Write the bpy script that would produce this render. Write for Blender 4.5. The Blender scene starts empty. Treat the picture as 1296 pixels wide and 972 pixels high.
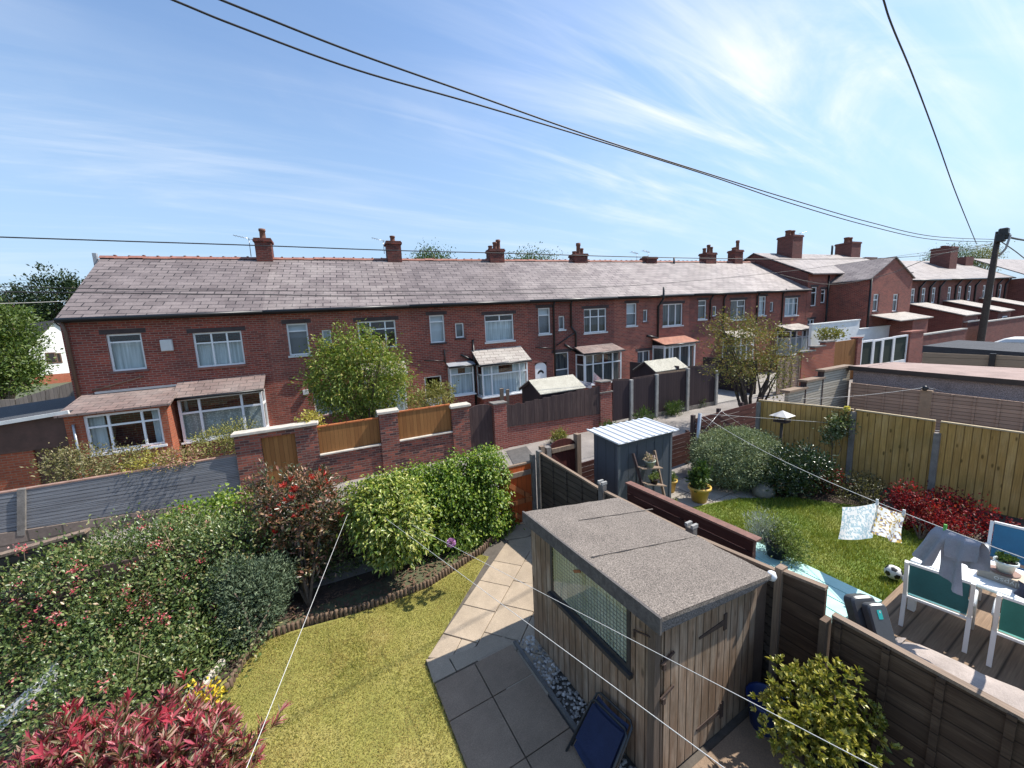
import bpy, bmesh, math, random
import numpy as np
from mathutils import Vector, Matrix
R_ = math.radians
sc = bpy.context.scene
col = sc.collection

# ------------------------------------------------------------------ camera, light, exposure
PITCH, ROLL, YAW, EYE, FPX = 8.3, 2.4, 28.6, 4.3, 487.0
_p, _r, _y = R_(PITCH), R_(ROLL), R_(YAW)
FW = Vector((math.sin(_y)*math.cos(_p), math.cos(_y)*math.cos(_p), -math.sin(_p)))
_rt0 = Vector((math.cos(_y), -math.sin(_y), 0)); _up0 = _rt0.cross(FW)
RT = math.cos(_r)*_rt0 - math.sin(_r)*_up0
UP = math.cos(_r)*_up0 + math.sin(_r)*_rt0
CAM = Vector((0, 0, EYE))
cd = bpy.data.cameras.new('camera'); cam = bpy.data.objects.new('camera', cd); col.objects.link(cam)
cd.sensor_width = 36.0; cd.lens = FPX/1296*36; cd.clip_start = 0.05; cd.clip_end = 5000
mw = Matrix((RT, UP, -FW)).transposed().to_4x4(); mw.translation = CAM
cam.matrix_world = mw
sc.camera = cam

SUN_TO = Vector((0.72, -0.19, 1.0)).normalized()          # towards the sun
sd = bpy.data.lights.new('sun', 'SUN'); sd.energy = 5.0; sd.angle = R_(0.53); sd.color = (1.0, 0.95, 0.87)
so = bpy.data.objects.new('sun', sd); col.objects.link(so); so.location = (20, -5, 40)
so.rotation_euler = (-SUN_TO).to_track_quat('-Z', 'Y').to_euler()
w = bpy.data.worlds.new('World'); sc.world = w; w.use_nodes = True
nt = w.node_tree; nt.nodes.clear()
def N(t, kind, **kw):
    n = t.nodes.new(kind)
    for k, v in kw.items(): setattr(n, k, v)
    return n
sky = N(nt, 'ShaderNodeTexSky', sky_type='NISHITA', sun_disc=False, sun_elevation=math.asin(SUN_TO.z),
        sun_rotation=math.atan2(SUN_TO.x, SUN_TO.y), altitude=60.0, air_density=1.15, dust_density=0.5, ozone_density=3.0)
tc = N(nt, 'ShaderNodeTexCoord'); sep = N(nt, 'ShaderNodeSeparateXYZ'); nt.links.new(tc.outputs['Generated'], sep.inputs[0])
def MA(t, op, a, b=None, clamp=False):
    n = t.nodes.new('ShaderNodeMath'); n.operation = op; n.use_clamp = clamp
    for i, x in enumerate((a, b)):
        if x is None: continue
        if isinstance(x, (int, float)): n.inputs[i].default_value = x
        else: t.links.new(x, n.inputs[i])
    return n.outputs[0]
den = MA(nt, 'ADD', sep.outputs[2], 0.12)
cx = MA(nt, 'DIVIDE', sep.outputs[0], den); cy = MA(nt, 'DIVIDE', sep.outputs[1], den)
cmb = N(nt, 'ShaderNodeCombineXYZ'); nt.links.new(cx, cmb.inputs[0]); nt.links.new(cy, cmb.inputs[1])
def wisps(rot, sca, scale, seed, lo, hi, detail=7, dist=0.7):
    mp = N(nt, 'ShaderNodeMapping'); mp.inputs['Rotation'].default_value = (0, 0, R_(rot)); mp.inputs['Scale'].default_value = sca
    mp.inputs['Location'].default_value = (seed, seed*0.7, seed*0.3)
    nt.links.new(cmb.outputs[0], mp.inputs[0])
    no = N(nt, 'ShaderNodeTexNoise'); no.inputs['Scale'].default_value = scale; no.inputs['Detail'].default_value = detail
    no.inputs['Roughness'].default_value = 0.58; no.inputs['Distortion'].default_value = dist
    nt.links.new(mp.outputs[0], no.inputs['Vector'])
    mr = N(nt, 'ShaderNodeMapRange'); mr.interpolation_type = 'SMOOTHSTEP'
    mr.inputs['From Min'].default_value = lo; mr.inputs['From Max'].default_value = hi
    nt.links.new(no.outputs['Fac'], mr.inputs['Value'])
    return mr.outputs[0]
CL_ROT = 50
a1 = wisps(CL_ROT, (0.42, 1.35, 1), 1.3, 3.1, 0.43, 0.80, 8, 0.9)
a2 = wisps(CL_ROT+9, (0.22, 2.2, 1), 3.2, 11.7, 0.45, 0.85, 9, 0.5)
a3 = wisps(20, (0.7, 1, 1), 0.55, 5.3, 0.40, 0.66, 4, 0.3)
# a bank of cirrus on the +X side of the sky
vs = N(nt, 'ShaderNodeVectorMath', operation='DISTANCE'); vs.inputs[1].default_value = (1.5, 0.9, 0)
nt.links.new(cmb.outputs[0], vs.inputs[0])
bank = N(nt, 'ShaderNodeMapRange'); bank.interpolation_type = 'SMOOTHSTEP'
for k_, v_ in (('From Min', 0.1), ('From Max', 1.3), ('To Min', 1.0), ('To Max', 0.0)): bank.inputs[k_].default_value = v_
nt.links.new(vs.outputs['Value'], bank.inputs['Value'])
base_ = MA(nt, 'ADD', MA(nt, 'MULTIPLY', a1, 0.6), MA(nt, 'MULTIPLY', a2, 0.45))
amt = MA(nt, 'ADD', MA(nt, 'MULTIPLY', a3, 0.45), MA(nt, 'ADD', MA(nt, 'MULTIPLY', bank.outputs[0], 1.35), 0.08))
cl = MA(nt, 'MULTIPLY', base_, amt, True)
hz = N(nt, 'ShaderNodeMapRange'); hz.inputs['From Min'].default_value = 0.0; hz.inputs['From Max'].default_value = 0.50
hz.inputs['To Min'].default_value = 0.95; hz.inputs['To Max'].default_value = 0.0
nt.links.new(sep.outputs[2], hz.inputs['Value'])
veil = N(nt, 'ShaderNodeMixRGB'); veil.inputs[2].default_value = (2.05, 2.9, 4.0, 1)
nt.links.new(hz.outputs[0], veil.inputs[0]); nt.links.new(sky.outputs[0], veil.inputs[1])
mix = N(nt, 'ShaderNodeMixRGB'); mix.inputs[2].default_value = (5.0, 5.15, 5.35, 1)
nt.links.new(cl, mix.inputs[0]); nt.links.new(veil.outputs[0], mix.inputs[1])
bg = N(nt, 'ShaderNodeBackground'); bg.inputs['Strength'].default_value = 0.15
nt.links.new(mix.outputs[0], bg.inputs['Color'])
wo = N(nt, 'ShaderNodeOutputWorld'); nt.links.new(bg.outputs[0], wo.inputs[0])
sc.view_settings.view_transform = 'Standard'; sc.view_settings.look = 'None'
sc.view_settings.exposure = 0.57; sc.view_settings.gamma = 1.0
try:
    sc.cycles.use_denoising = True; sc.cycles.max_bounces = 6; sc.cycles.transparent_max_bounces = 12
    sc.cycles.sample_clamp_indirect = 6.0; sc.cycles.use_adaptive_sampling = True; sc.cycles.adaptive_threshold = 0.02
except Exception: pass

# ------------------------------------------------------------------ where things stand: lines of sight met with real planes
def ray(px, py): return RT*((px-648)/FPX) - UP*((py-486)/FPX) + FW
SL = 0.025
def gz(x, y=0): return SL*(min(max(x, -30), 110)-2.0)
def G(px, py, dz=0.0):
    d = ray(px, py)                       # z = SL*(x-2)+dz
    t = (dz - SL*2 - EYE)/(d.z - SL*d.x)
    return CAM + d*t
def WY(px, py, Y): d = ray(px, py); return CAM + d*(Y/d.y)
def WX(px, py, X): d = ray(px, py); return CAM + d*(X/d.x)
def AT(px, py, dep): return CAM + ray(px, py)*dep
def dep(p): return (Vector(p)-CAM).dot(FW)
def mpp(p): return dep(p)/FPX            # metres per photo pixel at p
TA = R_(4.5); TU = Vector((math.cos(TA), -math.sin(TA), 0)); TN = Vector((math.sin(TA), math.cos(TA), 0)); TO = Vector((-6.4, 17.3, 0))
def TP(s, d, z): return TO + TU*s - TN*d + Vector((0, 0, z + SL*s))       # terrace frame: s along, d towards us, z up from its sloping base
def TT(px, py, d=0.0):
    dr = ray(px, py); t = ((TO-CAM).dot(TN)-d)/dr.dot(TN); p = CAM+dr*t
    s = (p-TO).dot(TU); return s, p.z-SL*s

# ------------------------------------------------------------------ mesh builder
class MB:
    def __init__(s, X=None): s.v = []; s.f = []; s.X = X; s.smooth = []
    def pt(s, p):
        s.v.append(tuple(s.X(*p)) if s.X else tuple(p)); return len(s.v)-1
    def face(s, pts, sm=False):
        s.f.append([s.pt(p) for p in pts]); s.smooth.append(sm); return s
    def hexa(s, a, b):                     # two matching quads
        i = [s.pt(p) for p in a]; j = [s.pt(p) for p in b]
        fs = [i[::-1], j] + [[i[k], i[(k+1) % len(i)], j[(k+1) % len(i)], j[k]] for k in range(len(i))]
        s.f += fs; s.smooth += [False]*len(fs); return s
    def box(s, x0, x1, y0, y1, z0, z1):
        return s.hexa([(x0,y0,z0),(x1,y0,z0),(x1,y1,z0),(x0,y1,z0)], [(x0,y0,z1),(x1,y0,z1),(x1,y1,z1),(x0,y1,z1)])
    def extr(s, poly, vec):
        return s.hexa(poly, [tuple(Vector(p)+Vector(vec)) for p in poly])
    def bar(s, p, q, w, h=None, up=(0,0,1)):   # rectangular bar from p to q (world or local)
        h = h or w; p = Vector(p); q = Vector(q); t = (q-p).normalized(); u = Vector(up)
        a = t.cross(u)
        if a.length < 1e-4: a = t.cross(Vector((1,0,0)))
        a.normalize(); b = a.cross(t).normalized()
        c = [(-1,-1),(1,-1),(1,1),(-1,1)]
        return s.hexa([tuple(p+a*x*w/2+b*y*h/2) for x, y in c], [tuple(q+a*x*w/2+b*y*h/2) for x, y in c])
    def tube(s, path, r, n=8, cap=True):
        path = [Vector(p) for p in path]; rings = []
        rs = r if isinstance(r, (list, tuple)) else [r]*len(path)
        pa = None
        for k, p in enumerate(path):
            t = (path[min(k+1, len(path)-1)]-path[max(k-1, 0)]).normalized()
            if pa is None:
                a = t.cross(Vector((0,0,1)))
                if a.length < 1e-3: a = t.cross(Vector((1,0,0)))
            else: a = pa - t*pa.dot(t)
            a.normalize(); pa = a; b = t.cross(a)
            rings.append([s.pt(p+(a*math.cos(2*math.pi*i/n)+b*math.sin(2*math.pi*i/n))*rs[k]) for i in range(n)])
        for A, B in zip(rings, rings[1:]):
            for i in range(n): s.f.append([A[i], A[(i+1)%n], B[(i+1)%n], B[i]]); s.smooth.append(True)
        if cap: s.f += [rings[0][::-1], rings[-1]]; s.smooth += [False, False]
        return s
    def lathe(s, prof, c, n=20, squash=(1,1)):
        rings = [[s.pt((c[0]+r*math.cos(2*math.pi*i/n)*squash[0], c[1]+r*math.sin(2*math.pi*i/n)*squash[1], c[2]+z)) for i in range(n)] for r, z in prof]
        for A, B in zip(rings, rings[1:]):
            for i in range(n): s.f.append([A[i], A[(i+1)%n], B[(i+1)%n], B[i]]); s.smooth.append(True)
        s.f += [rings[0][::-1], rings[-1]]; s.smooth += [False, False]
        return s
    def grid(s, P, sm=True):               # P[i][j] points
        I = [[s.pt(p) for p in r] for r in P]
        for a, b in zip(I, I[1:]):
            for k in range(len(a)-1): s.f.append([a[k], a[k+1], b[k+1], b[k]]); s.smooth.append(sm)
        return s

def root_of(o):
    while o.parent: o = o.parent
    return o
def tag(o, label=None, cat=None, group=None, kind=None):
    for k, v in (('label', label), ('category', cat), ('group', group), ('kind', kind)):
        if v: o[k] = v
    return o
def thing(name, label, cat, loc, group=None):
    o = bpy.data.objects.new(name, None); col.objects.link(o); o.location = Vector(loc); o.empty_display_size = 0.2
    return tag(o, label, cat, group)
def mk(name, mb, mat, parent=None, bevel=0, recalc=True, base=None):
    V = np.array(mb.v, dtype=float)
    if parent is not None: off = np.array(root_of(parent).location)
    else:
        off = np.array(base) if base is not None else np.array([(V[:,0].min()+V[:,0].max())/2, (V[:,1].min()+V[:,1].max())/2, V[:,2].min()])
    me = bpy.data.meshes.new(name); me.from_pydata((V-off).tolist(), [], mb.f); me.update()
    me.polygons.foreach_set('use_smooth', mb.smooth)
    if recalc:
        bm = bmesh.new(); bm.from_mesh(me); bmesh.ops.recalc_face_normals(bm, faces=bm.faces); bm.to_mesh(me); bm.free()
    uv = me.uv_layers.new(name='UVMap'); U = np.zeros((len(me.loops), 2))
    Z = Vector((0,0,1))
    for p in me.polygons:
        n = p.normal; t = Z.cross(n)
        if abs(n.z) > 0.985: t = Vector((1,0,0))
        t.normalize(); b = n.cross(t)
        if b.z < 0: b = -b
        if abs(n.z) > 0.985: b = Vector((0,1,0))
        if abs(t.x) > abs(t.y):
            if t.x < 0: t = -t
        elif t.y < 0: t = -t
        for li in p.loop_indices:
            q = V[me.loops[li].vertex_index]
            U[li] = (q[0]*t.x+q[1]*t.y+q[2]*t.z, q[0]*b.x+q[1]*b.y+q[2]*b.z)
    uv.data.foreach_set('uv', U.ravel())
    me.materials.append(mat)
    o = bpy.data.objects.new(name, me); col.objects.link(o)
    if parent is not None: o.parent = parent
    else: o.location = off.tolist()
    if bevel:
        m = o.modifiers.new('bevel', 'BEVEL'); m.width = bevel; m.segments = 1; m.limit_method = 'ANGLE'
    return o
def copy_tree(o, parent=None):
    c = o.copy(); col.objects.link(c); c.parent = parent
    for ch in [x for x in bpy.data.objects if x.parent == o]: copy_tree(ch, c)
    return c

# ------------------------------------------------------------------ materials
def newmat(name):
    m = bpy.data.materials.new(name); m.use_nodes = True; t = m.node_tree
    b = t.nodes['Principled BSDF']; return m, t, b
def uvn(t): n = t.nodes.new('ShaderNodeUVMap'); return n.outputs[0]
def noise(t, vec, scale, detail=4, rough=0.6):
    n = t.nodes.new('ShaderNodeTexNoise'); n.inputs['Scale'].default_value = scale; n.inputs['Detail'].default_value = detail; n.inputs['Roughness'].default_value = rough
    if vec is not None: t.links.new(vec, n.inputs['Vector'])
    return n.outputs['Fac']
def ramp(t, fac, stops, interp='LINEAR'):
    n = t.nodes.new('ShaderNodeValToRGB'); n.color_ramp.interpolation = interp
    e = n.color_ramp.elements
    while len(e) < len(stops): e.new(0.5)
    for x, (p, c) in zip(e, stops): x.position = p; x.color = (*c, 1) if len(c) == 3 else c
    t.links.new(fac, n.inputs[0]); return n.outputs[0]
def mixc(t, fac, a, b, mode='MIX'):
    n = t.nodes.new('ShaderNodeMixRGB'); n.blend_type = mode
    for i, x in ((0, fac), (1, a), (2, b)):
        if isinstance(x, (int, float)): n.inputs[i].default_value = x
        elif isinstance(x, tuple): n.inputs[i].default_value = (*x, 1) if len(x) == 3 else x
        else: t.links.new(x, n.inputs[i])
    return n.outputs[0]
def bump(t, b, h, strength=0.3, dist=0.01):
    n = t.nodes.new('ShaderNodeBump'); n.inputs['Strength'].default_value = strength; n.inputs['Distance'].default_value = dist
    t.links.new(h, n.inputs['Height']); t.links.new(n.outputs[0], b.inputs['Normal'])
def objc(t): return t.nodes.new('ShaderNodeTexCoord').outputs['Object']
def mapv(t, vec, sc_=(1,1,1), loc=(0,0,0), rot=(0,0,0)):
    n = t.nodes.new('ShaderNodeMapping'); n.inputs['Scale'].default_value = sc_; n.inputs['Location'].default_value = loc; n.inputs['Rotation'].default_value = rot
    t.links.new(vec, n.inputs[0]); return n.outputs[0]
def scl(c, k): return tuple(min(1, x*k) for x in c)
def plain(name, c, rough=0.6, var=0.2, scale=6, bmp=0.0, metal=0, c2=None, fine=60):
    m, t, b = newmat(name); v = objc(t)
    f = noise(t, v, scale, 6); f2 = noise(t, v, fine, 3)
    base = ramp(t, f, [(0.25, scl(c, 1-var)), (0.75, c2 if c2 else scl(c, 1+var))])
    base = mixc(t, 0.5*var+0.08, base, ramp(t, f2, [(0.3, (0.25,)*3), (0.7, (0.75,)*3)]), 'OVERLAY')
    t.links.new(base, b.inputs['Base Color']); b.inputs['Roughness'].default_value = rough; b.inputs['Metallic'].default_value = metal
    if bmp: bump(t, b, f2, bmp, 0.01)
    return m
def brickmat(name, c1, c2, mortar, bw=0.225, bh=0.075, ms=0.010, rough=0.85, dirt=0.35, weather=(0.05,0.045,0.045), off=0.5):
    m, t, b = newmat(name); v = uvn(t)
    n = t.nodes.new('ShaderNodeTexBrick'); t.links.new(v, n.inputs['Vector'])
    n.inputs['Color1'].default_value = (*c1, 1); n.inputs['Color2'].default_value = (*c2, 1); n.inputs['Mortar'].default_value = (*mortar, 1)
    n.inputs['Scale'].default_value = 1; n.inputs['Mortar Size'].default_value = ms; n.inputs['Mortar Smooth'].default_value = 0.3
    n.inputs['Brick Width'].default_value = bw; n.inputs['Row Height'].default_value = bh; n.offset = off; n.inputs['Bias'].default_value = 0.0
    f = noise(t, v, 0.9, 7, 0.65); f2 = noise(t, v, 14, 3)
    c = mixc(t, ramp(t, f, [(0.42, (0,0,0)), (0.75, (dirt,)*3)]), n.outputs['Color'], weather)
    c = mixc(t, 0.35, c, ramp(t, f2, [(0.3, (0.3,)*3), (0.7, (0.7,)*3)]), 'OVERLAY')
    t.links.new(c, b.inputs['Base Color']); b.inputs['Roughness'].default_value = rough; b.inputs['Specular IOR Level'].default_value = 0.25
    inv = MA(t, 'SUBTRACT', 1.0, n.outputs['Fac'])
    bump(t, b, inv, 0.5, 0.008)
    return m
def planks(name, c1, c2, width=0.1, axis=0, rough=0.75, gap=0.05, grain=0.4, worn=None, wornamt=0.4, bmp=0.5, knots=0, algae=None):
    """boards: axis 0 = upright boards (pattern steps along u), axis 1 = level boards"""
    m, t, b = newmat(name); v = uvn(t); s = t.nodes.new('ShaderNodeSeparateXYZ'); t.links.new(v, s.inputs[0])
    a = s.outputs[axis]; q = MA(t, 'DIVIDE', a, width); fl = MA(t, 'FLOOR', q); fr = MA(t, 'FRACT', q)
    wn = t.nodes.new('ShaderNodeTexWhiteNoise'); wn.noise_dimensions = '1D'; t.links.new(fl, wn.inputs['W'])
    cb = t.nodes.new('ShaderNodeCombineXYZ'); t.links.new(fl, cb.inputs[2])
    av = t.nodes.new('ShaderNodeVectorMath'); av.operation = 'ADD'; t.links.new(v, av.inputs[0]); t.links.new(cb.outputs[0], av.inputs[1])
    gs = (60, 2.2, 1) if axis == 0 else (2.2, 60, 1)
    g = noise(t, mapv(t, av.outputs[0], gs), 1.0, 6, 0.65)
    g2 = noise(t, mapv(t, av.outputs[0], (7, 1.3, 1) if axis == 0 else (1.3, 7, 1)), 1.0, 4, 0.6)
    c = mixc(t, wn.outputs['Value'], c1, c2)
    if worn: c = mixc(t, ramp(t, g2, [(0.45, (0,0,0)), (0.75, (wornamt,)*3)]), c, worn)
    c = mixc(t, grain, c, ramp(t, g, [(0.25, (0.15,)*3), (0.75, (0.8,)*3)]), 'OVERLAY')
    if knots:
        vo = t.nodes.new('ShaderNodeTexVoronoi'); vo.inputs['Scale'].default_value = 1.0; t.links.new(mapv(t, av.outputs[0], (7, 2.6, 1) if axis == 0 else (2.6, 7, 1)), vo.inputs['Vector'])
        c = mixc(t, ramp(t, vo.outputs['Distance'], [(0.08, (knots,)*3), (0.17, (0,0,0))]), c, scl(c1, 0.25))
    if algae:
        ga = noise(t, v, 1.1, 6, 0.7); c = mixc(t, ramp(t, ga, [(0.48, (0,0,0)), (0.75, (0.6,)*3)]), c, algae)
    e = MA(t, 'MINIMUM', fr, MA(t, 'SUBTRACT', 1.0, fr)); k = MA(t, 'DIVIDE', e, gap, True)
    c = mixc(t, k, scl(c1, 0.22), c)
    t.links.new(c, b.inputs['Base Color']); b.inputs['Roughness'].default_value = rough; b.inputs['Specular IOR Level'].default_value = 0.25
    if bmp: bump(t, b, MA(t, 'ADD', k, MA(t, 'MULTIPLY', g, 0.25)), bmp, 0.006)
    return m
def leafmat(name, stops, rough=0.45, trans=0.3, spec=0.4, patch=None):
    m, t, b = newmat(name)
    g = t.nodes.new('ShaderNodeNewGeometry')
    c = ramp(t, g.outputs['Random Per Island'], stops)
    if patch:
        pf = noise(t, objc(t), patch[0], 5, 0.65); c = mixc(t, ramp(t, pf, [(0.42, (0,0,0)), (0.68, (patch[2],)*3)]), c, patch[1])
    t.links.new(c, b.inputs['Base Color']); b.inputs['Roughness'].default_value = rough; b.inputs['Specular IOR Level'].default_value = spec
    tr = t.nodes.new('ShaderNodeBsdfTranslucent')
    c2 = mixc(t, 1.0, c, (1.0, 1.0, 0.55), 'MULTIPLY'); t.links.new(c2, tr.inputs[0])
    mx = t.nodes.new('ShaderNodeMixShader'); mx.inputs[0].default_value = trans
    out = t.nodes['Material Output']
    t.links.new(b.outputs[0], mx.inputs[1]); t.links.new(tr.outputs[0], mx.inputs[2]); t.links.new(mx.outputs[0], out.inputs[0])
    return m
# ------------------------------------------------------------------ foliage
def fast_mesh(name, V, F, mat, parent=None, base=None):
    V = np.asarray(V, dtype=np.float64); F = np.asarray(F)
    if parent is not None: off = np.array(root_of(parent).location)
    else: off = np.array(base) if base is not None else np.array([V[:,0].mean(), V[:,1].mean(), V[:,2].min()])
    me = bpy.data.meshes.new(name); k = F.shape[1]
    me.vertices.add(len(V)); me.vertices.foreach_set('co', (V-off).astype(np.float32).ravel())
    me.loops.add(F.size); me.loops.foreach_set('vertex_index', F.astype(np.int32).ravel())
    me.polygons.add(len(F)); me.polygons.foreach_set('loop_start', np.arange(0, F.size, k, dtype=np.int32))
    me.update(calc_edges=True); me.validate()
    me.materials.append(mat)
    o = bpy.data.objects.new(name, me); col.objects.link(o)
    if parent is not None: o.parent = parent
    else: o.location = off.tolist()
    return o
def unit(a): return a/np.maximum(np.linalg.norm(a, axis=1, keepdims=True), 1e-9)
def leaf_arrays(P, T, Nn, L, W, fold=0.25, droop=0.0):
    """P base points, T tip directions, Nn approx normals, L lengths, W widths -> folded diamond leaves"""
    S = unit(np.cross(T, Nn)); Nn = np.cross(S, T)
    L = L[:,None]; W = W[:,None]
    tip = P+T*L; tip[:,2] -= droop*L[:,0]
    m = P+T*L*0.5 + Nn*W*fold
    a = m+S*W*0.5; b = m-S*W*0.5
    V = np.stack([P, a, tip, b], 1).reshape(-1, 3)
    n = len(P); i = np.arange(n)*4
    F = np.concatenate([np.stack([i, i+1, i+2], 1), np.stack([i, i+2, i+3], 1)])
    return V, F
def crown_points(blobs, n, nc, spread, rng, shell=0.75, lump=0.16, fill=0.15):
    area = np.array([(b[1][0]*b[1][1]*b[1][2])**0.667 for b in blobs]); pr = area/area.sum()
    cb = rng.choice(len(blobs), nc, p=pr)
    D = unit(rng.normal(size=(nc, 3)))
    C = np.array([tuple(b[0]) for b in blobs])[cb]; Rr = np.array([tuple(b[1]) for b in blobs])[cb]
    ph = rng.uniform(0, 6.28, (len(blobs), 6))[cb]
    lu = 1+lump*(np.sin(4*D[:,0]*1.7+ph[:,0])*np.sin(5*D[:,1]+ph[:,1])+np.sin(6*D[:,2]+ph[:,2])*np.sin(7*D[:,0]+ph[:,3]))
    rad = (shell+(1-shell)*rng.random(nc)**0.6)*lu
    ins = rng.random(nc) < fill; rad[ins] *= rng.uniform(0.3, 0.9, ins.sum())
    CC = C + D*Rr*rad[:,None]
    k = rng.integers(0, nc, n)
    sp = spread*(0.6+0.8*rng.random(nc))
    P = CC[k] + rng.normal(size=(n, 3))*sp[k][:,None]*np.array([1, 1, 0.8])
    O = unit((CC[k]-C[k])/Rr[k] + (P-CC[k])/np.maximum(sp[k][:,None], 1e-6)*0.45)
    return P, O
def foliage(name, mat, blobs, n, nc, spread, L, W, seed, parent=None, up=0.35, rnd=0.6, out=0.7, shell=0.75, lump=0.16, fill=0.15, zmin=None, fold=0.25, droop=0.0, flat=0.0, base=None):
    rng = np.random.default_rng(seed)
    P, O = crown_points(blobs, n, nc, spread, rng, shell, lump, fill)
    if zmin is not None:
        k = P[:,2] > zmin; P, O = P[k], O[k]
    n = len(P)
    T = unit(O*out + rng.normal(size=(n, 3))*rnd + np.array([0, 0, up]))
    Nn = unit(O*0.8 + rng.normal(size=(n, 3))*0.5 + np.array([0, 0, 0.5+flat]))
    s = rng.uniform(0.65, 1.2, n)
    V, F = leaf_arrays(P, T, Nn, L*s, W*s*rng.uniform(0.8, 1.15, n), fold, droop)
    return fast_mesh(name, V, F, mat, parent, base)
def whorls(name, mat, blobs, nt, per, L, W, seed, parent=None, spread=0.9, up=0.7, shell=0.9, lump=0.15, zmin=None, fill=0.1, tipR=0.3, base=None, dirs=None):
    """shoots ending in rosettes of long leaves"""
    rng = np.random.default_rng(seed)
    P0, O = crown_points(blobs, nt, nt, 0.02, rng, shell, lump, fill)
    ax = unit(O+np.array([0, 0, up])+rng.normal(size=P0.shape)*0.25)
    k = np.repeat(np.arange(nt), per); n = len(k)
    R1 = unit(rng.normal(size=(n, 3))); A = ax[k]
    R1 = unit(R1-A*(R1*A).sum(1, keepdims=True))
    op = rng.uniform(0.35, 1.0, n)[:,None]*spread
    T = unit(A*(1.15-op*0.6)+R1*op)
    P = P0[k] - A*rng.uniform(0, 1, n)[:,None]*L*tipR*2
    if zmin is not None:
        m = P[:,2] > zmin; P, T, A = P[m], T[m], A[m]; n = len(P)
    s = rng.uniform(0.6, 1.15, n)
    V, F = leaf_arrays(P, T, A+rng.normal(size=(n, 3))*0.15, L*s, W*s, 0.25, 0.05)
    return fast_mesh(name, V, F, mat, parent, base)
def twigs(mb, rng, base, tops, r0, r1, wig=0.12):
    for tp in tops:
        b = Vector(base); e = Vector(tp); m = b.lerp(e, 0.5)+Vector(rng.normal(size=3)*wig); q = b.lerp(m, 0.5)+Vector(rng.normal(size=3)*wig*0.4)
        mb.tube([b, q, m, m.lerp(e, 0.55)+Vector(rng.normal(size=3)*wig*0.5), e], [r0, r0*0.8, r0*0.6, r1*1.5, r1], 6)
def blobpx(px, py, dp, rx, ry, rd):
    k = dp/FPX; return (AT(px, py, dp), (rx*k, rd, ry*k))

# ------------------------------------------------------------------ materials in use
BRICK = brickmat('terrace brick', (0.36,0.080,0.052), (0.19,0.044,0.034), (0.30,0.19,0.15), ms=0.012, dirt=0.45)
BRICK2 = brickmat('terrace brick paler', (0.40,0.10,0.065), (0.22,0.055,0.04), (0.32,0.21,0.165), ms=0.012, dirt=0.55, weather=(0.07,0.05,0.05))
BRICK3 = brickmat('terrace brick sooty', (0.30,0.07,0.05), (0.16,0.04,0.033), (0.24,0.16,0.13), ms=0.012, dirt=0.6)
BRICK_SOOT = brickmat('sooty chimney brick', (0.22,0.055,0.04), (0.10,0.03,0.026), (0.14,0.095,0.08), dirt=0.7, weather=(0.03,0.025,0.024))
BRICK_ORANGE = brickmat('orange brick', (0.40,0.105,0.05), (0.30,0.075,0.04), (0.30,0.17,0.11), dirt=0.15)
BRICK_MIX = brickmat('mottled brick', (0.34,0.10,0.065), (0.07,0.035,0.035), (0.20,0.15,0.125), dirt=0.25, bw=0.22, bh=0.072)
BRICK_RED = brickmat('red wall brick', (0.33,0.095,0.07), (0.21,0.06,0.05), (0.30,0.2,0.16), dirt=0.3)
BRICK_FAR = brickmat('far brick', (0.22,0.075,0.06), (0.15,0.05,0.042), (0.17,0.12,0.1), bw=0.3, bh=0.1, dirt=0.3)
def slate(nm, k, w): return brickmat(nm, scl((0.22,0.182,0.172),k), scl((0.135,0.108,0.104),k), (0.028,0.024,0.024), bw=0.52, bh=0.27, ms=0.02, rough=0.55, dirt=0.65, weather=w)
SLATE = slate('slate', 1.1, (0.34,0.295,0.27)); SLATE2 = slate('slate mauve', 0.95, (0.27,0.225,0.215)); SLATE3 = slate('slate pale', 1.25, (0.38,0.33,0.30))
SLATE_SMALL = brickmat('bay tile', (0.40,0.36,0.32), (0.30,0.26,0.235), (0.10,0.085,0.075), bw=0.42, bh=0.2, ms=0.012, rough=0.7, dirt=0.5, weather=(0.48,0.45,0.40))
SLATE_BROWN = brickmat('brown tile', (0.23,0.16,0.14), (0.16,0.115,0.105), (0.05,0.04,0.035), bw=0.42, bh=0.2, ms=0.012, rough=0.7, dirt=0.5, weather=(0.36,0.31,0.28))
TILE_RED = brickmat('red tile', (0.38,0.16,0.105), (0.30,0.125,0.085), (0.15,0.06,0.04), bw=0.3, bh=0.2, ms=0.012, rough=0.7, dirt=0.3, weather=(0.4,0.28,0.2))
TERRACOTTA = plain('terracotta', (0.27,0.115,0.085), 0.8, 0.35, 5, 0.3)
POTTERY = plain('chimney pottery', (0.17,0.075,0.05), 0.85, 0.5, 6, 0.3)
UPVC = plain('white frame', (0.80,0.80,0.80), 0.35, 0.03, 3)
GREYW = plain('dirty white paint', (0.62,0.62,0.60), 0.6, 0.12, 3)
SILL = plain('painted stone sill', (0.16,0.085,0.075), 0.8, 0.3, 6)
LINTEL = plain('dark stone lintel', (0.06,0.042,0.042), 0.85, 0.3, 4)
BLACKP = plain('black plastic', (0.012,0.012,0.013), 0.4, 0.2, 5)
BROWNP = plain('brown plastic', (0.13,0.075,0.05), 0.5, 0.2, 5)
LEAD = plain('lead flashing', (0.30,0.31,0.33), 0.5, 0.2, 3)
DARKIN = plain('dark room', (0.02,0.018,0.016), 0.9, 0.3, 2)
CONC = plain('concrete', (0.33,0.32,0.30), 0.9, 0.25, 5, 0.4)
CONC_DARK = plain('weathered concrete', (0.17,0.155,0.14), 0.95, 0.4, 6, 0.5)
STONE = plain('coping stone', (0.50,0.45,0.385), 0.9, 0.25, 5, 0.4)
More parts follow.
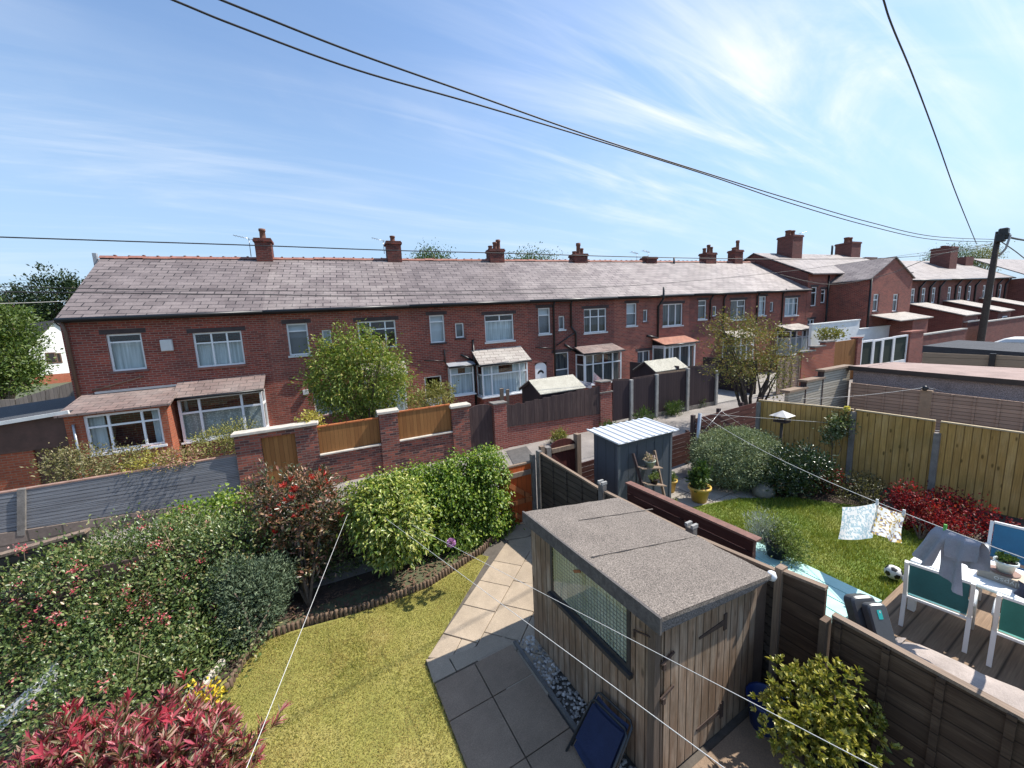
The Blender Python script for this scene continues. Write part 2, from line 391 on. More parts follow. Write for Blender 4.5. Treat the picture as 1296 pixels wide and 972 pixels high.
WIRE = plain('cable', (0.035,0.033,0.035), 0.6, 0.1, 3)
WHITECORD = plain('washing line', (0.58,0.57,0.54), 0.6, 0.05, 3)
METAL = plain('galvanised steel', (0.42,0.43,0.44), 0.35, 0.15, 8, 0, 0.8)
RUST = plain('rusty iron', (0.055,0.033,0.025), 0.8, 0.4, 20, 0.3)
SOIL = plain('soil', (0.045,0.030,0.021), 1.0, 0.5, 9, 1.0, c2=(0.085,0.055,0.038))
BARK = plain('bark', (0.14,0.105,0.075), 0.95, 0.4, 14, 0.8)
BARK_DARK = plain('dark bark', (0.065,0.05,0.04), 0.95, 0.4, 14, 0.8)
DOORW = plain('white door', (0.78,0.78,0.78), 0.4, 0.04, 3)
def glassmat():
    m, t, b = newmat('window glass'); out = t.nodes['Material Output']
    tr = t.nodes.new('ShaderNodeBsdfTransparent'); tr.inputs[0].default_value = (0.86,0.9,0.9,1)
    gl = t.nodes.new('ShaderNodeBsdfGlossy'); gl.inputs['Roughness'].default_value = 0.02
    lw = t.nodes.new('ShaderNodeLayerWeight'); lw.inputs['Blend'].default_value = 0.5
    k = MA(t, 'ADD', MA(t, 'MULTIPLY', MA(t, 'POWER', lw.outputs['Facing'], 4.0), 0.8), 0.07, True)
    mx = t.nodes.new('ShaderNodeMixShader'); t.links.new(k, mx.inputs[0])
    t.links.new(tr.outputs[0], mx.inputs[1]); t.links.new(gl.outputs[0], mx.inputs[2]); t.links.new(mx.outputs[0], out.inputs[0])
    return m
GLASS = glassmat()
def netmat(name, c1, c2, per=0.085, lace=False):
    m, t, b = newmat(name); v = uvn(t); s = t.nodes.new('ShaderNodeSeparateXYZ'); t.links.new(v, s.inputs[0])
    n1 = noise(t, mapv(t, v, (1/per, 0.5, 1)), 1.0, 3, 0.5)
    c = ramp(t, n1, [(0.35, c1), (0.65, c2)])
    if lace:
        vo = t.nodes.new('ShaderNodeTexVoronoi'); vo.inputs['Scale'].default_value = 22; t.links.new(v, vo.inputs['Vector'])
        c = mixc(t, ramp(t, vo.outputs['Distance'], [(0.25, (0,0,0)), (0.5, (0.6,)*3)]), c, scl(c1, 0.45))
    t.links.new(c, b.inputs['Base Color']); b.inputs['Roughness'].default_value = 0.95
    bump(t, b, n1, 0.6, 0.03)
    return m
NET = netmat('net curtain', (0.42,0.47,0.50), (0.74,0.80,0.84))
LACE = netmat('lace curtain', (0.42,0.45,0.43), (0.66,0.70,0.68), 0.12, True)
BLIND = plain('grey roller blind', (0.19,0.20,0.23), 0.8, 0.08, 3)
WBLIND = plain('pale roller blind', (0.62,0.65,0.70), 0.8, 0.05, 3)
CURT = netmat('dark curtain', (0.05,0.05,0.055), (0.16,0.155,0.15), 0.12)
FENCE_DK = planks('dark fence boards', (0.055,0.036,0.036), (0.085,0.055,0.05), 0.11, 0, grain=0.5, worn=(0.16,0.12,0.105), wornamt=0.35)
FENCE_DK2 = planks('plum fence boards', (0.040,0.028,0.032), (0.052,0.036,0.04), 0.14, 0, grain=0.3)
FENCE_GOLD = planks('stained boards', (0.29,0.135,0.045), (0.23,0.10,0.033), 0.11, 0, grain=0.35)
FENCE_NEW = planks('treated featheredge', (0.52,0.31,0.095), (0.40,0.23,0.068), 0.115, 0, grain=0.5, worn=(0.58,0.40,0.18), wornamt=0.6, gap=0.10, knots=.9, algae=(0.20,0.15,0.05))
FENCE_GREY = planks('grey weathered boards', (0.30,0.25,0.21), (0.22,0.185,0.155), 0.13, 0, worn=(0.38,0.33,0.28))
LAP = planks('lap panel', (0.075,0.062,0.052), (0.055,0.045,0.037), 0.12, 1, grain=0.5, worn=(0.15,0.125,0.105), wornamt=0.5, gap=0.12)
LAP_BROWN = planks('brown board panel', (0.085,0.053,0.035), (0.062,0.037,0.025), 0.16, 1, grain=0.6, worn=(0.22,0.15,0.10), wornamt=0.55, gap=0.06, algae=(0.05,0.036,0.028))
LAP_PALE = planks('pale lap panel', (0.37,0.255,0.195), (0.28,0.195,0.15), 0.11, 1, grain=0.4, gap=0.12)
SHEDWOOD = planks('shed boards', (0.195,0.125,0.08), (0.30,0.205,0.138), 0.115, 0, grain=0.65, worn=(0.44,0.36,0.28), wornamt=0.8, gap=0.09, bmp=0.9, knots=.7, algae=(0.10,0.085,0.055))
SHEDTRIM = planks('shed trim', (0.14,0.108,0.085), (0.12,0.09,0.07), 0.3, 0, grain=0.6, gap=0.001)
GATE = planks('orange stained gate', (0.55,0.12,0.03), (0.44,0.095,0.025), 0.11, 0, grain=0.3)
REDDARK = planks('dark red slats', (0.075,0.024,0.02), (0.055,0.02,0.017), 0.12, 1, grain=0.5, worn=(0.20,0.11,0.085), wornamt=0.35, gap=0.02)
REDDARK_V = planks('dark red boards', (0.085,0.022,0.018), (0.06,0.018,0.015), 0.11, 0, grain=0.4)
OLDWOOD = planks('old rail wood', (0.27,0.20,0.145), (0.21,0.15,0.11), 0.5, 0, grain=0.6, gap=0.001)
GREYPANEL = planks('grey slatted panel', (0.19,0.195,0.21), (0.165,0.17,0.185), 0.095, 1, rough=0.6, grain=0.15, worn=(0.27,0.28,0.30), wornamt=0.8, gap=0.08)
DECK = planks('deck boards', (0.25,0.17,0.11), (0.19,0.125,0.08), 0.19, 1, grain=0.5, worn=(0.33,0.24,0.16), gap=0.10)
ORANGEW = planks('orange timber', (0.48,0.16,0.06), (0.38,0.125,0.045), 0.5, 0, grain=0.4)
def feltmat(name, c, bmps=0.6):
    m, t, b = newmat(name); v = objc(t)
    f = noise(t, v, 75, 4, 0.85); f2 = noise(t, v, 2.2, 5)
    c0 = ramp(t, f, [(0.36, scl(c, 0.25)), (0.5, c), (0.64, scl(c, 2.2))])
    c0 = mixc(t, 0.6, c0, ramp(t, f2, [(0.3, (0.38,)*3), (0.7, (0.6,)*3)]), 'OVERLAY')
    t.links.new(c0, b.inputs['Base Color']); b.inputs['Roughness'].default_value = 0.95; bump(t, b, f, bmps, 0.006); return m
FELT = feltmat('mineral roofing felt', (0.15,0.127,0.108))
FELT_PALE = feltmat('pale roofing felt', (0.36,0.34,0.28), 0.4)
FELT_DARK = feltmat('dark felt', (0.045,0.048,0.055), 0.3)
PEBBLEDASH = feltmat('pebbledash', (0.27,0.22,0.21), 1.0)
CORR_RED = plain('sheet roof', (0.30,0.215,0.185), 0.9, 0.25, 2, 0.3)
def slabmat(name, c):
    m, t, b = newmat(name); v = objc(t)
    f = noise(t, v, 90, 3, 0.7); f2 = noise(t, v, 2.5, 7, 0.7)
    g = t.nodes.new('ShaderNodeNewGeometry')
    c0 = ramp(t, g.outputs['Random Per Island'], [(0, scl(c, 0.86)), (1, scl(c, 1.1))])
    c0 = mixc(t, ramp(t, f2, [(0.35, (0,0,0)), (0.8, (0.75,)*3)]), c0, scl(c, 0.55))
    c0 = mixc(t, 0.45, c0, ramp(t, f, [(0.3, (0.25,)*3), (0.7, (0.72,)*3)]), 'OVERLAY')
    t.links.new(c0, b.inputs['Base Color']); b.inputs['Roughness'].default_value = 0.95; bump(t, b, f, 0.4, 0.005); return m
SLAB = slabmat('paving slab', (0.39,0.31,0.225))
SLAB_GREY = slabmat('grey paving slab', (0.285,0.20,0.135))
def lawnmat(name, a, b_, c, sc1=0.9):
    m, t, b = newmat(name); v = objc(t)
    f = noise(t, v, sc1, 6, 0.65); f2 = noise(t, v, 45, 3, 0.7)
    c0 = ramp(t, f, [(0.3, a), (0.5, b_), (0.72, c)])
    c0 = mixc(t, 0.6, c0, ramp(t, f2, [(0.3, (0.2,)*3), (0.7, (0.75,)*3)]), 'OVERLAY')
    t.links.new(c0, b.inputs['Base Color']); b.inputs['Roughness'].default_value = 0.95; return m
LAWN = lawnmat('lawn turf', (0.15,0.15,0.03), (0.24,0.22,0.05), (0.33,0.27,0.09))
LAWN2 = lawnmat('neighbour turf', (0.07,0.11,0.016), (0.12,0.17,0.025), (0.22,0.22,0.05))
TARMAC = plain('old tarmac', (0.23,0.205,0.185), 0.95, 0.3, 1.2, 0.6, fine=80)
GROUND = plain('rough ground', (0.12,0.105,0.075), 1.0, 0.4, 0.5, 0.5, c2=(0.10,0.12,0.05))
YARD = plain('yard concrete', (0.27,0.25,0.225), 0.95, 0.3, 0.8, 0.4)

# ------------------------------------------------------------------ ground
def sheet(name, pts, dz, mat, kind='structure'):
    mb = MB(); mb.face([(p[0], p[1], gz(p[0])+dz) for p in pts]); o = mk(name, mb, mat)
    if o.data.polygons[0].normal.z < 0: o.data.flip_normals()
    return tag(o, kind=kind)
mb = MB(); xs = [-3000, -30, 110, 3000]
for a, b in zip(xs, xs[1:]): mb.face([(a,-3000,gz(a)-0.06), (b,-3000,gz(b)-0.06), (b,3000,gz(b)-0.06), (a,3000,gz(a)-0.06)])
o = mk('ground', mb, GROUND); tag(o, kind='structure')
def tq(s, d): p = TP(s, d, 0); return (p.x, p.y)
sheet('alley', [tq(-22, 4.4), tq(75, 4.4), tq(75, 9.6), tq(-22, 9.6)], -0.03, TARMAC)
sheet('back_yards', [tq(-0.5, 0.0), tq(75, 0.0), tq(75, 4.35), tq(-0.5, 4.35)], -0.03, YARD)
# ------------------------------------------------------------------ the terrace across the alley
def LX(s, d, z): return TP(s, d, z)
def TB(): return MB(LX)
def wall_open(mb, s0, s1, z0, z1, holes, d=0.0, rev=0.11):
    """front wall with real openings and their reveals"""
    S = sorted({s0, s1, *[h[0] for h in holes], *[h[1] for h in holes]}); Zs = sorted({z0, z1, *[h[2] for h in holes], *[h[3] for h in holes]})
    for a, b in zip(S, S[1:]):
        for p, q in zip(Zs, Zs[1:]):
            ms, mz = (a+b)/2, (p+q)/2
            if any(h[0] < ms < h[1] and h[2] < mz < h[3] for h in holes): continue
            mb.face([(a, d, p), (b, d, p), (b, d, q), (a, d, q)])
    for h in holes:
        a, b, p, q = h[:4]
        for u, v in (((a,p),(b,p)), ((b,p),(b,q)), ((b,q),(a,q)), ((a,q),(a,p))):
            mb.face([(u[0], d, u[1]), (v[0], d, v[1]), (v[0], d-rev, v[1]), (u[0], d-rev, u[1])])
def window(par, s0, s1, z0, z1, d=0.0, cols=(), rows=(), look=NET, extra=(), inset=0.06, fw=0.055, sill=True, look_top=None, lintel=True, sillmat=None, open_top=None):
    """cols: mullion fractions; rows: transom fractions; extra: (c0,c1,r) short transoms across columns"""
    mb = TB(); y0, y1 = d-inset-0.05, d-inset
    if open_top: look_top = look_top
    def bx(a, b, p, q, dy=0.0): mb.box(a, b, y0-0, y1+dy, p, q)
    bx(s0, s0+fw, z0, z1); bx(s1-fw, s1, z0, z1); bx(s0+fw, s1-fw, z0, z0+fw); bx(s0+fw, s1-fw, z1-fw, z1)
    W, H = s1-s0, z1-z0; ce = [s0+fw]
    for c in cols: x = s0+W*c; bx(x-fw*0.45, x+fw*0.45, z0+fw, z1-fw, 0.004); ce += [x-fw*0.45, x+fw*0.45]
    ce.append(s1-fw)
    for r in rows:
        z = z0+H*r
        for a, b in zip(ce[::2], ce[1::2]): bx(a, b, z-fw*0.42, z+fw*0.42)
    for c0, c1, r in extra:
        z = z0+H*r; bx(s0+W*c0+(fw if c0 == 0 else fw*0.45), s0+W*c1-(fw if c1 == 1 else fw*0.45), z-fw*0.42, z+fw*0.42)
    f = mk('window', mb, UPVC, par)
    g = TB(); g.face([(s0+0.02, y0+0.02, z0+0.02), (s1-0.02, y0+0.02, z0+0.02), (s1-0.02, y0+0.02, z1-0.02), (s0+0.02, y0+0.02, z1-0.02)]); mk('pane', g, GLASS, f, recalc=False)
    zt = z0+H*(rows[0] if rows and look_top is not None else 1.0)-0.02
    if look is not None:
        g = TB(); g.face([(s0+0.02, y0-0.10, z0+0.02), (s1-0.02, y0-0.10, z0+0.02), (s1-0.02, y0-0.10, zt), (s0+0.02, y0-0.10, zt)]); mk('curtain', g, look, f, recalc=False)
    if look_top not in (None, 'dark'):
        g = TB(); g.face([(s0+0.02, y0-0.10, zt), (s1-0.02, y0-0.10, zt), (s1-0.02, y0-0.10, z1-0.02), (s0+0.02, y0-0.10, z1-0.02)]); mk('blind', g, look_top, f, recalc=False)
    if sill:
        g = TB(); g.box(s0-0.05, s1+0.05, d-0.10, d+0.05, z0-0.075, z0-0.002); mk('sill', g, sillmat or SILL, f)
    if lintel:
        g = TB(); g.box(s0-0.14, s1+0.14, d-0.08, d+0.006, z1+0.002, z1+0.15); mk('lintel', g, LINTEL, f)
    return f
def bay(par, s0, s1, D, zb, zs, zt, zr, cols, rows, look, roofmat, base, over=0.1, sides=True, name='bay_window', look_top=None, fw=0.06, dtop=0.28, rl=0.0, rr=0.0):
    """bay: dwarf wall zb..zs, frame zs..zt, lean-to roof up to zr on the wall"""
    if zs > zb+0.05:
        g = TB(); g.box(s0+0.02, s1-0.02, 0.004, D-0.02, zb, zs-0.05); mk('bay_wall', g, base, par)
    mb = TB(); p = fw
    W = s1-s0; H = zt-zs
    mb.box(s0, s0+p, D-p, D, zs, zt); mb.box(s1-p, s1, D-p, D, zs, zt)
    mb.box(s0+p, s1-p, D-p, D, zs, zs+p); mb.box(s0+p, s1-p, D-p, D, zt-p, zt)
    ce = [s0+p]
    for c in cols: x = s0+W*c; mb.box(x-p*0.45, x+p*0.45, D-p, D+0.004, zs+p, zt-p); ce += [x-p*0.45, x+p*0.45]
    ce.append(s1-p)
    for r in rows:
        z = zs+H*r
        for a, b in zip(ce[::2], ce[1::2]): mb.box(a, b, D-p, D, z-p*0.42, z+p*0.42)
    for sx in (s0, s1-p):
        mb.box(sx, sx+p, 0.002, D-p, zs, zs+p); mb.box(sx, sx+p, 0.002, D-p, zt-p, zt); mb.box(sx, sx+p, 0.002, 0.05, zs+p, zt-p)
        for r in rows: mb.box(sx, sx+p, 0.05, D-p, zs+H*r-p*0.42, zs+H*r+p*0.42)
    mb.box(s0-0.06, s1+0.06, 0.003, D+0.07, zs-0.055, zs-0.003)       # board sill
    f = mk(name, mb, UPVC, par)
    g = TB(); g.face([(s0+.02, D-.04, zs+.02), (s1-.02, D-.04, zs+.02), (s1-.02, D-.04, zt-.02), (s0+.02, D-.04, zt-.02)])
    for sx in (s0+.03, s1-.03): g.face([(sx, .02, zs+.02), (sx, D-.05, zs+.02), (sx, D-.05, zt-.02), (sx, .02, zt-.02)])
    mk('pane', g, GLASS, f, recalc=False)
    zc = zs+H*(rows[0] if rows and look_top is not None else 1)-.02
    if look is not None:
        g = TB(); g.face([(s0+.05, D-.16, zs+.02), (s1-.05, D-.16, zs+.02), (s1-.05, D-.16, zc), (s0+.05, D-.16, zc)])
        for sx in (s0+.09, s1-.09): g.face([(sx, .05, zs+.02), (sx, D-.17, zs+.02), (sx, D-.17, zc), (sx, .05, zc)])
        mk('curtain', g, look, f, recalc=False)
    if look_top not in (None, 'dark'):
        g = TB(); g.face([(s0+.05, D-.16, zc), (s0+W*.38, D-.16, zc), (s0+W*.38, D-.16, zt), (s0+.05, D-.16, zt)])
        g.face([(s0+W*.68, D-.16, zc), (s1-.05, D-.16, zc), (s1-.05, D-.16, zt), (s0+W*.68, D-.16, zt)]); mk('blind', g, look_top, f, recalc=False)
    g = TB(); a, b = s0-over, s1+over; e = D+0.14; th = 0.055; ze = zt+0.07
    g.hexa([(a-rl, 0.004, zr-th), (b-rr, 0.004, zr-th), (b, e, ze-th), (a, e, ze-th)], [(a-rl, 0.004, zr), (b-rr, 0.004, zr), (b, e, ze), (a, e, ze)])
    mk('bay_roof', g, roofmat, par)
    g = TB(); g.box(s0-0.02, s1+0.02, 0.004, D+0.03, zt+0.001, zt+0.045)
    g.hexa([(s0, 0.004, zt+.046), (s0+.05, 0.004, zt+.046), (s0+.05, D*.9, zt+.046), (s0, D*.9, zt+.046)], [(s0, 0.004, zr-.08), (s0+.05, .004, zr-.08), (s0+.05, D*.9, zt+.07), (s0, D*.9, zt+.07)])
    g.hexa([(s1-.05, 0.004, zt+.046), (s1, 0.004, zt+.046), (s1, D*.9, zt+.046), (s1-.05, D*.9, zt+.046)], [(s1-.05, 0.004, zr-.08), (s1, .004, zr-.08), (s1, D*.9, zt+.07), (s1-.05, D*.9, zt+.07)])
    mk('bay_soffit', g, BLACKP, par)
    g = TB(); g.tube([(a, e+0.04, ze-0.05), (b, e+0.04, ze-0.05)], 0.045, 6); mk('bay_gutter', g, BLACKP, par)
    return f
ZE, ZR, DR = 5.22, 7.6, 4.0; ZR0 = ZR        # eaves, ridge, half depth
def chimney(par, s, zt, wS=0.95, wD=0.62, d=-4.0, zb=7.0, pots=(0.0,), ph=0.5, mat=BRICK_SOOT, corbel=True, potr=0.12, var=()):
    mb = TB(); mb.box(s-wS/2, s+wS/2, d-wD/2, d+wD/2, zb, zt-0.16)
    if corbel:
        mb.box(s-wS/2-.05, s+wS/2+.05, d-wD/2-.05, d+wD/2+.05, zt-0.158, zt-.06); mb.box(s-wS/2-.02, s+wS/2+.02, d-wD/2-.02, d+wD/2+.02, zt-.058, zt)
    c = mk('chimney', mb, mat, par)
    for k, q in enumerate(pots):
        h = ph*(var[k] if k < len(var) else 1.0)
        g = MB(); b = TP(s+q, d, zt-0.01)
        g.lathe([(potr*1.15, 0), (potr, 0.06), (potr*0.92, h*0.75), (potr*1.12, h*0.78), (potr*1.1, h), (potr*0.8, h), (potr*0.78, h-0.15)], b, 12)
        mk('chimney_pot', g, POTTERY, c)
    return c
def aerial(par, s, d, z, h=0.9, flip=1):
    g = TB(); g.tube([(s, d, z), (s, d, z+h)], 0.016, 5)
    g.tube([(s-0.55*flip, d+.1, z+h+.12), (s+0.12*flip, d, z+h-.02)], 0.011, 5)
    for k in range(6):
        x = s-0.5*flip+0.1*k*flip; zz = z+h+.11-.021*k; g.tube([(x, d-.16, zz), (x, d+.2, zz)], 0.007, 4)
    mk('aerial', g, METAL, par)
def pipe(par, pts, r=0.045, mat=BLACKP, name='drainpipe'):
    g = TB(); g.tube(pts, r, 8); return mk(name, g, mat, par)
BND = [0.0, 5.43, 10.61, 16.18, 21.36, 26.91, 32.45, 38.43]
HL = ['end terraced house of dark red brick with brown tiled kitchen lean-to and lace curtained bay',
      'brick terraced house half hidden behind the bushy green yard tree',
      'brick terraced house with net curtains and a pale roofed bay beside the square kitchen window',
      'brick terraced house with white arched door and wide multi paned bay',
      'brick terraced house with red tiled canopy over white glazed doors',
      'brick terraced house behind the sparse bronze leaved tree in the lane',
      'last low terraced house abutting the taller dark gabled house']
HOLES = [[(1.0,1.88,3.40,4.60),(3.23,4.65,3.29,4.49)],
         [(6.08,6.78,3.45,4.64),(7.25,7.58,3.62,4.34),(8.56,10.04,3.46,4.58),(6.7,8.0,1.0,2.0)],
         [(11.46,12.11,3.50,4.69),(12.59,12.99,3.64,4.29),(13.99,15.45,3.34,4.57)],
         [(16.78,17.45,3.51,4.77),(17.93,18.28,3.66,4.33),(19.44,20.88,3.38,4.61)],
         [(22.21,22.94,3.57,4.79),(23.38,23.73,3.74,4.40),(24.83,26.41,3.39,4.65)],
         [(27.66,28.38,3.63,4.77),(28.89,29.27,3.77,4.39),(30.51,31.94,3.45,4.67)],
         [(33.24,33.99,3.59,4.83),(34.41,34.80,3.80,4.43),(36.0,37.55,3.42,4.64)]]
def tz(px, py, d=0): return TT(px, py, d)
# ground floor openings read from where they show
d3 = (*[tz(537,478)[0], tz(559,478)[0]], 0.05, tz(548,476)[1])
k3 = (tz(566,465)[0], tz(597,465)[0], tz(590,500)[1], tz(580,463)[1])
d4 = (tz(677,462)[0], tz(692,462)[0], 0.1, tz(684,459)[1])
w4 = (tz(701,447)[0], tz(720,447)[0], tz(710,478)[1], tz(710,446)[1])
w5 = (tz(807,445)[0], tz(823,445)[0], tz(815,462)[1]-.25, tz(815,444)[1])
HOLES[2] += [(d3[0],d3[1],d3[2],d3[3])]
HOLES[3] += [d4, w4]; HOLES[4] += [w5]
HOUSE = []
for k in range(7):
    s0, s1 = BND[k], BND[k+1]; e = 0.0
    t = thing('terraced_house', HL[k], 'house', TP((s0+s1)/2, 0, 0), 'houses of the long red brick terrace')
    HOUSE.append(t)
    mb = TB(); wall_open(mb, s0, s1, -0.3, ZE, HOLES[k])
    mk('wall', mb, (BRICK,BRICK2,BRICK,BRICK3,BRICK2,BRICK3,BRICK)[k], t, recalc=False)
    mb = TB()
    if k == 0: mb.face([(s0, 0, -0.3), (s0, -8, -0.3), (s0, -8, ZE), (s0, -4, ZR-.08), (s0, 0, ZE)])
    else: mb.face([(s0, -0.02, -0.3), (s0, -8, -0.3), (s0, -8, ZE), (s0, -4, ZR-.08), (s0, -0.02, ZE)])
    if k == 6: mb.face([(s1, -.02, -0.3), (s1, -8, -0.3), (s1, -8, ZE), (s1, -4, ZR-.08), (s1, -.02, ZE)])
    mb.face([(s0, -8, -0.3), (s1, -8, -0.3), (s1, -8, ZE), (s0, -8, ZE)])
    mk('party_wall', mb, BRICK, t, recalc=False)
    # roof: front and rear slopes as one slab
    a = s0+(0.05 if k == 0 else 0); b = s1; ar = a-(0.36 if k == 0 else 0)
    mb = TB(); ov = 0.24; ze = ZE-ov*(ZR-ZE)/DR+0.09; th = 0.07
    mb.hexa([(a, ov, ze-th), (b, ov, ze-th), (b, -DR, ZR+.09-th), (ar, -DR, ZR+.09-th)], [(a, ov, ze), (b, ov, ze), (b, -DR, ZR+.09), (ar, -DR, ZR+.09)])
    mb.hexa([(a, -8-ov, ze-th), (b, -8-ov, ze-th), (b, -DR-.002, ZR+.09-th), (a, -DR-.002, ZR+.09-th)], [(a, -8-ov, ze), (b, -8-ov, ze), (b, -DR-.002, ZR+.09), (a, -DR-.002, ZR+.09)])
    rf = mk('roof', mb, (SLATE2,SLATE,SLATE2,SLATE,SLATE3,SLATE,SLATE3)[k], t)
    a0_ = a; a = ar; mb = TB(); n = int((b-a)/0.42)
    for i in range(n):
        x0 = a+(b-a)*i/n; x1 = a+(b-a)*(i+1)/n; ZR = ZR0+random.Random(k*99+i).uniform(-.012,.014)
        mb.hexa([(x0, -DR+.17, ZR+.035), (x0, -DR+.05, ZR+.14), (x0, -DR-.05, ZR+.14), (x0, -DR-.17, ZR+.035)], [(x1+.0, -DR+.17, ZR+.035), (x1, -DR+.05, ZR+.14), (x1, -DR-.05, ZR+.14), (x1, -DR-.17, ZR+.035)])
        mb.box(x1-.035, x1+.035, -DR-.07, -DR+.07, ZR+.141, ZR+.17)
    ZR = ZR0; mk('ridge_tiles', mb, TERRACOTTA, rf); a = a0_
    mb = TB(); mb.box(s0, s1, 0.003, 0.14, ZE-.20, ZE-.02); mk('fascia', mb, BLACKP, t)
    mb = TB(); mb.tube([(a, ov+.05, ze-.07), (b, ov+.05, ze-.07)], 0.062, 8); mk('gutter', mb, BLACKP, t)
H = HOUSE
def hw(k, i, **kw): a = HOLES[k][i]; return window(H[k], a[0], a[1], a[2], a[3], **kw)
hw(0,0, rows=(0.78,), look=NET, look_top='dark'); hw(0,1, cols=(0.36,0.68), rows=(0.70,), look=NET, look_top='dark', sillmat=TERRACOTTA)
hw(1,0, rows=(0.76,), look=BLIND, look_top=WBLIND, sillmat=GREYW); hw(1,1, look=WBLIND, lintel=False); hw(1,2, cols=(0.33,0.72), rows=(0.70,), look=None, look_top='dark'); hw(1,3, cols=(0.5,), look=NET)
hw(2,0, rows=(0.76,), look=WBLIND, sillmat=LINTEL); hw(2,1, look=BLIND, lintel=False, sillmat=LINTEL); hw(2,2, rows=(0.76,), extra=(), cols=(), look=NET, look_top='dark', sillmat=GREYW)
hw(3,0, rows=(0.72,), look=BLIND, look_top=WBLIND, sillmat=GREYW); hw(3,1, look=BLIND, lintel=False, sillmat=GREYW); hw(3,2, cols=(0.3,0.66), rows=(0.66,), look=CURT, look_top='dark', sillmat=GREYW)
hw(4,0, rows=(0.55,), look=BLIND, look_top=WBLIND, sillmat=GREYW); hw(4,1, look=BLIND, lintel=False); hw(4,2, cols=(0.32,0.66), look=CURT, sillmat=GREYW)
hw(5,0, rows=(0.72,), look=CURT, sillmat=GREYW); hw(5,1, look=BLIND, lintel=False); hw(5,2, cols=(0.5,), extra=((0.5,1,0.68),), look=CURT, sillmat=GREYW)
hw(6,0, rows=(0.75,), look=NET, sillmat=GREYW); hw(6,1, look=BLIND, lintel=False); hw(6,2, cols=(0.33,0.66), rows=(0.68,), look=NET, sillmat=GREYW)
# house 3: extra transom mullion of the wide bedroom window
mb = TB(); a = HOLES[2][2]; mb.box(a[0]+.73*1, a[0]+.78, -.11, -.056, a[2]+(a[3]-a[2])*.78, a[3]-.056); mk('window_bar', mb, UPVC, H[2])
# ground floors
# kitchen lean-to and lace bay of the end house
kx0, kx1, kD = 0.22, 2.60, 1.2
hole = (0.62, 2.42, 1.02, 2.20)
mb = TB(); wall_open(mb, kx0, kx1, -0.3, 2.28, [hole], d=kD)
mb.face([(kx0,0.004,-.3),(kx0,kD,-.3),(kx0,kD,2.28),(kx0,.004,2.66)]); mb.face([(kx1,0.004,-.3),(kx1,kD,-.3),(kx1,kD,2.28),(kx1,.004,2.66)])
mk('kitchen_wall', mb, BRICK_ORANGE, H[0], recalc=False)
window(H[0], *hole, d=kD, cols=(0.30,0.74), rows=(0.68,), look=None, look_top='dark', lintel=False, sill=True, sillmat=UPVC, fw=0.065)
mb = TB(); mb.box(hole[0], hole[0]+.36, kD-.30, kD-.28, hole[2], hole[3]); mb.box(hole[1]-.3, hole[1], kD-.30, kD-.28, hole[2], hole[3]); mk('kitchen_curtain', mb, NET, H[0])
mb = TB(); mb.hexa([(kx0-.05,.004,2.68),(kx1+.1,.004,2.68),(kx1+.16,kD+.16,2.26),(kx0-.12,kD+.16,2.26)], [(kx0-.05,.004,2.74),(kx1+.1,.004,2.74),(kx1+.16,kD+.16,2.32),(kx0-.12,kD+.16,2.32)]); mk('kitchen_roof', mb, SLATE_BROWN, H[0])
mb = TB(); mb.box(kx0+.3, kx1+.05, .004, .1, 2.735, 2.80); mk('flashing', mb, LEAD, H[0])
bay(H[0], 2.72, 5.12, 0.65, -0.3, 0.86, 2.34, 2.86, (0.24,0.74), (0.66,), LACE, SLATE_BROWN, BRICK, look_top='dark', fw=0.075)
pipe(H[0], [(0.13,.16,ZE-.15),(0.13,.07,ZE-.5),(0.13,.07,2.5)], 0.05, BROWNP)
pipe(H[0], [(0.45,.05,2.85),(0.9,.05,2.95),(1.75,.05,3.16)], 0.025, BROWNP)
pipe(H[0], [(0.42,kD+.06,2.0),(0.42,kD+.06,0.2)], 0.035, METAL)
mb = TB(); s_, z_ = TT(212,437); mb.box(s_-.16, s_+.16, .004, .12, z_-.19, z_+.19); mk('alarm_box', mb, GREYW, H[0], bevel=.02)
mb = TB(); s_, z_ = TT(195,589,kD); mb.tube([(s_,kD+.005,z_),(s_,kD+.14,z_)],.12,12); mk('flue', mb, METAL, H[0])
# house behind the tree
bay(H[1], 8.6, 10.15, 0.7, -0.3, 0.5, 2.36, 2.9, (0.5,), (0.66,), NET, SLATE_SMALL, BRICK, look_top='dark')
mb = TB(); s_, z_ = TT(387,496); mb.box(s_-.09, s_+.09, .004, .09, z_-.09, z_+.09); mk('meter_box', mb, GREYW, H[1])
pipe(H[1], [(5.95,.05,2.6),(6.5,.05,2.45)], .03, RUST)
# house 3
mb = TB(); kd = 0.3
window(H[2], d3[0], d3[1], 1.05, d3[3], look=None, lintel=False, sill=False, inset=.07)
mb = TB(); mb.box(d3[0], d3[1], -.11, -.07, .05, 1.045); mk('door', mb, DOORW, H[2])
ks0, ks1, kz0, kz1 = k3
bay(H[2], ks0+.02, ks1-.02, 0.3, -0.3, kz0+.1, kz1-.02, kz1+.18, (), (0.74,), NET, LEAD, BRICK, over=.06, look_top=WBLIND, name='kitchen_window')
b0, _ = TT(610,470,.75); b1, _ = TT(668,470,.75); zt3 = TT(612,463,.75)[1]; zs3 = TT(613,503,.75)[1]; zr3 = TT(605,442.5)[1]
bay(H[2], b0, b1, 0.75, -0.3, zs3, zt3, zr3, (0.20,0.82), (0.70,), NET, SLATE_SMALL, BRICK, look_top=NET, over=.14, rl=0.05, rr=0.12)
sp = TT(598,432)[0]
pipe(H[2], [(sp,.06,TT(598,430)[1]),(sp,.06,-.2)], .05)
pipe(H[2], [(TT(583,449)[0],.05,TT(583,449)[1]),(sp,.06,TT(598,457)[1])], .05)
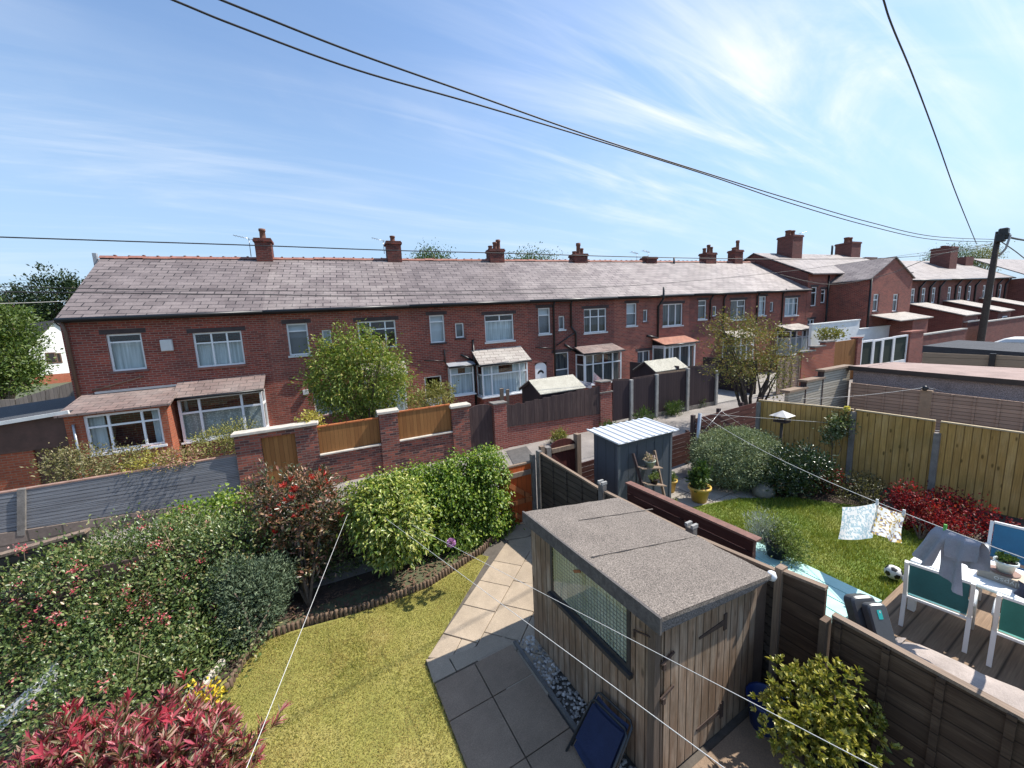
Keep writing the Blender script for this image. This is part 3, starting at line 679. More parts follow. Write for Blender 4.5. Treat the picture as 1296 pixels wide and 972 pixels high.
pipe(H[2], [(TT(562,440)[0],.05,TT(562,442)[1]),(TT(562,440)[0],.05,TT(562,460)[1])], .03)
pipe(H[2], [(TT(536,456)[0],.05,TT(536,456)[1]),(TT(563,457)[0],.05,TT(563,457)[1])], .02)
# house 4
mb = TB(); dw = (d4[0]+d4[1])/2; r = (d4[1]-d4[0])/2
prof = [(d4[0],.1),(d4[1],.1)]+[(dw+r*math.cos(a), d4[3]-.25+.25*math.sin(a)) for a in np.linspace(0, math.pi, 9)]
mb.hexa([(p[0], -.09, p[1]) for p in prof], [(p[0], -.04, p[1]) for p in prof])
dr4 = mk('door', mb, DOORW, H[3])
mb = TB(); pr = [(dw+r*.55*math.cos(a), d4[3]-.55+.18*math.sin(a)) for a in np.linspace(0, math.pi, 9)]+[(dw+r*.3*math.cos(a), d4[3]-.56+.08*math.sin(a)) for a in np.linspace(math.pi, 0, 7)]
mb.hexa([(p[0], -.04, p[1]) for p in pr], [(p[0], -.036, p[1]) for p in pr]); mk('fanlight', mb, DARKIN, dr4)
window(H[3], *w4, rows=(0.32,), look=BLIND, look_top=CURT, lintel=True, sillmat=UPVC)
b0, _ = TT(739,450,.75); b1, _ = TT(786.5,450,.75); zt4 = TT(739,449,.75)[1]; zr4 = TT(729,438.5)[1]
bay(H[3], b0, b1, 0.75, -0.3, zt4-1.55, zt4, zr4, (0.04,0.24,0.5,0.76,), (0.66,), CURT, SLATE_BROWN, BRICK, look_top=CURT, over=.1, rr=.1)
for x0, y0, y1 in ((700,381,478),(722,379,413)):
    s_ = TT(x0,400)[0]; pipe(H[3], [(s_,.2,TT(x0,y0)[1]),(s_,.06,TT(x0,y0)[1]-.25),(s_,.06,TT(x0,y1)[1])], .045)
s_ = TT(722,413)[0]; s2 = TT(728,424)[0]
pipe(H[3], [(s_,.06,TT(722,413)[1]),(s2,.06,TT(728,421)[1]),(s2,.06,TT(728,440)[1])], .05)
pipe(H[3], [(TT(704,437)[0],.05,TT(704,437)[1]),(s2,.06,TT(728,420)[1])], .035)
pipe(H[3], [(TT(714,436)[0],.05,TT(714,436)[1]),(s2,.06,TT(730,445)[1])], .05)
pipe(H[3], [(TT(677,439.5)[0],.05,TT(677,439.5)[1]),(TT(700,441)[0],.06,TT(700,441)[1])], .025)
# house 5
window(H[4], *w5, cols=(0.5,), look=BLIND, sillmat=GREYW)
b0, _ = TT(841,445,.9); b1, _ = TT(880,445,.9); zt5 = TT(841,437.5,.9)[1]; zr5 = TT(832,427.5)[1]
bay(H[4], b0, b1, 0.9, -0.3, 0.1, zt5, zr5, (0.17,0.26,0.5,0.8), (0.94,), CURT, TILE_RED, BRICK, over=.12, look_top=CURT, fw=.075)
s_ = TT(832,400)[0]
pipe(H[4], [(s_+.12,.32,TT(837,364)[1]),(s_+.12,.32,TT(837,378)[1]),(s_,.07,TT(832,388)[1]),(s_,.07,.0)], .055)
pipe(H[4], [(TT(818,425)[0],.05,TT(818,425)[1]),(s_,.07,TT(831,428)[1])], .06)
# houses 6, 7
b0, _ = TT(931,440,.9); b1, _ = TT(950,440,.9); zt6 = TT(935,428,.9)[1]
bay(H[5], b0, b1+.3, 0.9, -0.3, zt6-1.6, zt6, zt6+.45, (0.3,0.6), (0.7,), CURT, SLATE_SMALL, BRICK, look_top=CURT)
b0, _ = TT(1001,425,.9); b1, _ = TT(1026,425,.9); zt7 = TT(1010,418,.9)[1]
bay(H[6], b0, b1, 0.9, -0.3, zt7-1.6, zt7, zt7+.4, (0.3,0.6,0.8), (0.7,), NET, SLATE_SMALL, BRICK, look_top=CURT)
for k, px, yt, yb in ((5,898,373,405),(5,915,371,420),(6,957,369,410),(6,989,366,415)):
    s_ = TT(px,(yt+yb)/2)[0]; pipe(H[k], [(s_+.1,.2,TT(px,yt)[1]),(s_,.06,TT(px,yt)[1]-.35),(s_,.06,TT(px,yb)[1])], .045)
# chimneys: px centre, top of brickwork, stacks
def chim(k, px, yt, wS, pots, ph=.5, var=(), **kw):
    s_, z_ = TT(px, yt, -4.0); return chimney(H[k], s_, z_, wS, pots=pots, ph=ph, var=var, **kw)
chim(0, 333, 303, .62, (0,), .45); s_, z_ = TT(326,310,-4); aerial(H[0], s_-.3, -4.0, z_-.5, .75)
chim(1, 497, 306.5, .68, (0.0,), .30); s_, z_ = TT(486,316,-4); aerial(H[1], s_, -4.0, z_-.2, .62)
chim(2, 626.5, 316, .85, (-.28,.0,.2), .45, (.45,.9,1.2)); 
chim(3, 732, 322, .95, (-.3,.0,.22), .45, (.4,1.5,.8), potr=.13)
chim(4, 821, 326, .9, (-.4,-.2), .14, (.6,.6)); s_, z_ = TT(806,327,-4); aerial(H[4], s_, -4.0, z_-.6, .9); aerial(H[4], s_+1.0, -4.0, z_-.3, .7)
chim(5, 896, 320.5, 1.05, (-.38,.05,.32), .5, (.7,1.2,.9)); chim(6, 931, 317, .9, (-.25,-.05,.2), .5, (.4,.5,1.5))
s_, z_ = TT(853,336,-3.7); pipe(H[4], [(s_,-3.7,z_-.3),(s_,-3.7,z_+.55)], .06, name='vent_pipe')
s_, z_ = TT(927,343,-3.4); pipe(H[5], [(s_,-3.4,z_-.3),(s_,-3.4,z_+.2)], .06, name='vent_pipe')
mb = TB(); s_, z_ = TT(121.5,330,-4); mb.box(s_-.06,s_+.06,-4.06,-3.94,z_-.3,z_+.28); mk('vent_stub', mb, LEAD, H[0])
def RSD(px, py, s):
    dr = ray(px, py); t = (s-(CAM-TO).dot(TU))/dr.dot(TU); p = CAM+dr*t
    return -(p-TO).dot(TN), p.z-SL*s
# ------------------------------------------------------------------ taller dark gabled house past the terrace, and the row beyond
t = thing('gabled_house', 'tall dark brick house with sunlit two window gable and big chimneys', 'house', TP(45, 0, 0))
s0, s1 = 38.45, 52.6
hl = [(38.95,39.75,TT(1035,391)[1],TT(1035,361)[1])]
for (x0,y0,x1,y1) in ((1026,362.5,1037,386),(1042,365,1051,382)):
    pass
def hole_px(x0, y0, x1, y1, d=0):
    a = TT(x0,(y0+y1)/2,d)[0]; b = TT(x1,(y0+y1)/2,d)[0]; xm = (x0+x1)/2
    return (a, b, TT(xm,y1,d)[1], TT(xm,y0,d)[1])
hA = hole_px(1027,363,1038,387); hB = hole_px(1041.5,366,1050,383)
hC = hole_px(1021.5,404,1034,423); 
hA = (38.95,39.65,hA[2],hA[3]); hB = (40.15,40.75,hB[2],hB[3]); hC = (38.75,39.6,hC[2]-.3,hC[3])
mb = TB(); wall_open(mb, s0, s1, -.3, 6.25, [hA,hB,hC]); mk('wall', mb, BRICK, t, recalc=False)
mb = TB(); mb.face([(s0,-.01,-.3),(s0,-8,-.3),(s0,-8,6.25),(s0,-4,8.28),(s0,-.01,6.25)]); mb.face([(s1,0,-.3),(s1,-8,-.3),(s1,-8,6.25),(s1,-4,8.28),(s1,0,6.25)])
mb.face([(s0,-8,-.3),(s1,-8,-.3),(s1,-8,6.25),(s0,-8,6.25)]); mk('gable_wall', mb, BRICK_FAR, t, recalc=False)
mb = TB(); mb.hexa([(s0-.1,.35,6.15),(s1,.35,6.15),(s1,-4,8.32),(s0-.1,-4,8.32)],[(s0-.1,.35,6.23),(s1,.35,6.23),(s1,-4,8.40),(s0-.1,-4,8.40)])
mb.hexa([(s0-.1,-8.3,6.15),(s1,-8.3,6.15),(s1,-4.003,8.32),(s0-.1,-4.003,8.32)],[(s0-.1,-8.3,6.23),(s1,-8.3,6.23),(s1,-4.003,8.40),(s0-.1,-4.003,8.40)]); mk('roof', mb, SLATE, t)
for h in (hA,hB): window(t, *h, rows=(.7,), look=CURT, lintel=True, fw=.07)
window(t, *hC, cols=(.5,), rows=(.75,), look=CURT, fw=.07, sill=False)
# outrigger
o0, o1, oD, oz = 41.02, 46.9, 2.42, 5.55
zr_ = 6.95; om = 44.0
hG = [hole_px(1105,372,1111.5,394,oD), hole_px(1130,372,1137,394,oD)]
hG = [(h[0], h[0]+.75, h[2], h[3]) for h in hG]
mb = TB(); wall_open(mb, o0, o1, -.3, oz, hG, d=oD); mb.face([(o0,oD,oz),(o1,oD,oz),(om,oD,zr_)]); mk('outrigger_gable', mb, BRICK_RED, t, recalc=False)
def side_open(mb, s, d0, d1, z0, z1, holes):
    D = sorted({d0,d1,*[h[0] for h in holes],*[h[1] for h in holes]}); Z = sorted({z0,z1,*[h[2] for h in holes],*[h[3] for h in holes]})
    for a,b in zip(D,D[1:]):
        for p,q in zip(Z,Z[1:]):
            if any(h[0]<(a+b)/2<h[1] and h[2]<(p+q)/2<h[3] for h in holes): continue
            mb.face([(s,a,p),(s,b,p),(s,b,q),(s,a,q)])
hs = (1.0, 1.75, RSD(1070,419,o0)[1], RSD(1070,405,o0)[1])
mb = TB(); side_open(mb, o0, 0.0, oD, -.3, oz, [hs]); mk('outrigger_wall', mb, BRICK, t, recalc=False); mb = TB(); mb.face([(o1,0,-.3),(o1,oD,-.3),(o1,oD,oz),(o1,0,oz)]); mk('outrigger_wall', mb, BRICK, t, recalc=False)
mb = TB(); mb.box(o0+.03,o0+.08,hs[0],hs[1],hs[2],hs[2]+.08); mb.box(o0+.03,o0+.08,hs[0],hs[1],hs[3]-.08,hs[3]); mb.box(o0+.03,o0+.08,hs[0],hs[0]+.08,hs[2]+.08,hs[3]-.08); mb.box(o0+.03,o0+.08,hs[1]-.08,hs[1],hs[2]+.08,hs[3]-.08); mb.box(o0+.03,o0+.075,hs[0]+.08,hs[1]-.08,(hs[2]+hs[3])/2,(hs[2]+hs[3])/2+.06)
f = mk('window', mb, UPVC, t); mb = TB(); mb.face([(o0+.06,hs[0],hs[2]),(o0+.06,hs[1],hs[2]),(o0+.06,hs[1],hs[3]),(o0+.06,hs[0],hs[3])]); mk('pane', mb, GLASS, f, recalc=False)
for h in hG: window(t, *h, d=oD, rows=(.66,), look=CURT, look_top=WBLIND, fw=.08, lintel=False, sillmat=LINTEL)
mb = TB()
for a, sg in ((o0-.15,1),(o1+.15,-1)):
    mb.hexa([(a,oD+.1,oz-.07),(om-.001*sg,oD+.1,zr_+.02),(om-.001*sg,-2.2,zr_+.02),(a,-.3,oz-.07)],[(a,oD+.1,oz+.0),(om-.001*sg,oD+.1,zr_+.09),(om-.001*sg,-2.2,zr_+.09),(a,-.3,oz+.0)])
mk('outrigger_roof', mb, SLATE, t)
mb = TB(); lean = [(1098,402,o0+.1,oz)]
ls0, ls1, ld = 42.3, 46.2, 4.0
zb = TT(1096,399,oD)[1]
mb.hexa([(ls0-2.1+1.3,oD+.004,zb-.06),(ls1,oD+.004,zb-.06),(ls1,ld,zb-.5),(ls0-.8,ld,zb-.5)],[(ls0-.8,oD+.004,zb),(ls1,oD+.004,zb),(ls1,ld,zb-.44),(ls0-.8,ld,zb-.44)]); mk('porch_roof', mb, SLATE_SMALL, t)
mb = TB(); mb.box(ls1-2.4,ls1-.2,oD+.004,ld-.2,-.3,zb-.55); mk('porch_wall', mb, BRICK_RED, t)
chimney(t, 41.9, 9.62, 1.3, 1.2, d=-3.4, zb=6.6, pots=(-.3,.2), ph=.45, mat=BRICK_FAR, potr=.2); aerial(t, 43.2, -3.4, 9.0, .9, -1)
chimney(t, 51.6, 9.45, 1.5, 1.3, d=-4, zb=7.6, pots=(-.3,.2), ph=.5, mat=BRICK_FAR, potr=.2)
pipe(t, [(40.9,.05,6.1),(40.9,.05,.5)], .06); pipe(t, [(41.08,oD+.06,oz),(41.08,oD+.06,1.0)], .06); pipe(t, [(48.3,-3.6,8.3),(48.3,-3.6,9.1)], .08, name='vent_pipe')
# far row
FLAB = ['far brick row house with a low lean-to just past the big gable', 'far brick row house with drainpipes and lean-to behind the pole', 'far brick row house with a squat chimney beyond the pole']
zE, zR = 5.62, 7.85
for k, (a, b) in enumerate(((52.7,59.6),(59.6,67.5),(67.5,75.0))):
    t = thing('row_house', FLAB[k], 'house', TP((a+b)/2,0,0), 'houses of the far brick row')
    W_ = b-a; hs_ = [(a+W_*f, a+W_*f+.75, 3.5, 4.9) for f in (.12,.4,.68)]
    mb = TB(); wall_open(mb, a, b, -.3, zE, hs_); mb.face([(a,-.01,-.3),(a,-8,-.3),(a,-8,zE),(a,-4,zR),(a,-.01,zE)]); mb.face([(b,-.01,-.3),(b,-8,-.3),(b,-8,zE),(b,-4,zR),(b,-.01,zE)]); mb.face([(a,-8,-.3),(b,-8,-.3),(b,-8,zE),(a,-8,zE)])
    mk('wall', mb, BRICK_FAR, t, recalc=False)
    for h in hs_: window(t, *h, rows=(.6,), look=CURT, look_top=WBLIND, fw=.1, lintel=False)
    mb = TB(); mb.hexa([(a,.35,zE-.1),(b,.35,zE-.1),(b,-4,zR+.03),(a,-4,zR+.03)],[(a,.35,zE-.02),(b,.35,zE-.02),(b,-4,zR+.11),(a,-4,zR+.11)]); mb.hexa([(a,-8.3,zE-.1),(b,-8.3,zE-.1),(b,-4.003,zR+.03),(a,-4.003,zR+.03)],[(a,-8.3,zE-.02),(b,-8.3,zE-.02),(b,-4.003,zR+.11),(a,-4.003,zR+.11)]); mk('roof', mb, SLATE, t)
    mb = TB(); mb.tube([(a,.4,zE-.1),(b,.4,zE-.1)],.07,6); mk('gutter', mb, BLACKP, t)
    l0, l1, lD = a+.3, a+3.1, 3.4
    mb = TB(); mb.hexa([(l0,.003,-.3),(l1,.003,-.3),(l1,lD,-.3),(l0,lD,-.3)],[(l0,.003,3.55),(l1,.003,3.55),(l1,lD,2.4),(l0,lD,2.4)]); mk('lean_to', mb, BRICK_FAR, t)
    mb = TB(); mb.hexa([(l0-.15,.004,3.6),(l1+.15,.004,3.6),(l1+.15,lD+.2,2.4),(l0-.15,lD+.2,2.4)],[(l0-.15,.004,3.68),(l1+.15,.004,3.68),(l1+.15,lD+.2,2.48),(l0-.15,lD+.2,2.48)]); mk('lean_to_roof', mb, SLATE_SMALL, t)
    mb = TB(); mb.box(l0+.9,l0+1.9,lD+.003,lD+.06,1.0,2.0); wf = mk('window', mb, UPVC, t)
    mb = TB(); mb.box(l0+1.0,l0+1.8,lD+.061,lD+.065,1.1,1.9); mk('pane', mb, DARKIN, wf)
    for q in (.3,.58,.86):
        pipe(t, [(a+W_*q+.4,.3,zE-.1),(a+W_*q,.07,zE-.7),(a+W_*q,.07,1.2)], .07)
    if k == 0: chimney(t, 57.5, 8.55, 2.2, 1.0, d=-5.2, zb=7.0, pots=(), mat=BRICK_FAR, corbel=False)
    if k == 1: s_, z_ = TT(1238,322,-2.5); chimney(t, min(s_,66.8), 9.05, 1.7, 1.5, d=-2.6, zb=6.2, pots=(-.4,.4), ph=.2, mat=BRICK_FAR, potr=.2)
    if k == 2: chimney(t, 73.6, 8.4, 2.0, 1.0, d=-3.2, zb=6.5, pots=(), mat=BRICK_FAR, corbel=False)
t = thing('slate_roofed_house', 'distant brick house with grey slate roof at the end of the far row', 'house', TP(82,0,0))
mb = TB(); mb.box(75.2,95,-7,1.2,-.3,5.4); mk('wall', mb, BRICK_FAR, t)
mb = TB(); mb.hexa([(75,1.6,5.38),(95,1.6,5.38),(95,-3,8.0),(75,-3,8.0)],[(75,1.6,5.48),(95,1.6,5.48),(95,-3,8.1),(75,-3,8.1)]); mk('roof', mb, SLATE, t)
for q in (76.2,79.5):
    window(t, q, q+1.2, 3.2, 4.6, d=1.2, rows=(.5,), look=CURT, fw=.12, lintel=False)

# ------------------------------------------------------------------ yard walls of the terrace along the alley
WD = 4.55
def S(px, py, d=WD): return TT(px, py, d)[0]
def Zp(px, py, d=WD): return TT(px, py, d)[1]
t = thing('yard_wall', 'mottled brick yard wall with two stained timber panels and stone coping', 'garden wall', TP(3, WD-.1, 0))
g0, g1, gt = S(333,580), S(377,580), Zp(355,551)
a0, a1, a2, a3, a4, a5 = S(301,590), S(403,560), S(481,545), S(504,540), S(572,535), S(594,535)
led, led2 = Zp(440,571), Zp(540,553)
top1, topP, top3 = Zp(350,545), Zp(490,523), Zp(583,515)
TH = .22
mb = TB(); mb.box(a0, g0, WD-TH, WD, -.35, top1); mb.box(g1, a1, WD-TH, WD, -.35, top1); mb.box(g0, g1, WD-TH, WD, gt, top1)
mb.box(a1, a2, WD-TH, WD, -.35, led); mb.box(a2, a3, WD-TH-.06, WD+.06, -.35, topP); mb.box(a3, a4, WD-TH, WD, -.35, led2); mb.box(a4, a5, WD-TH-.06, WD+.06, -.35, top3)
mk('brickwork', mb, BRICK_MIX, t)
for p, q, z, ex in ((a0,a1,top1,.04),(a2,a3,topP,.08),(a4,a5,top3,.1)):
    mb = TB(); mb.box(p-.05, q+.05, WD-TH-.1, WD+ex+.04, z+.002, z+.085); mk('coping', mb, STONE, t, bevel=.012)
for p, q, z in ((a1,a2,led),(a3,a4,led2)):
    mb = TB(); mb.box(p+.002, q-.002, WD-TH-.03, WD+.05, z+.002, z+.05); mk('ledge', mb, STONE, t, bevel=.008)
for p, q, z, zt_ in ((a1,a2,led,Zp(442,536)),(a3,a4,led2,Zp(537,518))):
    mb = TB(); mb.box(p+.01, q-.01, WD-.13, WD-.07, z+.052, zt_); pn = mk('timber_panel', mb, FENCE_GOLD, t)
    mb = TB(); mb.box(p+.01, q-.01, WD-.15, WD-.05, zt_+.002, zt_+.04); mk('cap_rail', mb, ORANGEW, pn)
mb = TB(); mb.box(g0+.005, g1-.005, WD-.14, WD-.08, -.2, gt-.01); mk('gate', mb, FENCE_GOLD, t)
mb = TB(); sk0, sk1 = S(506,520,3.2), S(571,510,3.2)
sk = tag(mk('shed_roof_sheet', MB(LX).hexa([(a3+.1,3.3,top3-.25),(a4+.4,3.3,top3-.25),(a4+.4,WD-.35,top3-.02),(a3+.1,WD-.35,top3-.02)],[(a3+.1,3.3,top3-.2),(a4+.4,3.3,top3-.2),(a4+.4,WD-.35,top3+.03),(a3+.1,WD-.35,top3+.03)]), plain('pink sheet',(0.55,0.35,0.28),.8,.1), None), 'pinkish flat sheet showing just above the second timber wall panel', 'roof sheet')
# dark arched gate
t = thing('yard_gate', 'dark brown arched boarded gate between two brick piers', 'gate', TP((a5+S(625,540))/2, WD-.1, 0))
q0, q1 = a5+.01, S(625,540)-.01; zt_ = Zp(610,514)
pr = [(q0,-.25),(q1,-.25)]+[((q0+q1)/2+(q1-q0)/2*math.cos(x), zt_-.12+.16*math.sin(x)) for x in np.linspace(0,math.pi,9)]
mb = TB(); mb.hexa([(p[0],WD-.14,p[1]) for p in pr],[(p[0],WD-.08,p[1]) for p in pr]); mk('gate_leaf', mb, FENCE_DK, t)
# red wall with dark boards
t = thing('yard_wall', 'red brick yard wall with ragged dark boards fixed along its top', 'garden wall', TP((q1+S(773,510))/2, WD-.1, 0))
b0, b1, b2, b3 = S(625.5,535), S(641,530), S(759,520), S(773.5,515)
mb = TB(); zt_ = Zp(633,511); mb.box(b0,b1,WD-.35,WD+.05,-.35,zt_); zl0, zl1 = Zp(641,536), Zp(759,520)
mb.hexa([(b1,WD-.22,-.35),(b2,WD-.22,-.35),(b2,WD,-.35),(b1,WD,-.35)],[(b1,WD-.22,zl0),(b2,WD-.22,zl1),(b2,WD,zl1),(b1,WD,zl0)])
zt2 = Zp(766,483.5); mb.box(b2,b3,WD-.35,WD+.06,-.35,zt2-.42); mb.box(b2+.03,b3-.03,WD-.32,WD+.03,zt2-.37,zt2)
mk('brickwork', mb, BRICK_RED, t)
for p,q,z in ((b0,b1,zt_),(b2+.03,b3-.03,zt2),(b2,b3,zt2-.42)):
    mb = TB(); mb.box(p-.03,q+.03,WD-.38,WD+.09,z+.001,z+.048); mk('coping', mb, CONC_DARK, t)
mb = TB(); z0_, z1_ = Zp(645,513), Zp(757,489); rng = np.random.default_rng(4); nb = 22
for i in range(nb):
    x0 = b1+.01+(b2-b1-.02)*i/nb; x1 = b1+.01+(b2-b1-.02)*(i+1)/nb; z = z0_+(z1_-z0_)*i/nb+rng.uniform(-.03,.03)
    mb.box(x0+.003, x1-.003, WD+.004, WD+.03, zl0-.12+(zl1-zl0)*i/nb, z)
mk('board_panel', mb, FENCE_DK, t)
# tall plum fence on concrete posts
t = thing('board_fence', 'tall plum brown close boarded fence on pale concrete posts along the alley', 'fence', TP(S(850,510), WD-.1, 0))
PX = [(774.5,None,None),(799,481.5,533),(831,474.5,523),(870,467,518),(906,470,511)]
PS = [S(x,505) for x,_,_ in PX]
for i, (x, yt, yb) in enumerate(PX):
    if yt is None: continue
    mb = TB(); zt_ = Zp(x,yt); mb.box(PS[i]-.07, PS[i]+.07, WD-.1, WD+.05, -.3, zt_+.03); mk('post', mb, CONC, t, bevel=.01)
for i, (yl, yr) in enumerate(((482,481.5),(480.5,476),(474,469.5),(465.5,463))):
    p, q = PS[i]+.075, PS[i+1]-.075; zl_, zr_2 = Zp(PX[i][0]+2,yl), Zp(PX[i+1][0]-2,yr)
    mb = TB(); mb.hexa([(p,WD-.08,-.05),(q,WD-.08,-.05),(q,WD-.02,-.05),(p,WD-.02,-.05)],[(p,WD-.08,zl_),(q,WD-.08,zr_2),(q,WD-.02,zr_2),(p,WD-.02,zl_)]); pn = mk('panel', mb, FENCE_DK2, t)
    mb = TB(); mb.bar((p,WD-.05,zl_+.02),(q,WD-.05,zr_2+.02),.03,.09); mk('cap_rail', mb, OLDWOOD if i == 2 else FENCE_DK, pn)
    if i: mb = TB(); mb.box(p,q,WD-.09,WD-.005,-.3,-.06); mk('gravel_board', mb, CONC_DARK, t)
# fences between the yards
for s_, h_, lb in ((21.6,1.75,'dark boarded fence running from the wide multi paned bay to the alley'),(27.0,1.5,'dark low fence between the glazed door yard and the next'),(10.65,1.3,'dark fence beside the square kitchen window yard')):
    mb = MB(LX); mb.box(s_-.03, s_+.03, 1.0, WD-.4, -.3, h_); tag(mk('yard_fence', mb, FENCE_DK2), lb, 'fence', 'fences dividing the terrace yards')
# felted sheds
def felt_shed(ridgeL, ridgeR, eaveR, eaveL, deave, lab):
    s0_ = S(*eaveL, deave); s1_ = S(*eaveR, deave); ze_ = Zp(*eaveL, deave); dr, zr2 = RSD(*ridgeL, s0_)
    t = thing('garden_shed', lab, 'shed', TP((s0_+s1_)/2, deave-.5, 0), 'felt roofed sheds in the terrace yards')
    wv = deave-dr
    mb = TB(); mb.hexa([(s0_,deave,ze_),(s1_,deave,ze_),(s1_,dr,zr2),(s0_,dr,zr2)],[(s0_,deave,ze_+.03),(s1_,deave,ze_+.03),(s1_,dr,zr2+.03),(s0_,dr,zr2+.03)])
    mb.hexa([(s0_,dr-wv,ze_),(s1_,dr-wv,ze_),(s1_,dr-.002,zr2),(s0_,dr-.002,zr2)],[(s0_,dr-wv,ze_+.03),(s1_,dr-wv,ze_+.03),(s1_,dr-.002,zr2+.03),(s0_,dr-.002,zr2+.03)])
    mk('roof', mb, FELT_PALE, t)
    mb = TB(); e = .1
    pr = [(deave-e,-.3),(deave-e,ze_-.02),(dr,zr2-.02),(dr-wv+e,ze_-.02),(dr-wv+e,-.3)]
    mb.hexa([(s0_+e,p[0],p[1]) for p in pr],[(s1_-e,p[0],p[1]) for p in pr]); mk('wall', mb, FENCE_DK2, t)
    mb = TB()
    for A_, B_ in (((deave,ze_-.04),(dr,zr2-.04)),((dr-wv,ze_-.04),(dr,zr2-.04))): mb.bar((s0_+.03,A_[0],A_[1]),(s0_+.03,B_[0],B_[1]),.03,.1)
    mk('bargeboard', mb, FENCE_DK, t)
felt_shed((669,482),(726,476),(742,492.5),(684,500),4.05,'small dark shed with pale green grey felt roof behind the ragged boards')
felt_shed((815,458),(858,456),(871,466.5),(830,471.5),4.1,'small dark shed with pale felt roof behind the tall plum fence')
# planks leaning at the wall, cloths on the line
mb = MB(LX); s_ = S(640,505,4.2); mb.bar((s_-.1,4.0,.3),(s_-.16,4.25,1.86),.14,.04,(0,1,0)); mb.bar((s_+.12,4.0,.3),(s_+.05,4.3,1.80),.12,.04,(0,1,0)); tag(mk('timber_offcuts', mb, OLDWOOD), 'two old timber planks propped upright behind the arched gate pier', 'planks')
PINKW = None
def thin(m, t, b, c, k=.5):                              # thin cotton lets light through
    tr = t.nodes.new('ShaderNodeBsdfTranslucent'); t.links.new(c, tr.inputs[0]); mx = t.nodes.new('ShaderNodeMixShader'); mx.inputs[0].default_value = k
    t.links.new(b.outputs[0], mx.inputs[1]); t.links.new(tr.outputs[0], mx.inputs[2]); t.links.new(mx.outputs[0], t.nodes['Material Output'].inputs[0]); return m
def clothmat(name, c1, c2, sc1, c3=None, lo=.45, hi=.52):
    m, t, b = newmat(name); v = uvn(t); f = noise(t, mapv(t, v, (sc1, sc1*.6, 1)), 1.0, 2)
    st = [(lo, c1), (hi, c2)] + ([(hi+.12, c3)] if c3 else [])
    cc = ramp(t, f, st); t.links.new(cc, b.inputs['Base Color']); b.inputs['Roughness'].default_value = .95; return thin(m, t, b, cc)
def hang(mb, A, B, drop, rng, amp=.03, nx=12, nz=8, skew=0):
    A, B = Vector(A), Vector(B); u = (B-A); nrm = Vector((0,0,1)).cross(u).normalized(); P = []
    for j in range(nz+1):
        r = []
        for i in range(nx+1):
            f = i/nx; g_ = j/nz; sag = -.02*math.sin(math.pi*f)
            p = A+u*f+Vector((0,0,-drop*g_+sag))+nrm*amp*g_*math.sin(f*9+g_*2+skew)+u*.03*math.sin(g_*3+skew)
            r.append(tuple(p))
        P.append(r)
    return mb.grid(P)
rng = np.random.default_rng(1)
p1 = TP(S(751,470,3.6),3.6,Zp(751,470,3.6)); p2 = TP(S(762,480,3.6),3.6,Zp(762,480,3.6))
mb = MB(); hang(mb, p1, p2, .5, rng); tag(mk('patterned_cloth', mb, clothmat('pink check', (.75,.35,.36), (.8,.7,.68), 16)), 'pinkish red and white cloth hung beside the brick pier', 'cloth')
p1 = TP(S(728,478,3.3),3.3,Zp(728,480,3.3)); p2 = TP(S(748,482,3.3),3.3,Zp(748,484,3.3))
mb = MB(); hang(mb, p1, p2, .25, rng); tag(mk('patterned_cloth', mb, clothmat('blue white cloth', (.75,.76,.78), (.3,.36,.5), 10)), 'white and blue patterned cloth hung over the ragged boards', 'cloth')
# alley manhole
mb = MB(); z = gz(6)-.02
q = [G(641,571,-.025), G(666,565,-.025), G(679,581,-.025), G(650,588,-.025)]
mb.extr([tuple(p) for p in q], (0,0,.012)); tag(mk('manhole_cover', mb, plain('dark iron',(0.09,0.085,0.08),.7,.3,8)), 'dark square cover plate set in the alley paving', 'manhole cover')
# ------------------------------------------------------------------ grey slatted fence on its old wall, outbuilding, far left
t = thing('panel_fence', 'long grey ribbed panel fence on a low stone wall across the alley', 'fence', WY(150,640,12.5))
A0, A1 = WY(-90,686,12.5), WY(304,630,12.4); 
def fl(px, yt, yb): return WY(px, yt, 12.45), WY(px, yb, 12.45)
segs = [(-90,27.5),(29.5,304)]
def topy(x): return 625-(x/300)*48
def boty(x): return 675-(x/303)*46.5
for a, b in segs:
    for k in range(2):
        mb = MB()
        pa = [WY(a,topy(a),12.45), WY(b,topy(b),12.45), WY(b,boty(b),12.45), WY(a,boty(a),12.45)]
        u0, u1 = pa[0].lerp(pa[3],k*.5+ (.006 if k else 0)), pa[1].lerp(pa[2],k*.5+(.006 if k else 0)); l0, l1 = pa[0].lerp(pa[3],k*.5+.5), pa[1].lerp(pa[2],k*.5+.5)
        n = 6
        for i in range(n):
            p, q, r, s_ = u0.lerp(l0,i/n), u1.lerp(l1,i/n), u1.lerp(l1,(i+.86)/n), u0.lerp(l0,(i+.86)/n)
            mb.extr([tuple(x) for x in (p,q,r,s_)], (0,.05,0))
        mb.extr([tuple(x+Vector((0,.012,0))) for x in (u0,u1,l1,l0)], (0,.03,0))
        mk('panel', mb, GREYPANEL, t)
for x in (28.5,):
    mb = MB(); a, b = fl(x, topy(x)-2, boty(x)+6); mb.bar(tuple(b), tuple(a+Vector((0,0,.0))), .12, .12); mk('post', mb, CONC_DARK, t)
mb = MB(); a, b = WY(-90,topy(-90)-1.5,12.5), WY(304,topy(304)-1.5,12.5); mb.bar(a, b, .12, .03); mk('cap_rail', mb, plain('rust cap',(0.28,0.17,0.13),.8,.4,5), t)
STONEWALL = brickmat('old stone', (0.24,0.19,0.16), (0.15,0.12,0.105), (0.09,0.075,0.065), bw=.55, bh=.3, ms=.02, dirt=.6, weather=(0.07,0.06,0.055))
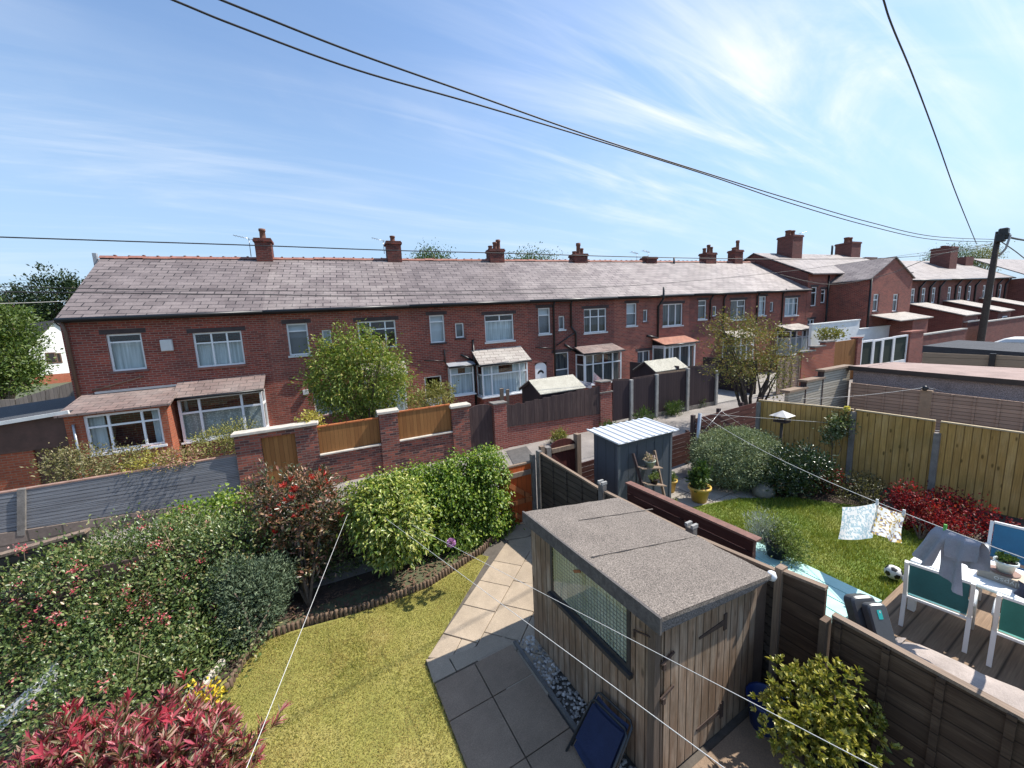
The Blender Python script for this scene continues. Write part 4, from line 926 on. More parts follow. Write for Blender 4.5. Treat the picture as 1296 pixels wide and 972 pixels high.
mb = MB(); a, b = WY(-90,boty(-90)+1,12.4), WY(306,boty(306)+1,12.4); c_, d_ = Vector((b.x,b.y,-.6)), Vector((a.x,a.y,-.6)); mb.extr([tuple(x) for x in (a,b,c_,d_)], (0,.35,0)); tag(mk('stone_wall', mb, STONEWALL), 'low rough dark stone wall carrying the grey ribbed fence', 'wall')
# our back boundary on that side: dark sleepers
t = thing('sleeper_fence', 'weathered dark timber board fence behind the pink flowering bush', 'fence', (-4.5, 8.5, -.1))
for (ya, yb_) in ((692,748),(757,830)):
    mb = MB(); p = [WY(-60,ya+30,8.6), WY(110,ya-18,8.4), WY(110,yb_-18,8.4), WY(-60,yb_+30,8.6)]; mb.extr([tuple(x) for x in p], (0,.06,0)); mk('board', mb, LAP, t)
    mb = MB(); mb.bar(p[0]+Vector((0,.03,.02)), p[1]+Vector((0,.03,.02)), .14, .04); mk('cap_board', mb, OLDWOOD, t)
# outbuilding
oD = 1.1
t = thing('outbuilding', 'flat roofed orange brick outbuilding with brown door at the terrace end', 'outbuilding', TP(-3, .5, 0))
x0, x1 = -9.0, S(95,560,oD); zl, zr3 = Zp(0,534,oD), Zp(90,519,oD)
sl0 = S(0,534,oD); zz = lambda s_: zl+(zr3-zl)*(s_-sl0)/(S(90,519,oD)-sl0)
dh = (S(39,560,oD), S(85,560,oD), -.3, Zp(60,541,oD))
mb = TB(); wall_open(mb, x0, x1, -.4, zz(x0)-.32, [dh], d=oD); mb.face([(x1,oD,-.4),(x1,-4,-.4),(x1,-4,zz(x0)-.3),(x1,oD,zz(x0)-.3)]); mk('wall', mb, BRICK_ORANGE, t, recalc=False)
mb = TB(); mb.box(dh[0]+.01, dh[1]-.01, oD-.09, oD-.05, -.3, dh[3]-.01); mk('door', mb, plain('brown door',(0.075,0.03,0.02),.5,.2,4), t)
mb = TB(); mb.hexa([(x0,oD-.1,zz(x0)-.31),(x1,oD-.1,zz(x0)-.31),(x1,oD+.03,zz(x0)-.31),(x0,oD+.03,zz(x0)-.31)],[(x0,oD-.1,zz(x0)-.05),(x1,oD-.1,zz(x1)-.05),(x1,oD+.03,zz(x1)-.05),(x0,oD+.03,zz(x0)-.05)]); mk('fascia', mb, plain('brown fascia',(0.085,0.04,0.03),.6,.3,4), t)
mb = TB(); mb.hexa([(x0,oD+.15,zz(x0)-.05),(x1+.1,oD+.15,zz(x1)-.05),(x1+.1,-4.5,zz(x1)+.1),(x0,-4.5,zz(x0)+.1)],[(x0,oD+.15,zz(x0)),(x1+.1,oD+.15,zz(x1)),(x1+.1,-4.5,zz(x1)+.15),(x0,-4.5,zz(x0)+.15)]); mk('roof', mb, FELT_DARK, t)
mb = TB(); mb.bar((x0,oD+.2,zz(x0)-.02),(x1+.1,oD+.2,zz(x1)-.02),.07,.1); mk('gutter', mb, GREYW, t)
# far left fence, white house, trees
t = thing('board_fence', 'pale weathered board fence beyond the outbuilding roof', 'fence', WY(50,520,24))
fx = [-120,20,40,58,76,100]
for k in range(5):
    a, b = fx[k], fx[k+1]; ty = lambda x: 504-(x-25)*.31 if x > 20 else 505+ (20-x)*.05
    p = [WY(a,ty(a),24), WY(b-.8,ty(b),24), WY(b-.8,560,24), WY(a,560,24)]
    mb = MB(); mb.extr([tuple(x) for x in p], (0,.05,0)); mk('panel', mb, FENCE_GREY, t)
DP = 55.0
t = thing('rendered_house', 'white rendered gabled house with brick base beyond the terrace end', 'house', AT(75,500,DP))
REND = plain('white render', (0.80,0.79,0.74), .9, .06, 2)
ap = AT(68,408,DP); el = AT(52,446,DP); gw_ = Vector((.8,.6,0)); rg = Vector((-.6,.8,0))
half = 3.3; hgt = ap.z-el.z
def HP(u, r, z): return ap+gw_*u+rg*r+Vector((0,0,z))
k_ = hgt/half*1.0; zb_ = AT(60,474,DP).z-ap.z; zg = AT(60,520,DP).z-ap.z
mb = MB(); mb.hexa([HP(-half,0,-hgt),HP(half,0,-hgt),HP(half,0,zb_),HP(-half,0,zb_)][::-1],[HP(-half,9,-hgt),HP(half,9,-hgt),HP(half,9,zb_),HP(-half,9,zb_)][::-1]); mb.hexa([HP(-half,0,-hgt),HP(half,0,-hgt),HP(0,0,0)],[HP(-half,9,-hgt),HP(half,9,-hgt),HP(0,9,0)]); mk('wall', mb, REND, t)
mb = MB(); mb.hexa([HP(-half+.01,.01,zb_),HP(half-.01,.01,zb_),HP(half-.01,.01,zg-2),HP(-half+.01,.01,zg-2)],[HP(-half+.01,9,zb_),HP(half-.01,9,zb_),HP(half-.01,9,zg-2),HP(-half+.01,9,zg-2)]); mk('brick_base', mb, BRICK_ORANGE, t)
for sg in (-1,1):
    mb = MB(); mb.hexa([HP(0,-.3,.12),HP(sg*(half+.4),-.3,-hgt-.25),HP(sg*(half+.4),9.3,-hgt-.25),HP(0,9.3,.12)],[HP(0,-.3,.28),HP(sg*(half+.4),-.3,-hgt-.1),HP(sg*(half+.4),9.3,-hgt-.1),HP(0,9.3,.28)]); mk('roof', mb, brickmat('grey tile',(0.10,0.085,0.08),(0.07,0.06,0.058),(0.03,.03,.03),bw=.6,bh=.35,ms=.03) if sg == -1 else bpy.data.materials['grey tile'], t)
for (x, y, w_, h_) in ((66,453,7,14),(82,453,4,13)):
    c = AT(x,y,DP-.3); mpp_ = DP/FPX; u = (c-ap).dot(gw_); z = c.z-ap.z
    mb = MB(); a = w_*mpp_*.62; b = h_*mpp_*.5
    for (p,q,r,s_) in ((-a,-a+.15,-b,b),(a-.15,a,-b,b),(-a+.15,a-.15,-b,-b+.15),(-a+.15,a-.15,b-.15,b)): mb.hexa([HP(u+p,-.06,z+r),HP(u+q,-.06,z+r),HP(u+q,-.06,z+s_),HP(u+p,-.06,z+s_)],[HP(u+p,-.005,z+r),HP(u+q,-.005,z+r),HP(u+q,-.005,z+s_),HP(u+p,-.005,z+s_)])
    f = mk('window', mb, BROWNP, t); mb = MB(); mb.face([HP(u-a,-.03,z-b),HP(u+a,-.03,z-b),HP(u+a,-.03,z+b),HP(u-a,-.03,z+b)]); mk('pane', mb, DARKIN, f, recalc=False)
mb = MB(); u=2.2
mb.hexa([HP(.4,-2.4,zb_-.2),HP(4.5,-2.4,zb_-.2),HP(4.5,-2.4,zb_-1.2),HP(.4,-2.4,zb_-1.2)],[HP(.4,-2.2,zb_-.2),HP(4.5,-2.2,zb_-.2),HP(4.5,-2.2,zb_-1.2),HP(.4,-2.2,zb_-1.2)]); mk('porch_beam', mb, BROWNP, t)

LEAF_LIME = leafmat('lime leaves', [(0,(0.09,0.15,0.02)),(.5,(0.17,0.235,0.035)),(.85,(0.29,0.33,0.065)),(1,(0.33,0.25,0.07))], .5, .35)
LEAF_MID = leafmat('mid green leaves', [(0,(0.035,0.075,0.018)),(.5,(0.065,0.12,0.028)),(1,(0.12,0.17,0.04))], .5, .3)
LEAF_DARK = leafmat('dark tree leaves', [(0,(0.012,0.028,0.008)),(.5,(0.022,0.045,0.012)),(1,(0.045,0.075,0.02))], .5, .2)
LEAF_BRONZE = leafmat('bronze leaves', [(0,(0.09,0.10,0.03)),(.4,(0.18,0.19,0.045)),(.75,(0.26,0.23,0.065)),(1,(0.32,0.19,0.08))], .5, .35)
LEAF_YEL = leafmat('yellow green leaves', [(0,(0.13,0.15,0.03)),(.5,(0.24,0.24,0.06)),(1,(0.36,0.32,0.12))], .5, .3)
def tree(name, lab, cat, blobs, base, mat, n, nc, spread, L, W, seed, bark=BARK, tr=(.12,.03), ntw=9, group=None, **kw):
    t = thing(name, lab, cat, base, group); rng = np.random.default_rng(seed)
    f = foliage('crown', mat, blobs, n, nc, spread, L, W, seed, t, **kw)
    mb = MB(); tops = []
    for i in range(ntw):
        b = blobs[i % len(blobs)]; tops.append(tuple(Vector(b[0])+Vector((rng.uniform(-.6,.6)*b[1][0], rng.uniform(-.6,.6)*b[1][1], rng.uniform(-.4,.6)*b[1][2]))))
    twigs(mb, rng, base, tops, tr[0], tr[1], (Vector(tops[0])-Vector(base)).length*.05)
    mk('trunk', mb, bark, t); return t
# yard tree behind the mottled wall
dpT = dep(TP(S(455,500,2.6),2.6,1.5))
tree('yard_tree', 'bushy lime green yard tree rising behind the stained timber panel', 'tree',
     [blobpx(455,475,dpT,56,44,1.5), blobpx(425,480,dpT,32,38,1.0), blobpx(490,482,dpT,30,36,1.0), blobpx(450,440,dpT,36,24,1.0), blobpx(440,427,dpT,8,14,.3), blobpx(488,428,dpT,10,16,.3), blobpx(412,448,dpT,14,18,.5), blobpx(455,510,dpT,40,18,1.0)],
     TP(S(462,540,2.6),2.6,-.1), LEAF_LIME, 15000, 420, .17, .125, .05, 11, tr=(.09,.015), ntw=14, shell=.7, up=.1, droop=.25)
# lane tree, sparse and bronze
bz = Vector((14.6,8.1,.2)); dz_ = dep(bz)
tree('lane_tree', 'sparse bronze leaved tree standing at the lane behind the domed bush', 'tree',
     [blobpx(945,440,dz_,42,34,1.0), blobpx(915,428,dz_,22,26,.7), blobpx(974,436,dz_,28,28,.8), blobpx(964,466,dz_,38,20,.9), blobpx(911,408,dz_,10,16,.35), blobpx(990,455,dz_,15,26,.6), blobpx(925,468,dz_,26,18,.8), blobpx(950,412,dz_,28,12,.5), blobpx(985,490,dz_,12,14,.4)],
     bz, LEAF_BRONZE, 7000, 280, .16, .10, .042, 12, BARK_DARK, (.07,.010), 16, shell=.6, up=.1, fill=.3)
# shrub before house three, small yellow bush on the wall, climbing shrubs by the end house
def bush(name, lab, cat, blobs, base, mat, n, nc, spread, L, W, seed, stems=6, group=None, bark=BARK, sr=(.025,.008), **kw):
    return tree(name, lab, cat, blobs, base, mat, n, nc, spread, L, W, seed, bark, sr, stems, group, **kw)
d_ = dep(TP(S(545,500,3.4),3.4,1))
bush('yard_shrub', 'pale leafed rounded shrub beside the square kitchen window', 'shrub', [blobpx(548,503,d_,22,18,.6), blobpx(560,498,d_,14,14,.5), blobpx(535,508,d_,14,12,.5)], TP(S(548,540,3.4),3.4,-.1), LEAF_YEL, 2600, 110, .11, .09, .04, 13)
d_ = dep(TP(S(395,530,4.2),4.2,1))
bush('yellow_shrub', 'small golden yellow bush topping the mottled wall beside the gate', 'shrub', [blobpx(394,531,d_,13,8,.3)], TP(S(394,560,4.2),4.2,0), leafmat('gold leaves',[(0,(.3,.27,.05)),(1,(.5,.42,.1))]), 420, 30, .07, .1, .06, 14, stems=3)
d_ = dep(TP(S(275,560,3.6),3.6,1))
bush('yard_shrub', 'dense yellowish evergreen bush in front of the lace curtained bay', 'shrub', [blobpx(280,560,d_,32,22,.7), blobpx(300,552,d_,20,16,.5)], TP(S(280,600,3.6),3.6,-.2), LEAF_YEL, 3600, 150, .10, .06, .03, 15)
d_ = dep(TP(S(120,590,3.7),3.7,1))
bush('rambling_shrub', 'straggly pale green shrub showing over the grey ribbed fence', 'shrub', [blobpx(100,588,d_,32,22,.5), blobpx(140,586,d_,28,16,.5), blobpx(165,580,d_,18,12,.4), blobpx(75,582,d_,14,16,.4)], TP(S(120,620,3.7),3.7,-.2), leafmat('pale shrub leaves',[(0,(.12,.13,.04)),(.6,(.22,.2,.08)),(1,(.34,.28,.16))]), 3600, 170, .12, .075, .035, 16, shell=.55)
bush('rambling_shrub', 'low yellow flowered plant between the straggly shrub and the bay', 'shrub', [blobpx(190,584,d_,24,9,.4)], TP(S(190,620,3.7),3.7,-.2), leafmat('yellow herb',[(0,(.25,.25,.04)),(1,(.45,.38,.08))]), 900, 60, .1, .07, .03, 17)
bush('rambling_shrub', 'pink flowered low plant beside the bushy evergreen', 'shrub', [blobpx(228,579,d_,18,8,.4)], TP(S(228,620,3.7),3.7,-.2), leafmat('pink herb',[(0,(.2,.22,.06)),(.5,(.35,.25,.12)),(1,(.5,.22,.22))]), 900, 60, .1, .07, .03, 18)
# far left trees
tree('roadside_tree', 'large bright green tree partly hiding the white rendered house', 'tree', [blobpx(-15,440,24,45,46,2.4), blobpx(14,455,24,24,32,1.6), blobpx(-6,410,24,34,24,1.8), blobpx(14,480,24,26,18,1.4)], AT(5,530,24), leafmat('fresh leaves',[(0,(.05,.095,.02)),(.5,(.10,.155,.03)),(1,(.17,.21,.055))]), 14000, 420, .32, .22, .11, 21, tr=(.25,.04), flat=.5)
tree('distant_tree', 'dark round crowned tree behind the white rendered house', 'tree', [blobpx(75,385,75,30,34,4), blobpx(90,375,75,22,24,3), blobpx(58,395,75,20,20,3)], AT(75,470,75), LEAF_DARK, 6000, 260, .75, .6, .3, 22, tr=(.4,.1), group='dark trees beyond the terrace end')
tree('distant_tree', 'dark thin topped tree nearest the frame edge beyond the bright tree', 'tree', [blobpx(20,385,75,22,18,3), blobpx(12,372,75,10,8,2), blobpx(42,400,75,20,14,3)], AT(20,470,75), LEAF_DARK, 2600, 130, .75, .6, .3, 23, tr=(.4,.1), group='dark trees beyond the terrace end')
# crowns over the ridge
for i, (x, y, rx, ry, dd, lab) in enumerate(((546,328,22,9,48,'green crown peeping over the ridge between two chimneys'),(668,330,32,7,48,'wide low green crown peeping over the ridge past the stepped chimney'),(1212,324,32,12,130,'dark green wind shaped tree behind the far row'),(1245,322,18,9,130,'yellow green tree behind the squat chimney of the far row'),(1190,325,20,9,130,'rounded green tree behind the far row beside the wind shaped one'))):
    tree('background_tree', lab, 'tree', [blobpx(x,y,dd,rx*.7,ry,3), blobpx(x-rx*.4,y+3,dd,rx*.6,ry*.8,2), blobpx(x+rx*.4,y+2,dd,rx*.6,ry*.8,2), blobpx(x,y+18,dd,rx*.8,16,3)], AT(x,y+75,dd), LEAF_MID if i != 3 else LEAF_YEL, 4200, 170, .018*dd**.8+.2, .16+.002*dd, .08+.001*dd, 30+i, tr=(.3,.08), group='trees behind the roofs')
# weeds along the alley
rng = np.random.default_rng(3)
for lab, x, y, rx, ry in (('tall leafy weeds at the foot of the plum fence between two posts',816,527,16,12),('bushy green weeds at the foot of the plum fence near its third post',853,516,14,9),('small pale weeds beside the last plum fence post',885,509,9,5),('strappy light green weed clump at the red brick wall foot',708,553,8,7),('small green weed at the foot of the brick pier',770,541,5,5)):
    b = G(x,y+ry); dd = dep(b)
    tag(foliage('weed_clump', LEAF_YEL if y > 545 else LEAF_MID, [(b+Vector((0,0,ry*.7*dd/FPX)), (rx*.75*dd/FPX,.12,ry*dd/FPX))], 900, 60, .09, .13, .03, int(x), up=.9, zmin=b.z-.02), lab, 'weeds', 'weeds along the alley')
# ------------------------------------------------------------------ lane continuing: stepped brick wall, timber gate, white framed screens
LD = 5.0
t = thing('yard_wall', 'orange red brick yard wall with stepped top beyond the bronze tree', 'garden wall', TP(S(1040,460,LD),LD-.1,0))
c0, c1, c2, c3, c4 = S(1014,465,LD), S(1030,460,LD), S(1043,455,LD), S(1055.5,455,LD), S(1083.5,450,LD)
zz0, zz1, zz2 = Zp(1020,446,LD), Zp(1038,439,LD), Zp(1050,433,LD)
mb = TB(); mb.box(c0,c1,LD-.25,LD,-.3,zz0); mb.box(c1,c2,LD-.25,LD,-.3,zz1); mb.box(c2,c3,LD-.25,LD,-.3,zz2); mk('brickwork', mb, brickmat('stepped wall brick',(0.42,0.12,0.07),(0.33,0.09,0.055),(0.32,.2,.15),dirt=.2), t)  # bright orange red brick of the stepped wall
for a,b,z in ((c0,c1,zz0),(c1,c2,zz1),(c2,c3,zz2)):
    mb = TB(); mb.box(a-.04,b+.02,LD-.3,LD+.05,z+.001,z+.07); mk('coping', mb, CONC_DARK, t)
t = thing('timber_gate', 'wide orange timber gates between brick wall and brick pier', 'gate', TP((c3+c4)/2,LD-.1,0))
mb = TB(); mb.box(c3+.02,(c3+c4)/2-.01,LD-.12,LD-.05,-.2,zz2-.05); mk('gate_leaf', mb, FENCE_GOLD, t); mb = TB(); mb.box((c3+c4)/2+.01,c4-.02,LD-.12,LD-.05,-.2,zz2-.05); mk('gate_leaf', mb, FENCE_GOLD, t)
c5 = S(1089,445,LD); mb = MB(LX); mb.box(c4,c5,LD-.3,LD+.03,-.3,zz2-.02); mb.box(c4-.04,c5+.04,LD-.34,LD+.07,zz2-.018,zz2+.05); tag(mk('brick_pier', mb, BRICK_RED), 'slim brick pier between the orange gates and the white framed screen', 'pier')
t = thing('screen_fence', 'white framed fence of four dark green slatted panels', 'fence', TP(S(1115,440,LD),LD-.1,0))
px_ = [1090,1105.5,1117,1131,1148]; tops_ = [432,430.5,428.5,426,424]
GREENP = planks('dark green slats', (0.03,0.042,0.03), (0.022,0.032,0.024), .2, 1, grain=.4)
for i in range(4):
    a, b = S(px_[i],442,LD)+.02, S(px_[i+1],442,LD)-.02; z1_ = Zp(px_[i],tops_[i],LD)
    mb = TB(); mb.box(a+.1,b-.1,LD-.1,LD-.05,.35,z1_-.1); pn = mk('panel', mb, GREENP, t)
    mb = TB(); mb.box(a,a+.1,LD-.12,LD,-.1,z1_); mb.box(b-.1,b,LD-.12,LD,-.1,z1_); mb.box(a+.1,b-.1,LD-.12,LD,z1_-.1,z1_); mb.box(a+.1,b-.1,LD-.12,LD,.0,.35); mk('frame', mb, UPVC, pn)
a, b = S(1149.5,440,LD), S(1162,440,LD)+.4; z1_ = Zp(1155,421,LD)
mb = MB(LX); mb.box(a,b,LD-.4,LD+.05,-.3,z1_); mb.box(a-.06,b+.06,LD-.46,LD+.1,z1_+.001,z1_+.09); tag(mk('brick_pier', mb, BRICK_RED), 'broad brick pier ending the white framed screen', 'pier')
mb = MB(LX); a, b, c_ = S(1027,420,2.6), S(1087,420,2.6), S(1150,424,2.6); z1_, z2_ = Zp(1030,411,2.6), Zp(1100,415.5,2.6)
mb.box(a,b,2.45,2.6,-.3,z1_); mb.box(b+.002,c_+2,2.45,2.6,-.3,z2_); mb.box(a,b,2.4,2.65,z1_+.001,z1_+.06); mb.box(b+.002,c_+2,2.4,2.65,z2_+.001,z2_+.06)
tag(mk('rendered_wall', mb, plain('white painted wall',(0.78,.78,.76),.8,.08,3)), 'long white painted yard wall before the gabled house', 'wall')
d_ = dep(TP(S(1048,416,3.5),3.5,1))
bush('yard_shrub', 'small light green bush above the stepped brick wall', 'shrub', [blobpx(1049,424,d_,10,6,.5)], TP(S(1048,430,3.5),3.5,0), LEAF_YEL, 700, 50, .14, .16, .08, 41)
t = thing('lap_fence', 'pale grey lap panel seen through the bronze tree', 'fence', TP(S(995,470,LD),LD,0))
mb = TB(); a, b = S(985,475,LD), S(1012,470,LD); z1_ = Zp(1000,452,LD); mb.box(a,b,LD-.08,LD-.04,-.2,z1_); mk('panel', mb, LAP_PALE, t)
for f_ in (0,.33,.66,1): mb = TB(); x_ = a+(b-a)*f_; mb.box(x_-.04,x_+.04,LD-.038,LD-.01,-.2,z1_); mk('batten', mb, OLDWOOD, t)
# walls of the far yards by the pole
for lab, x0_, x1_, yt, d_ in (('far brick yard wall with stone coping just before the pole',1166,1222,421,4.6),('low far brick wall between the pier and the pole',1222,1238,407.5,3.6),('far brick yard wall with stone coping beyond the pole',1247,1300,404.5,4.6)):
    a, b = S(x0_,425,d_), S(x1_,425,d_); z1_ = Zp((x0_+x1_)/2,yt,d_)
    mb = MB(LX); mb.box(a,b,d_-.25,d_,-.3,z1_); w_ = mk('far_yard_wall', mb, BRICK_FAR); tag(w_, lab, 'garden wall')
    mb = MB(LX); mb.box(a-.05,b+.05,d_-.3,d_+.05,z1_+.002,z1_+.09); mk('coping', mb, CONC, w_)

# ------------------------------------------------------------------ pole and overhead cables
pB = TP(46.0, 6.6, 0); 
def onpole(px, py):                                  # point on the pole's own upright plane
    dr = ray(px, py); n = Vector((pB.x, pB.y, 0)).normalized(); t_ = pB.dot(n)/dr.dot(n) if False else Vector((pB.x,pB.y,0)).dot(n)/Vector((dr.x,dr.y,0)).dot(n)
    return CAM+dr*t_
pt, pm = onpole(1264,293), onpole(1241,432)
pb = pm+(pm-pt)*.35
t = thing('telegraph_pole', 'tall leaning wooden telegraph pole with black boxes at its head', 'pole', pb)
mb = MB(); mb.tube([pb, pm, pm.lerp(pt,.5), pt], [.20,.18,.155,.13], 12); mk('shaft', mb, BARK_DARK, t)
mb = MB(); k_ = mpp(pt); 
for (x, y, r) in ((1264,296,4.5),(1260,303,4.6),(1265,301,3.5)): c = onpole(x,y)-FW*.25; mb.box(c.x-r*k_,c.x+r*k_,c.y-.2,c.y+.2,c.z-r*k_*1.1,c.z+r*k_*1.1)
mk('junction_box', mb, BLACKP, t, bevel=.05)
mb = MB(); mb.tube([onpole(1266,301)-FW*.5, onpole(1260,318)-FW*.5, onpole(1251,328)-FW*.5], .06, 6); mk('loop_cable', mb, CONC, t)
head = pt-FW*.3
def cable(lab, A, B, r, sag=0.0, mat=WIRE, n=28, name='overhead_cable', group='overhead cables', ext=0):
    A, B = Vector(A), Vector(B); P = [A.lerp(B,i/n)-Vector((0,0,4*sag*(i/n)*(1-i/n))) for i in range(n+1)]
    if ext: P.append(P[-1]+(P[-1]-P[-2]).normalized()*ext)          # carries on past the frame to the house wall
    mb = MB(); mb.tube(P, r, 6); return tag(mk(name, mb, mat), lab, 'cable', group)
def curve_px(lab, pts, r, mat=WIRE, deps=None, name='overhead_cable', group='overhead cables'):
    """smooth cable through sight points, straight in plan between its two ends"""
    P = []
    E0, E1 = AT(*pts[0], deps[0]), AT(*pts[-1], deps[1]); n2 = Vector((E1.y-E0.y, -(E1.x-E0.x), 0))
    for q in pts:
        dr = ray(*q); P.append(CAM+dr*((E0-CAM).dot(n2)/dr.dot(n2)))
    if pts[0][0] < 0 or pts[0][1] < 0: P.insert(0, P[0]+(P[0]-P[1]).normalized()*(30 if pts[0][0] < 0 else 4))
    V = [np.array(p) for p in P]; out_ = []
    for i in range(len(V)-1):
        p0, p1, p2, p3 = V[max(i-1,0)], V[i], V[i+1], V[min(i+2,len(V)-1)]
        for s_ in range(8):
            u = s_/8; out_.append(Vector(.5*((2*p1)+(-p0+p2)*u+(2*p0-5*p1+4*p2-p3)*u*u+(-p0+3*p1-3*p2+p3)*u**3)))
    out_.append(P[-1]); mb = MB(); mb.tube(out_, r, 6); return tag(mk(name, mb, mat), lab, 'cable', group)
hd = dep(head)
curve_px('lower of the two thick cables sweeping down the sky to the pole', [(180,-16),(300,33),(450,88),(600,131),(750,176),(900,223),(1000,257),(1100,286),(1180,303),(1256,306)], .016, deps=(5.5,hd))
curve_px('upper of the two thick cables sweeping down the sky to the pole', [(240,-16),(330,20),(450,67),(600,120),(750,173),(900,221),(1000,252),(1100,281),(1180,299),(1258,303)], .016, deps=(5.5,hd))
curve_px('single cable dropping steeply from the top of the sky to the pole', [(1112,-20),(1128,30),(1155,95),(1185,175),(1210,245),(1236,309)], .014, deps=(6,hd*.75))
curve_px('nearly level cable crossing just above the terrace ridge', [(-30,299),(150,305),(320,310.5),(500,317),(640,320.5),(820,325.5),(1000,328),(1150,325),(1256,312)], .016, deps=(9,hd))
curve_px('thin dark cable crossing low over the terrace slates', [(-30,362),(150,366),(320,367.5),(500,369),(640,367),(820,360),(1000,343),(1130,325),(1256,308)], .009, deps=(9,hd))
curve_px('thicker dark cable crossing low over the slates below the thin one', [(-30,369),(60,370),(200,371.5),(330,373),(450,374.5),(560,373),(700,371)], .015, deps=(9,17.5))
curve_px('short pale cable reaching the end of the terrace roof', [(-30,385),(40,383),(85,381)], .014, CONC, (12,20))
curve_px('cable from the pole past the slate roofed house', [(1266,297),(1285,302),(1310,306)], .06, deps=(hd,hd*1.2))
curve_px('thin cable hanging from the pole to the far row', [(1266,305),(1285,318),(1300,330)], .03, deps=(hd,hd*1.2))
curve_px('thin slack cable from the tall house to the pole', [(985,347),(1050,360),(1120,348),(1190,322),(1256,309)], .02, deps=(dep(TP(38.5,.3,6)),hd))
# ------------------------------------------------------------------ garages and fences of the far gardens
t = thing('garage', 'low pebbledashed garage with brown sheet roof behind the lap panels', 'garage', (19.2,2,gz(19)))
gx = 18.0
e0, e1 = WX(1075,463,gx), WX(1296,481.5,gx); sl_ = (e1.z-e0.z)/(e1.y-e0.y); yN, yS = e0.y, -6.0; zN, zS = e0.z, e0.z+sl_*(yS-e0.y)
bx_ = 22.0; bz0 = WX(1131,458,bx_).z; yNb = WX(1131,458,bx_).y
mb = MB(); mb.hexa([(gx,yN,zN-.04),(gx,yS,zS-.04),(bx_,yS,bz0-.16),(bx_,yNb,bz0-.04)],[(gx,yN,zN),(gx,yS,zS),(bx_,yS,bz0-.12),(bx_,yNb,bz0)]); mk('roof', mb, CORR_RED, t)
mb = MB(); mb.hexa([(gx-.02,yN+.05,zN-.16),(gx-.02,yS,zS-.16),(gx+.05,yS,zS-.16),(gx+.05,yN+.05,zN-.16)],[(gx-.02,yN+.05,zN-.002),(gx-.02,yS,zS-.002),(gx+.05,yS,zS-.05),(gx+.05,yN+.05,zN-.05)]); mk('fascia', mb, plain('brown black fascia',(0.035,.025,.022),.6,.2,4), t)
mb = MB(); mb.hexa([(gx+.1,yN-.1,.2),(gx+.1,yS,.2),(bx_-.2,yS,.2),(bx_-.2,yNb-.2,.2)],[(gx+.1,yN-.1,zN-.07),(gx+.1,yS,zS-.07),(bx_-.2,yS,bz0-.25),(bx_-.2,yNb-.2,bz0-.1)]); mk('wall', mb, PEBBLEDASH, t)
t = thing('lap_fence', 'brown woven lap fence with timber post in front of the pebbledashed garage', 'fence', (17.4,2,gz(17.4)))
fx_ = 17.4
for a, b in ((1077,1168),(1178,1300)):
    p = [WX(a,484+(a-1075)*.115,fx_), WX(b,484+(b-1075)*.115,fx_)]; 
    mb = MB(); mb.extr([tuple(p[0]),tuple(p[1]),(fx_,p[1].y,.3),(fx_,p[0].y,.3)],(.05,0,0)); pn = mk('panel', mb, LAP_PALE, t)
    for f_ in (.02,.25,.5,.75,.98): y_ = p[0].y+(p[1].y-p[0].y)*f_; mb = MB(); mb.box(fx_-.03,fx_-.001,y_-.025,y_+.025,.3,p[0].z+(p[1].z-p[0].z)*f_); mk('batten', mb, LAP_PALE, pn)
p = WX(1173,494,fx_); mb = MB(); mb.box(fx_-.04,fx_+.1,p.y-.13,p.y+.13,.3,p.z); mk('post', mb, plain('new timber',(.27,.19,.13),.8,.2,5), t)
p = WX(1172,492,fx_); mb = MB(); mb.lathe([(.03,0),(.07,.03),(.08,.1),(.03,.16)],(p.x-.1,p.y,p.z-.05),10); mk('post_light', mb, BLACKP, t)
BAMB = planks('pale ledge slats', (0.47,0.43,0.35), (0.36,0.32,0.26), .09, 1, grain=.5, gap=.16)
t = thing('stepped_fence', 'pale slatted garden fence stepping up in three dark capped levels', 'fence', (17,6.6,gz(17)))
yy = e0.y+.1; stp = [(1000,1036,498,14.2),(1036,1052,484,0),(1052,1077,464.5,0)]
xa = [WY(998,500,yy).x, WY(1020,490,yy).x, WY(1042,478,yy).x, WY(1076,470,yy).x]
zs_ = [WY(1010,494,yy).z, WY(1030,481.5,yy).z, WY(1060,467,yy).z]
for i in range(3):
    mb = MB(); mb.box(xa[i]+.005,xa[i+1],yy,yy+.12,.2,zs_[i]); pn = mk('panel', mb, BAMB, t)
    mb = MB(); mb.box(xa[i]-.1,xa[i+1]+.0,yy-.08,yy+.22,zs_[i]+.002,zs_[i]+.07); mk('cap', mb, OLDWOOD, pn)
    if i: mb = MB(); mb.box(xa[i]-.045,xa[i]-.0,yy-.02,yy+.16,.2,zs_[i]); mk('post', mb, FENCE_DK, pn)
t = thing('garage', 'black roof edged garage beyond the brown roofed one near the pole', 'garage', (26,1,gz(26)))
gx2 = 25.0; e0, e1 = WX(1168,437.5,gx2), WX(1296,446,gx2); sl_ = (e1.z-e0.z)/(e1.y-e0.y); yS2 = -7; zS2 = e0.z+sl_*(yS2-e0.y)
mb = MB(); mb.hexa([(gx2,e0.y,e0.z-.32),(gx2,yS2,zS2-.32),(30,yS2,zS2-.32),(30,e0.y,e0.z-.32)],[(gx2,e0.y,e0.z),(gx2,yS2,zS2),(30,yS2,zS2),(30,e0.y,e0.z)]); mk('roof', mb, FELT_DARK, t)
mb = MB(); mb.box(gx2+.15,29.8,yS2,e0.y-.1,.2,zS2-.34); mk('wall', mb, plain('timber garage wall',(.30,.23,.16),.8,.2,3), t)
t = thing('board_fence', 'horizontal timber board fence under the black roof edge', 'fence', (24.4,2,gz(24)))
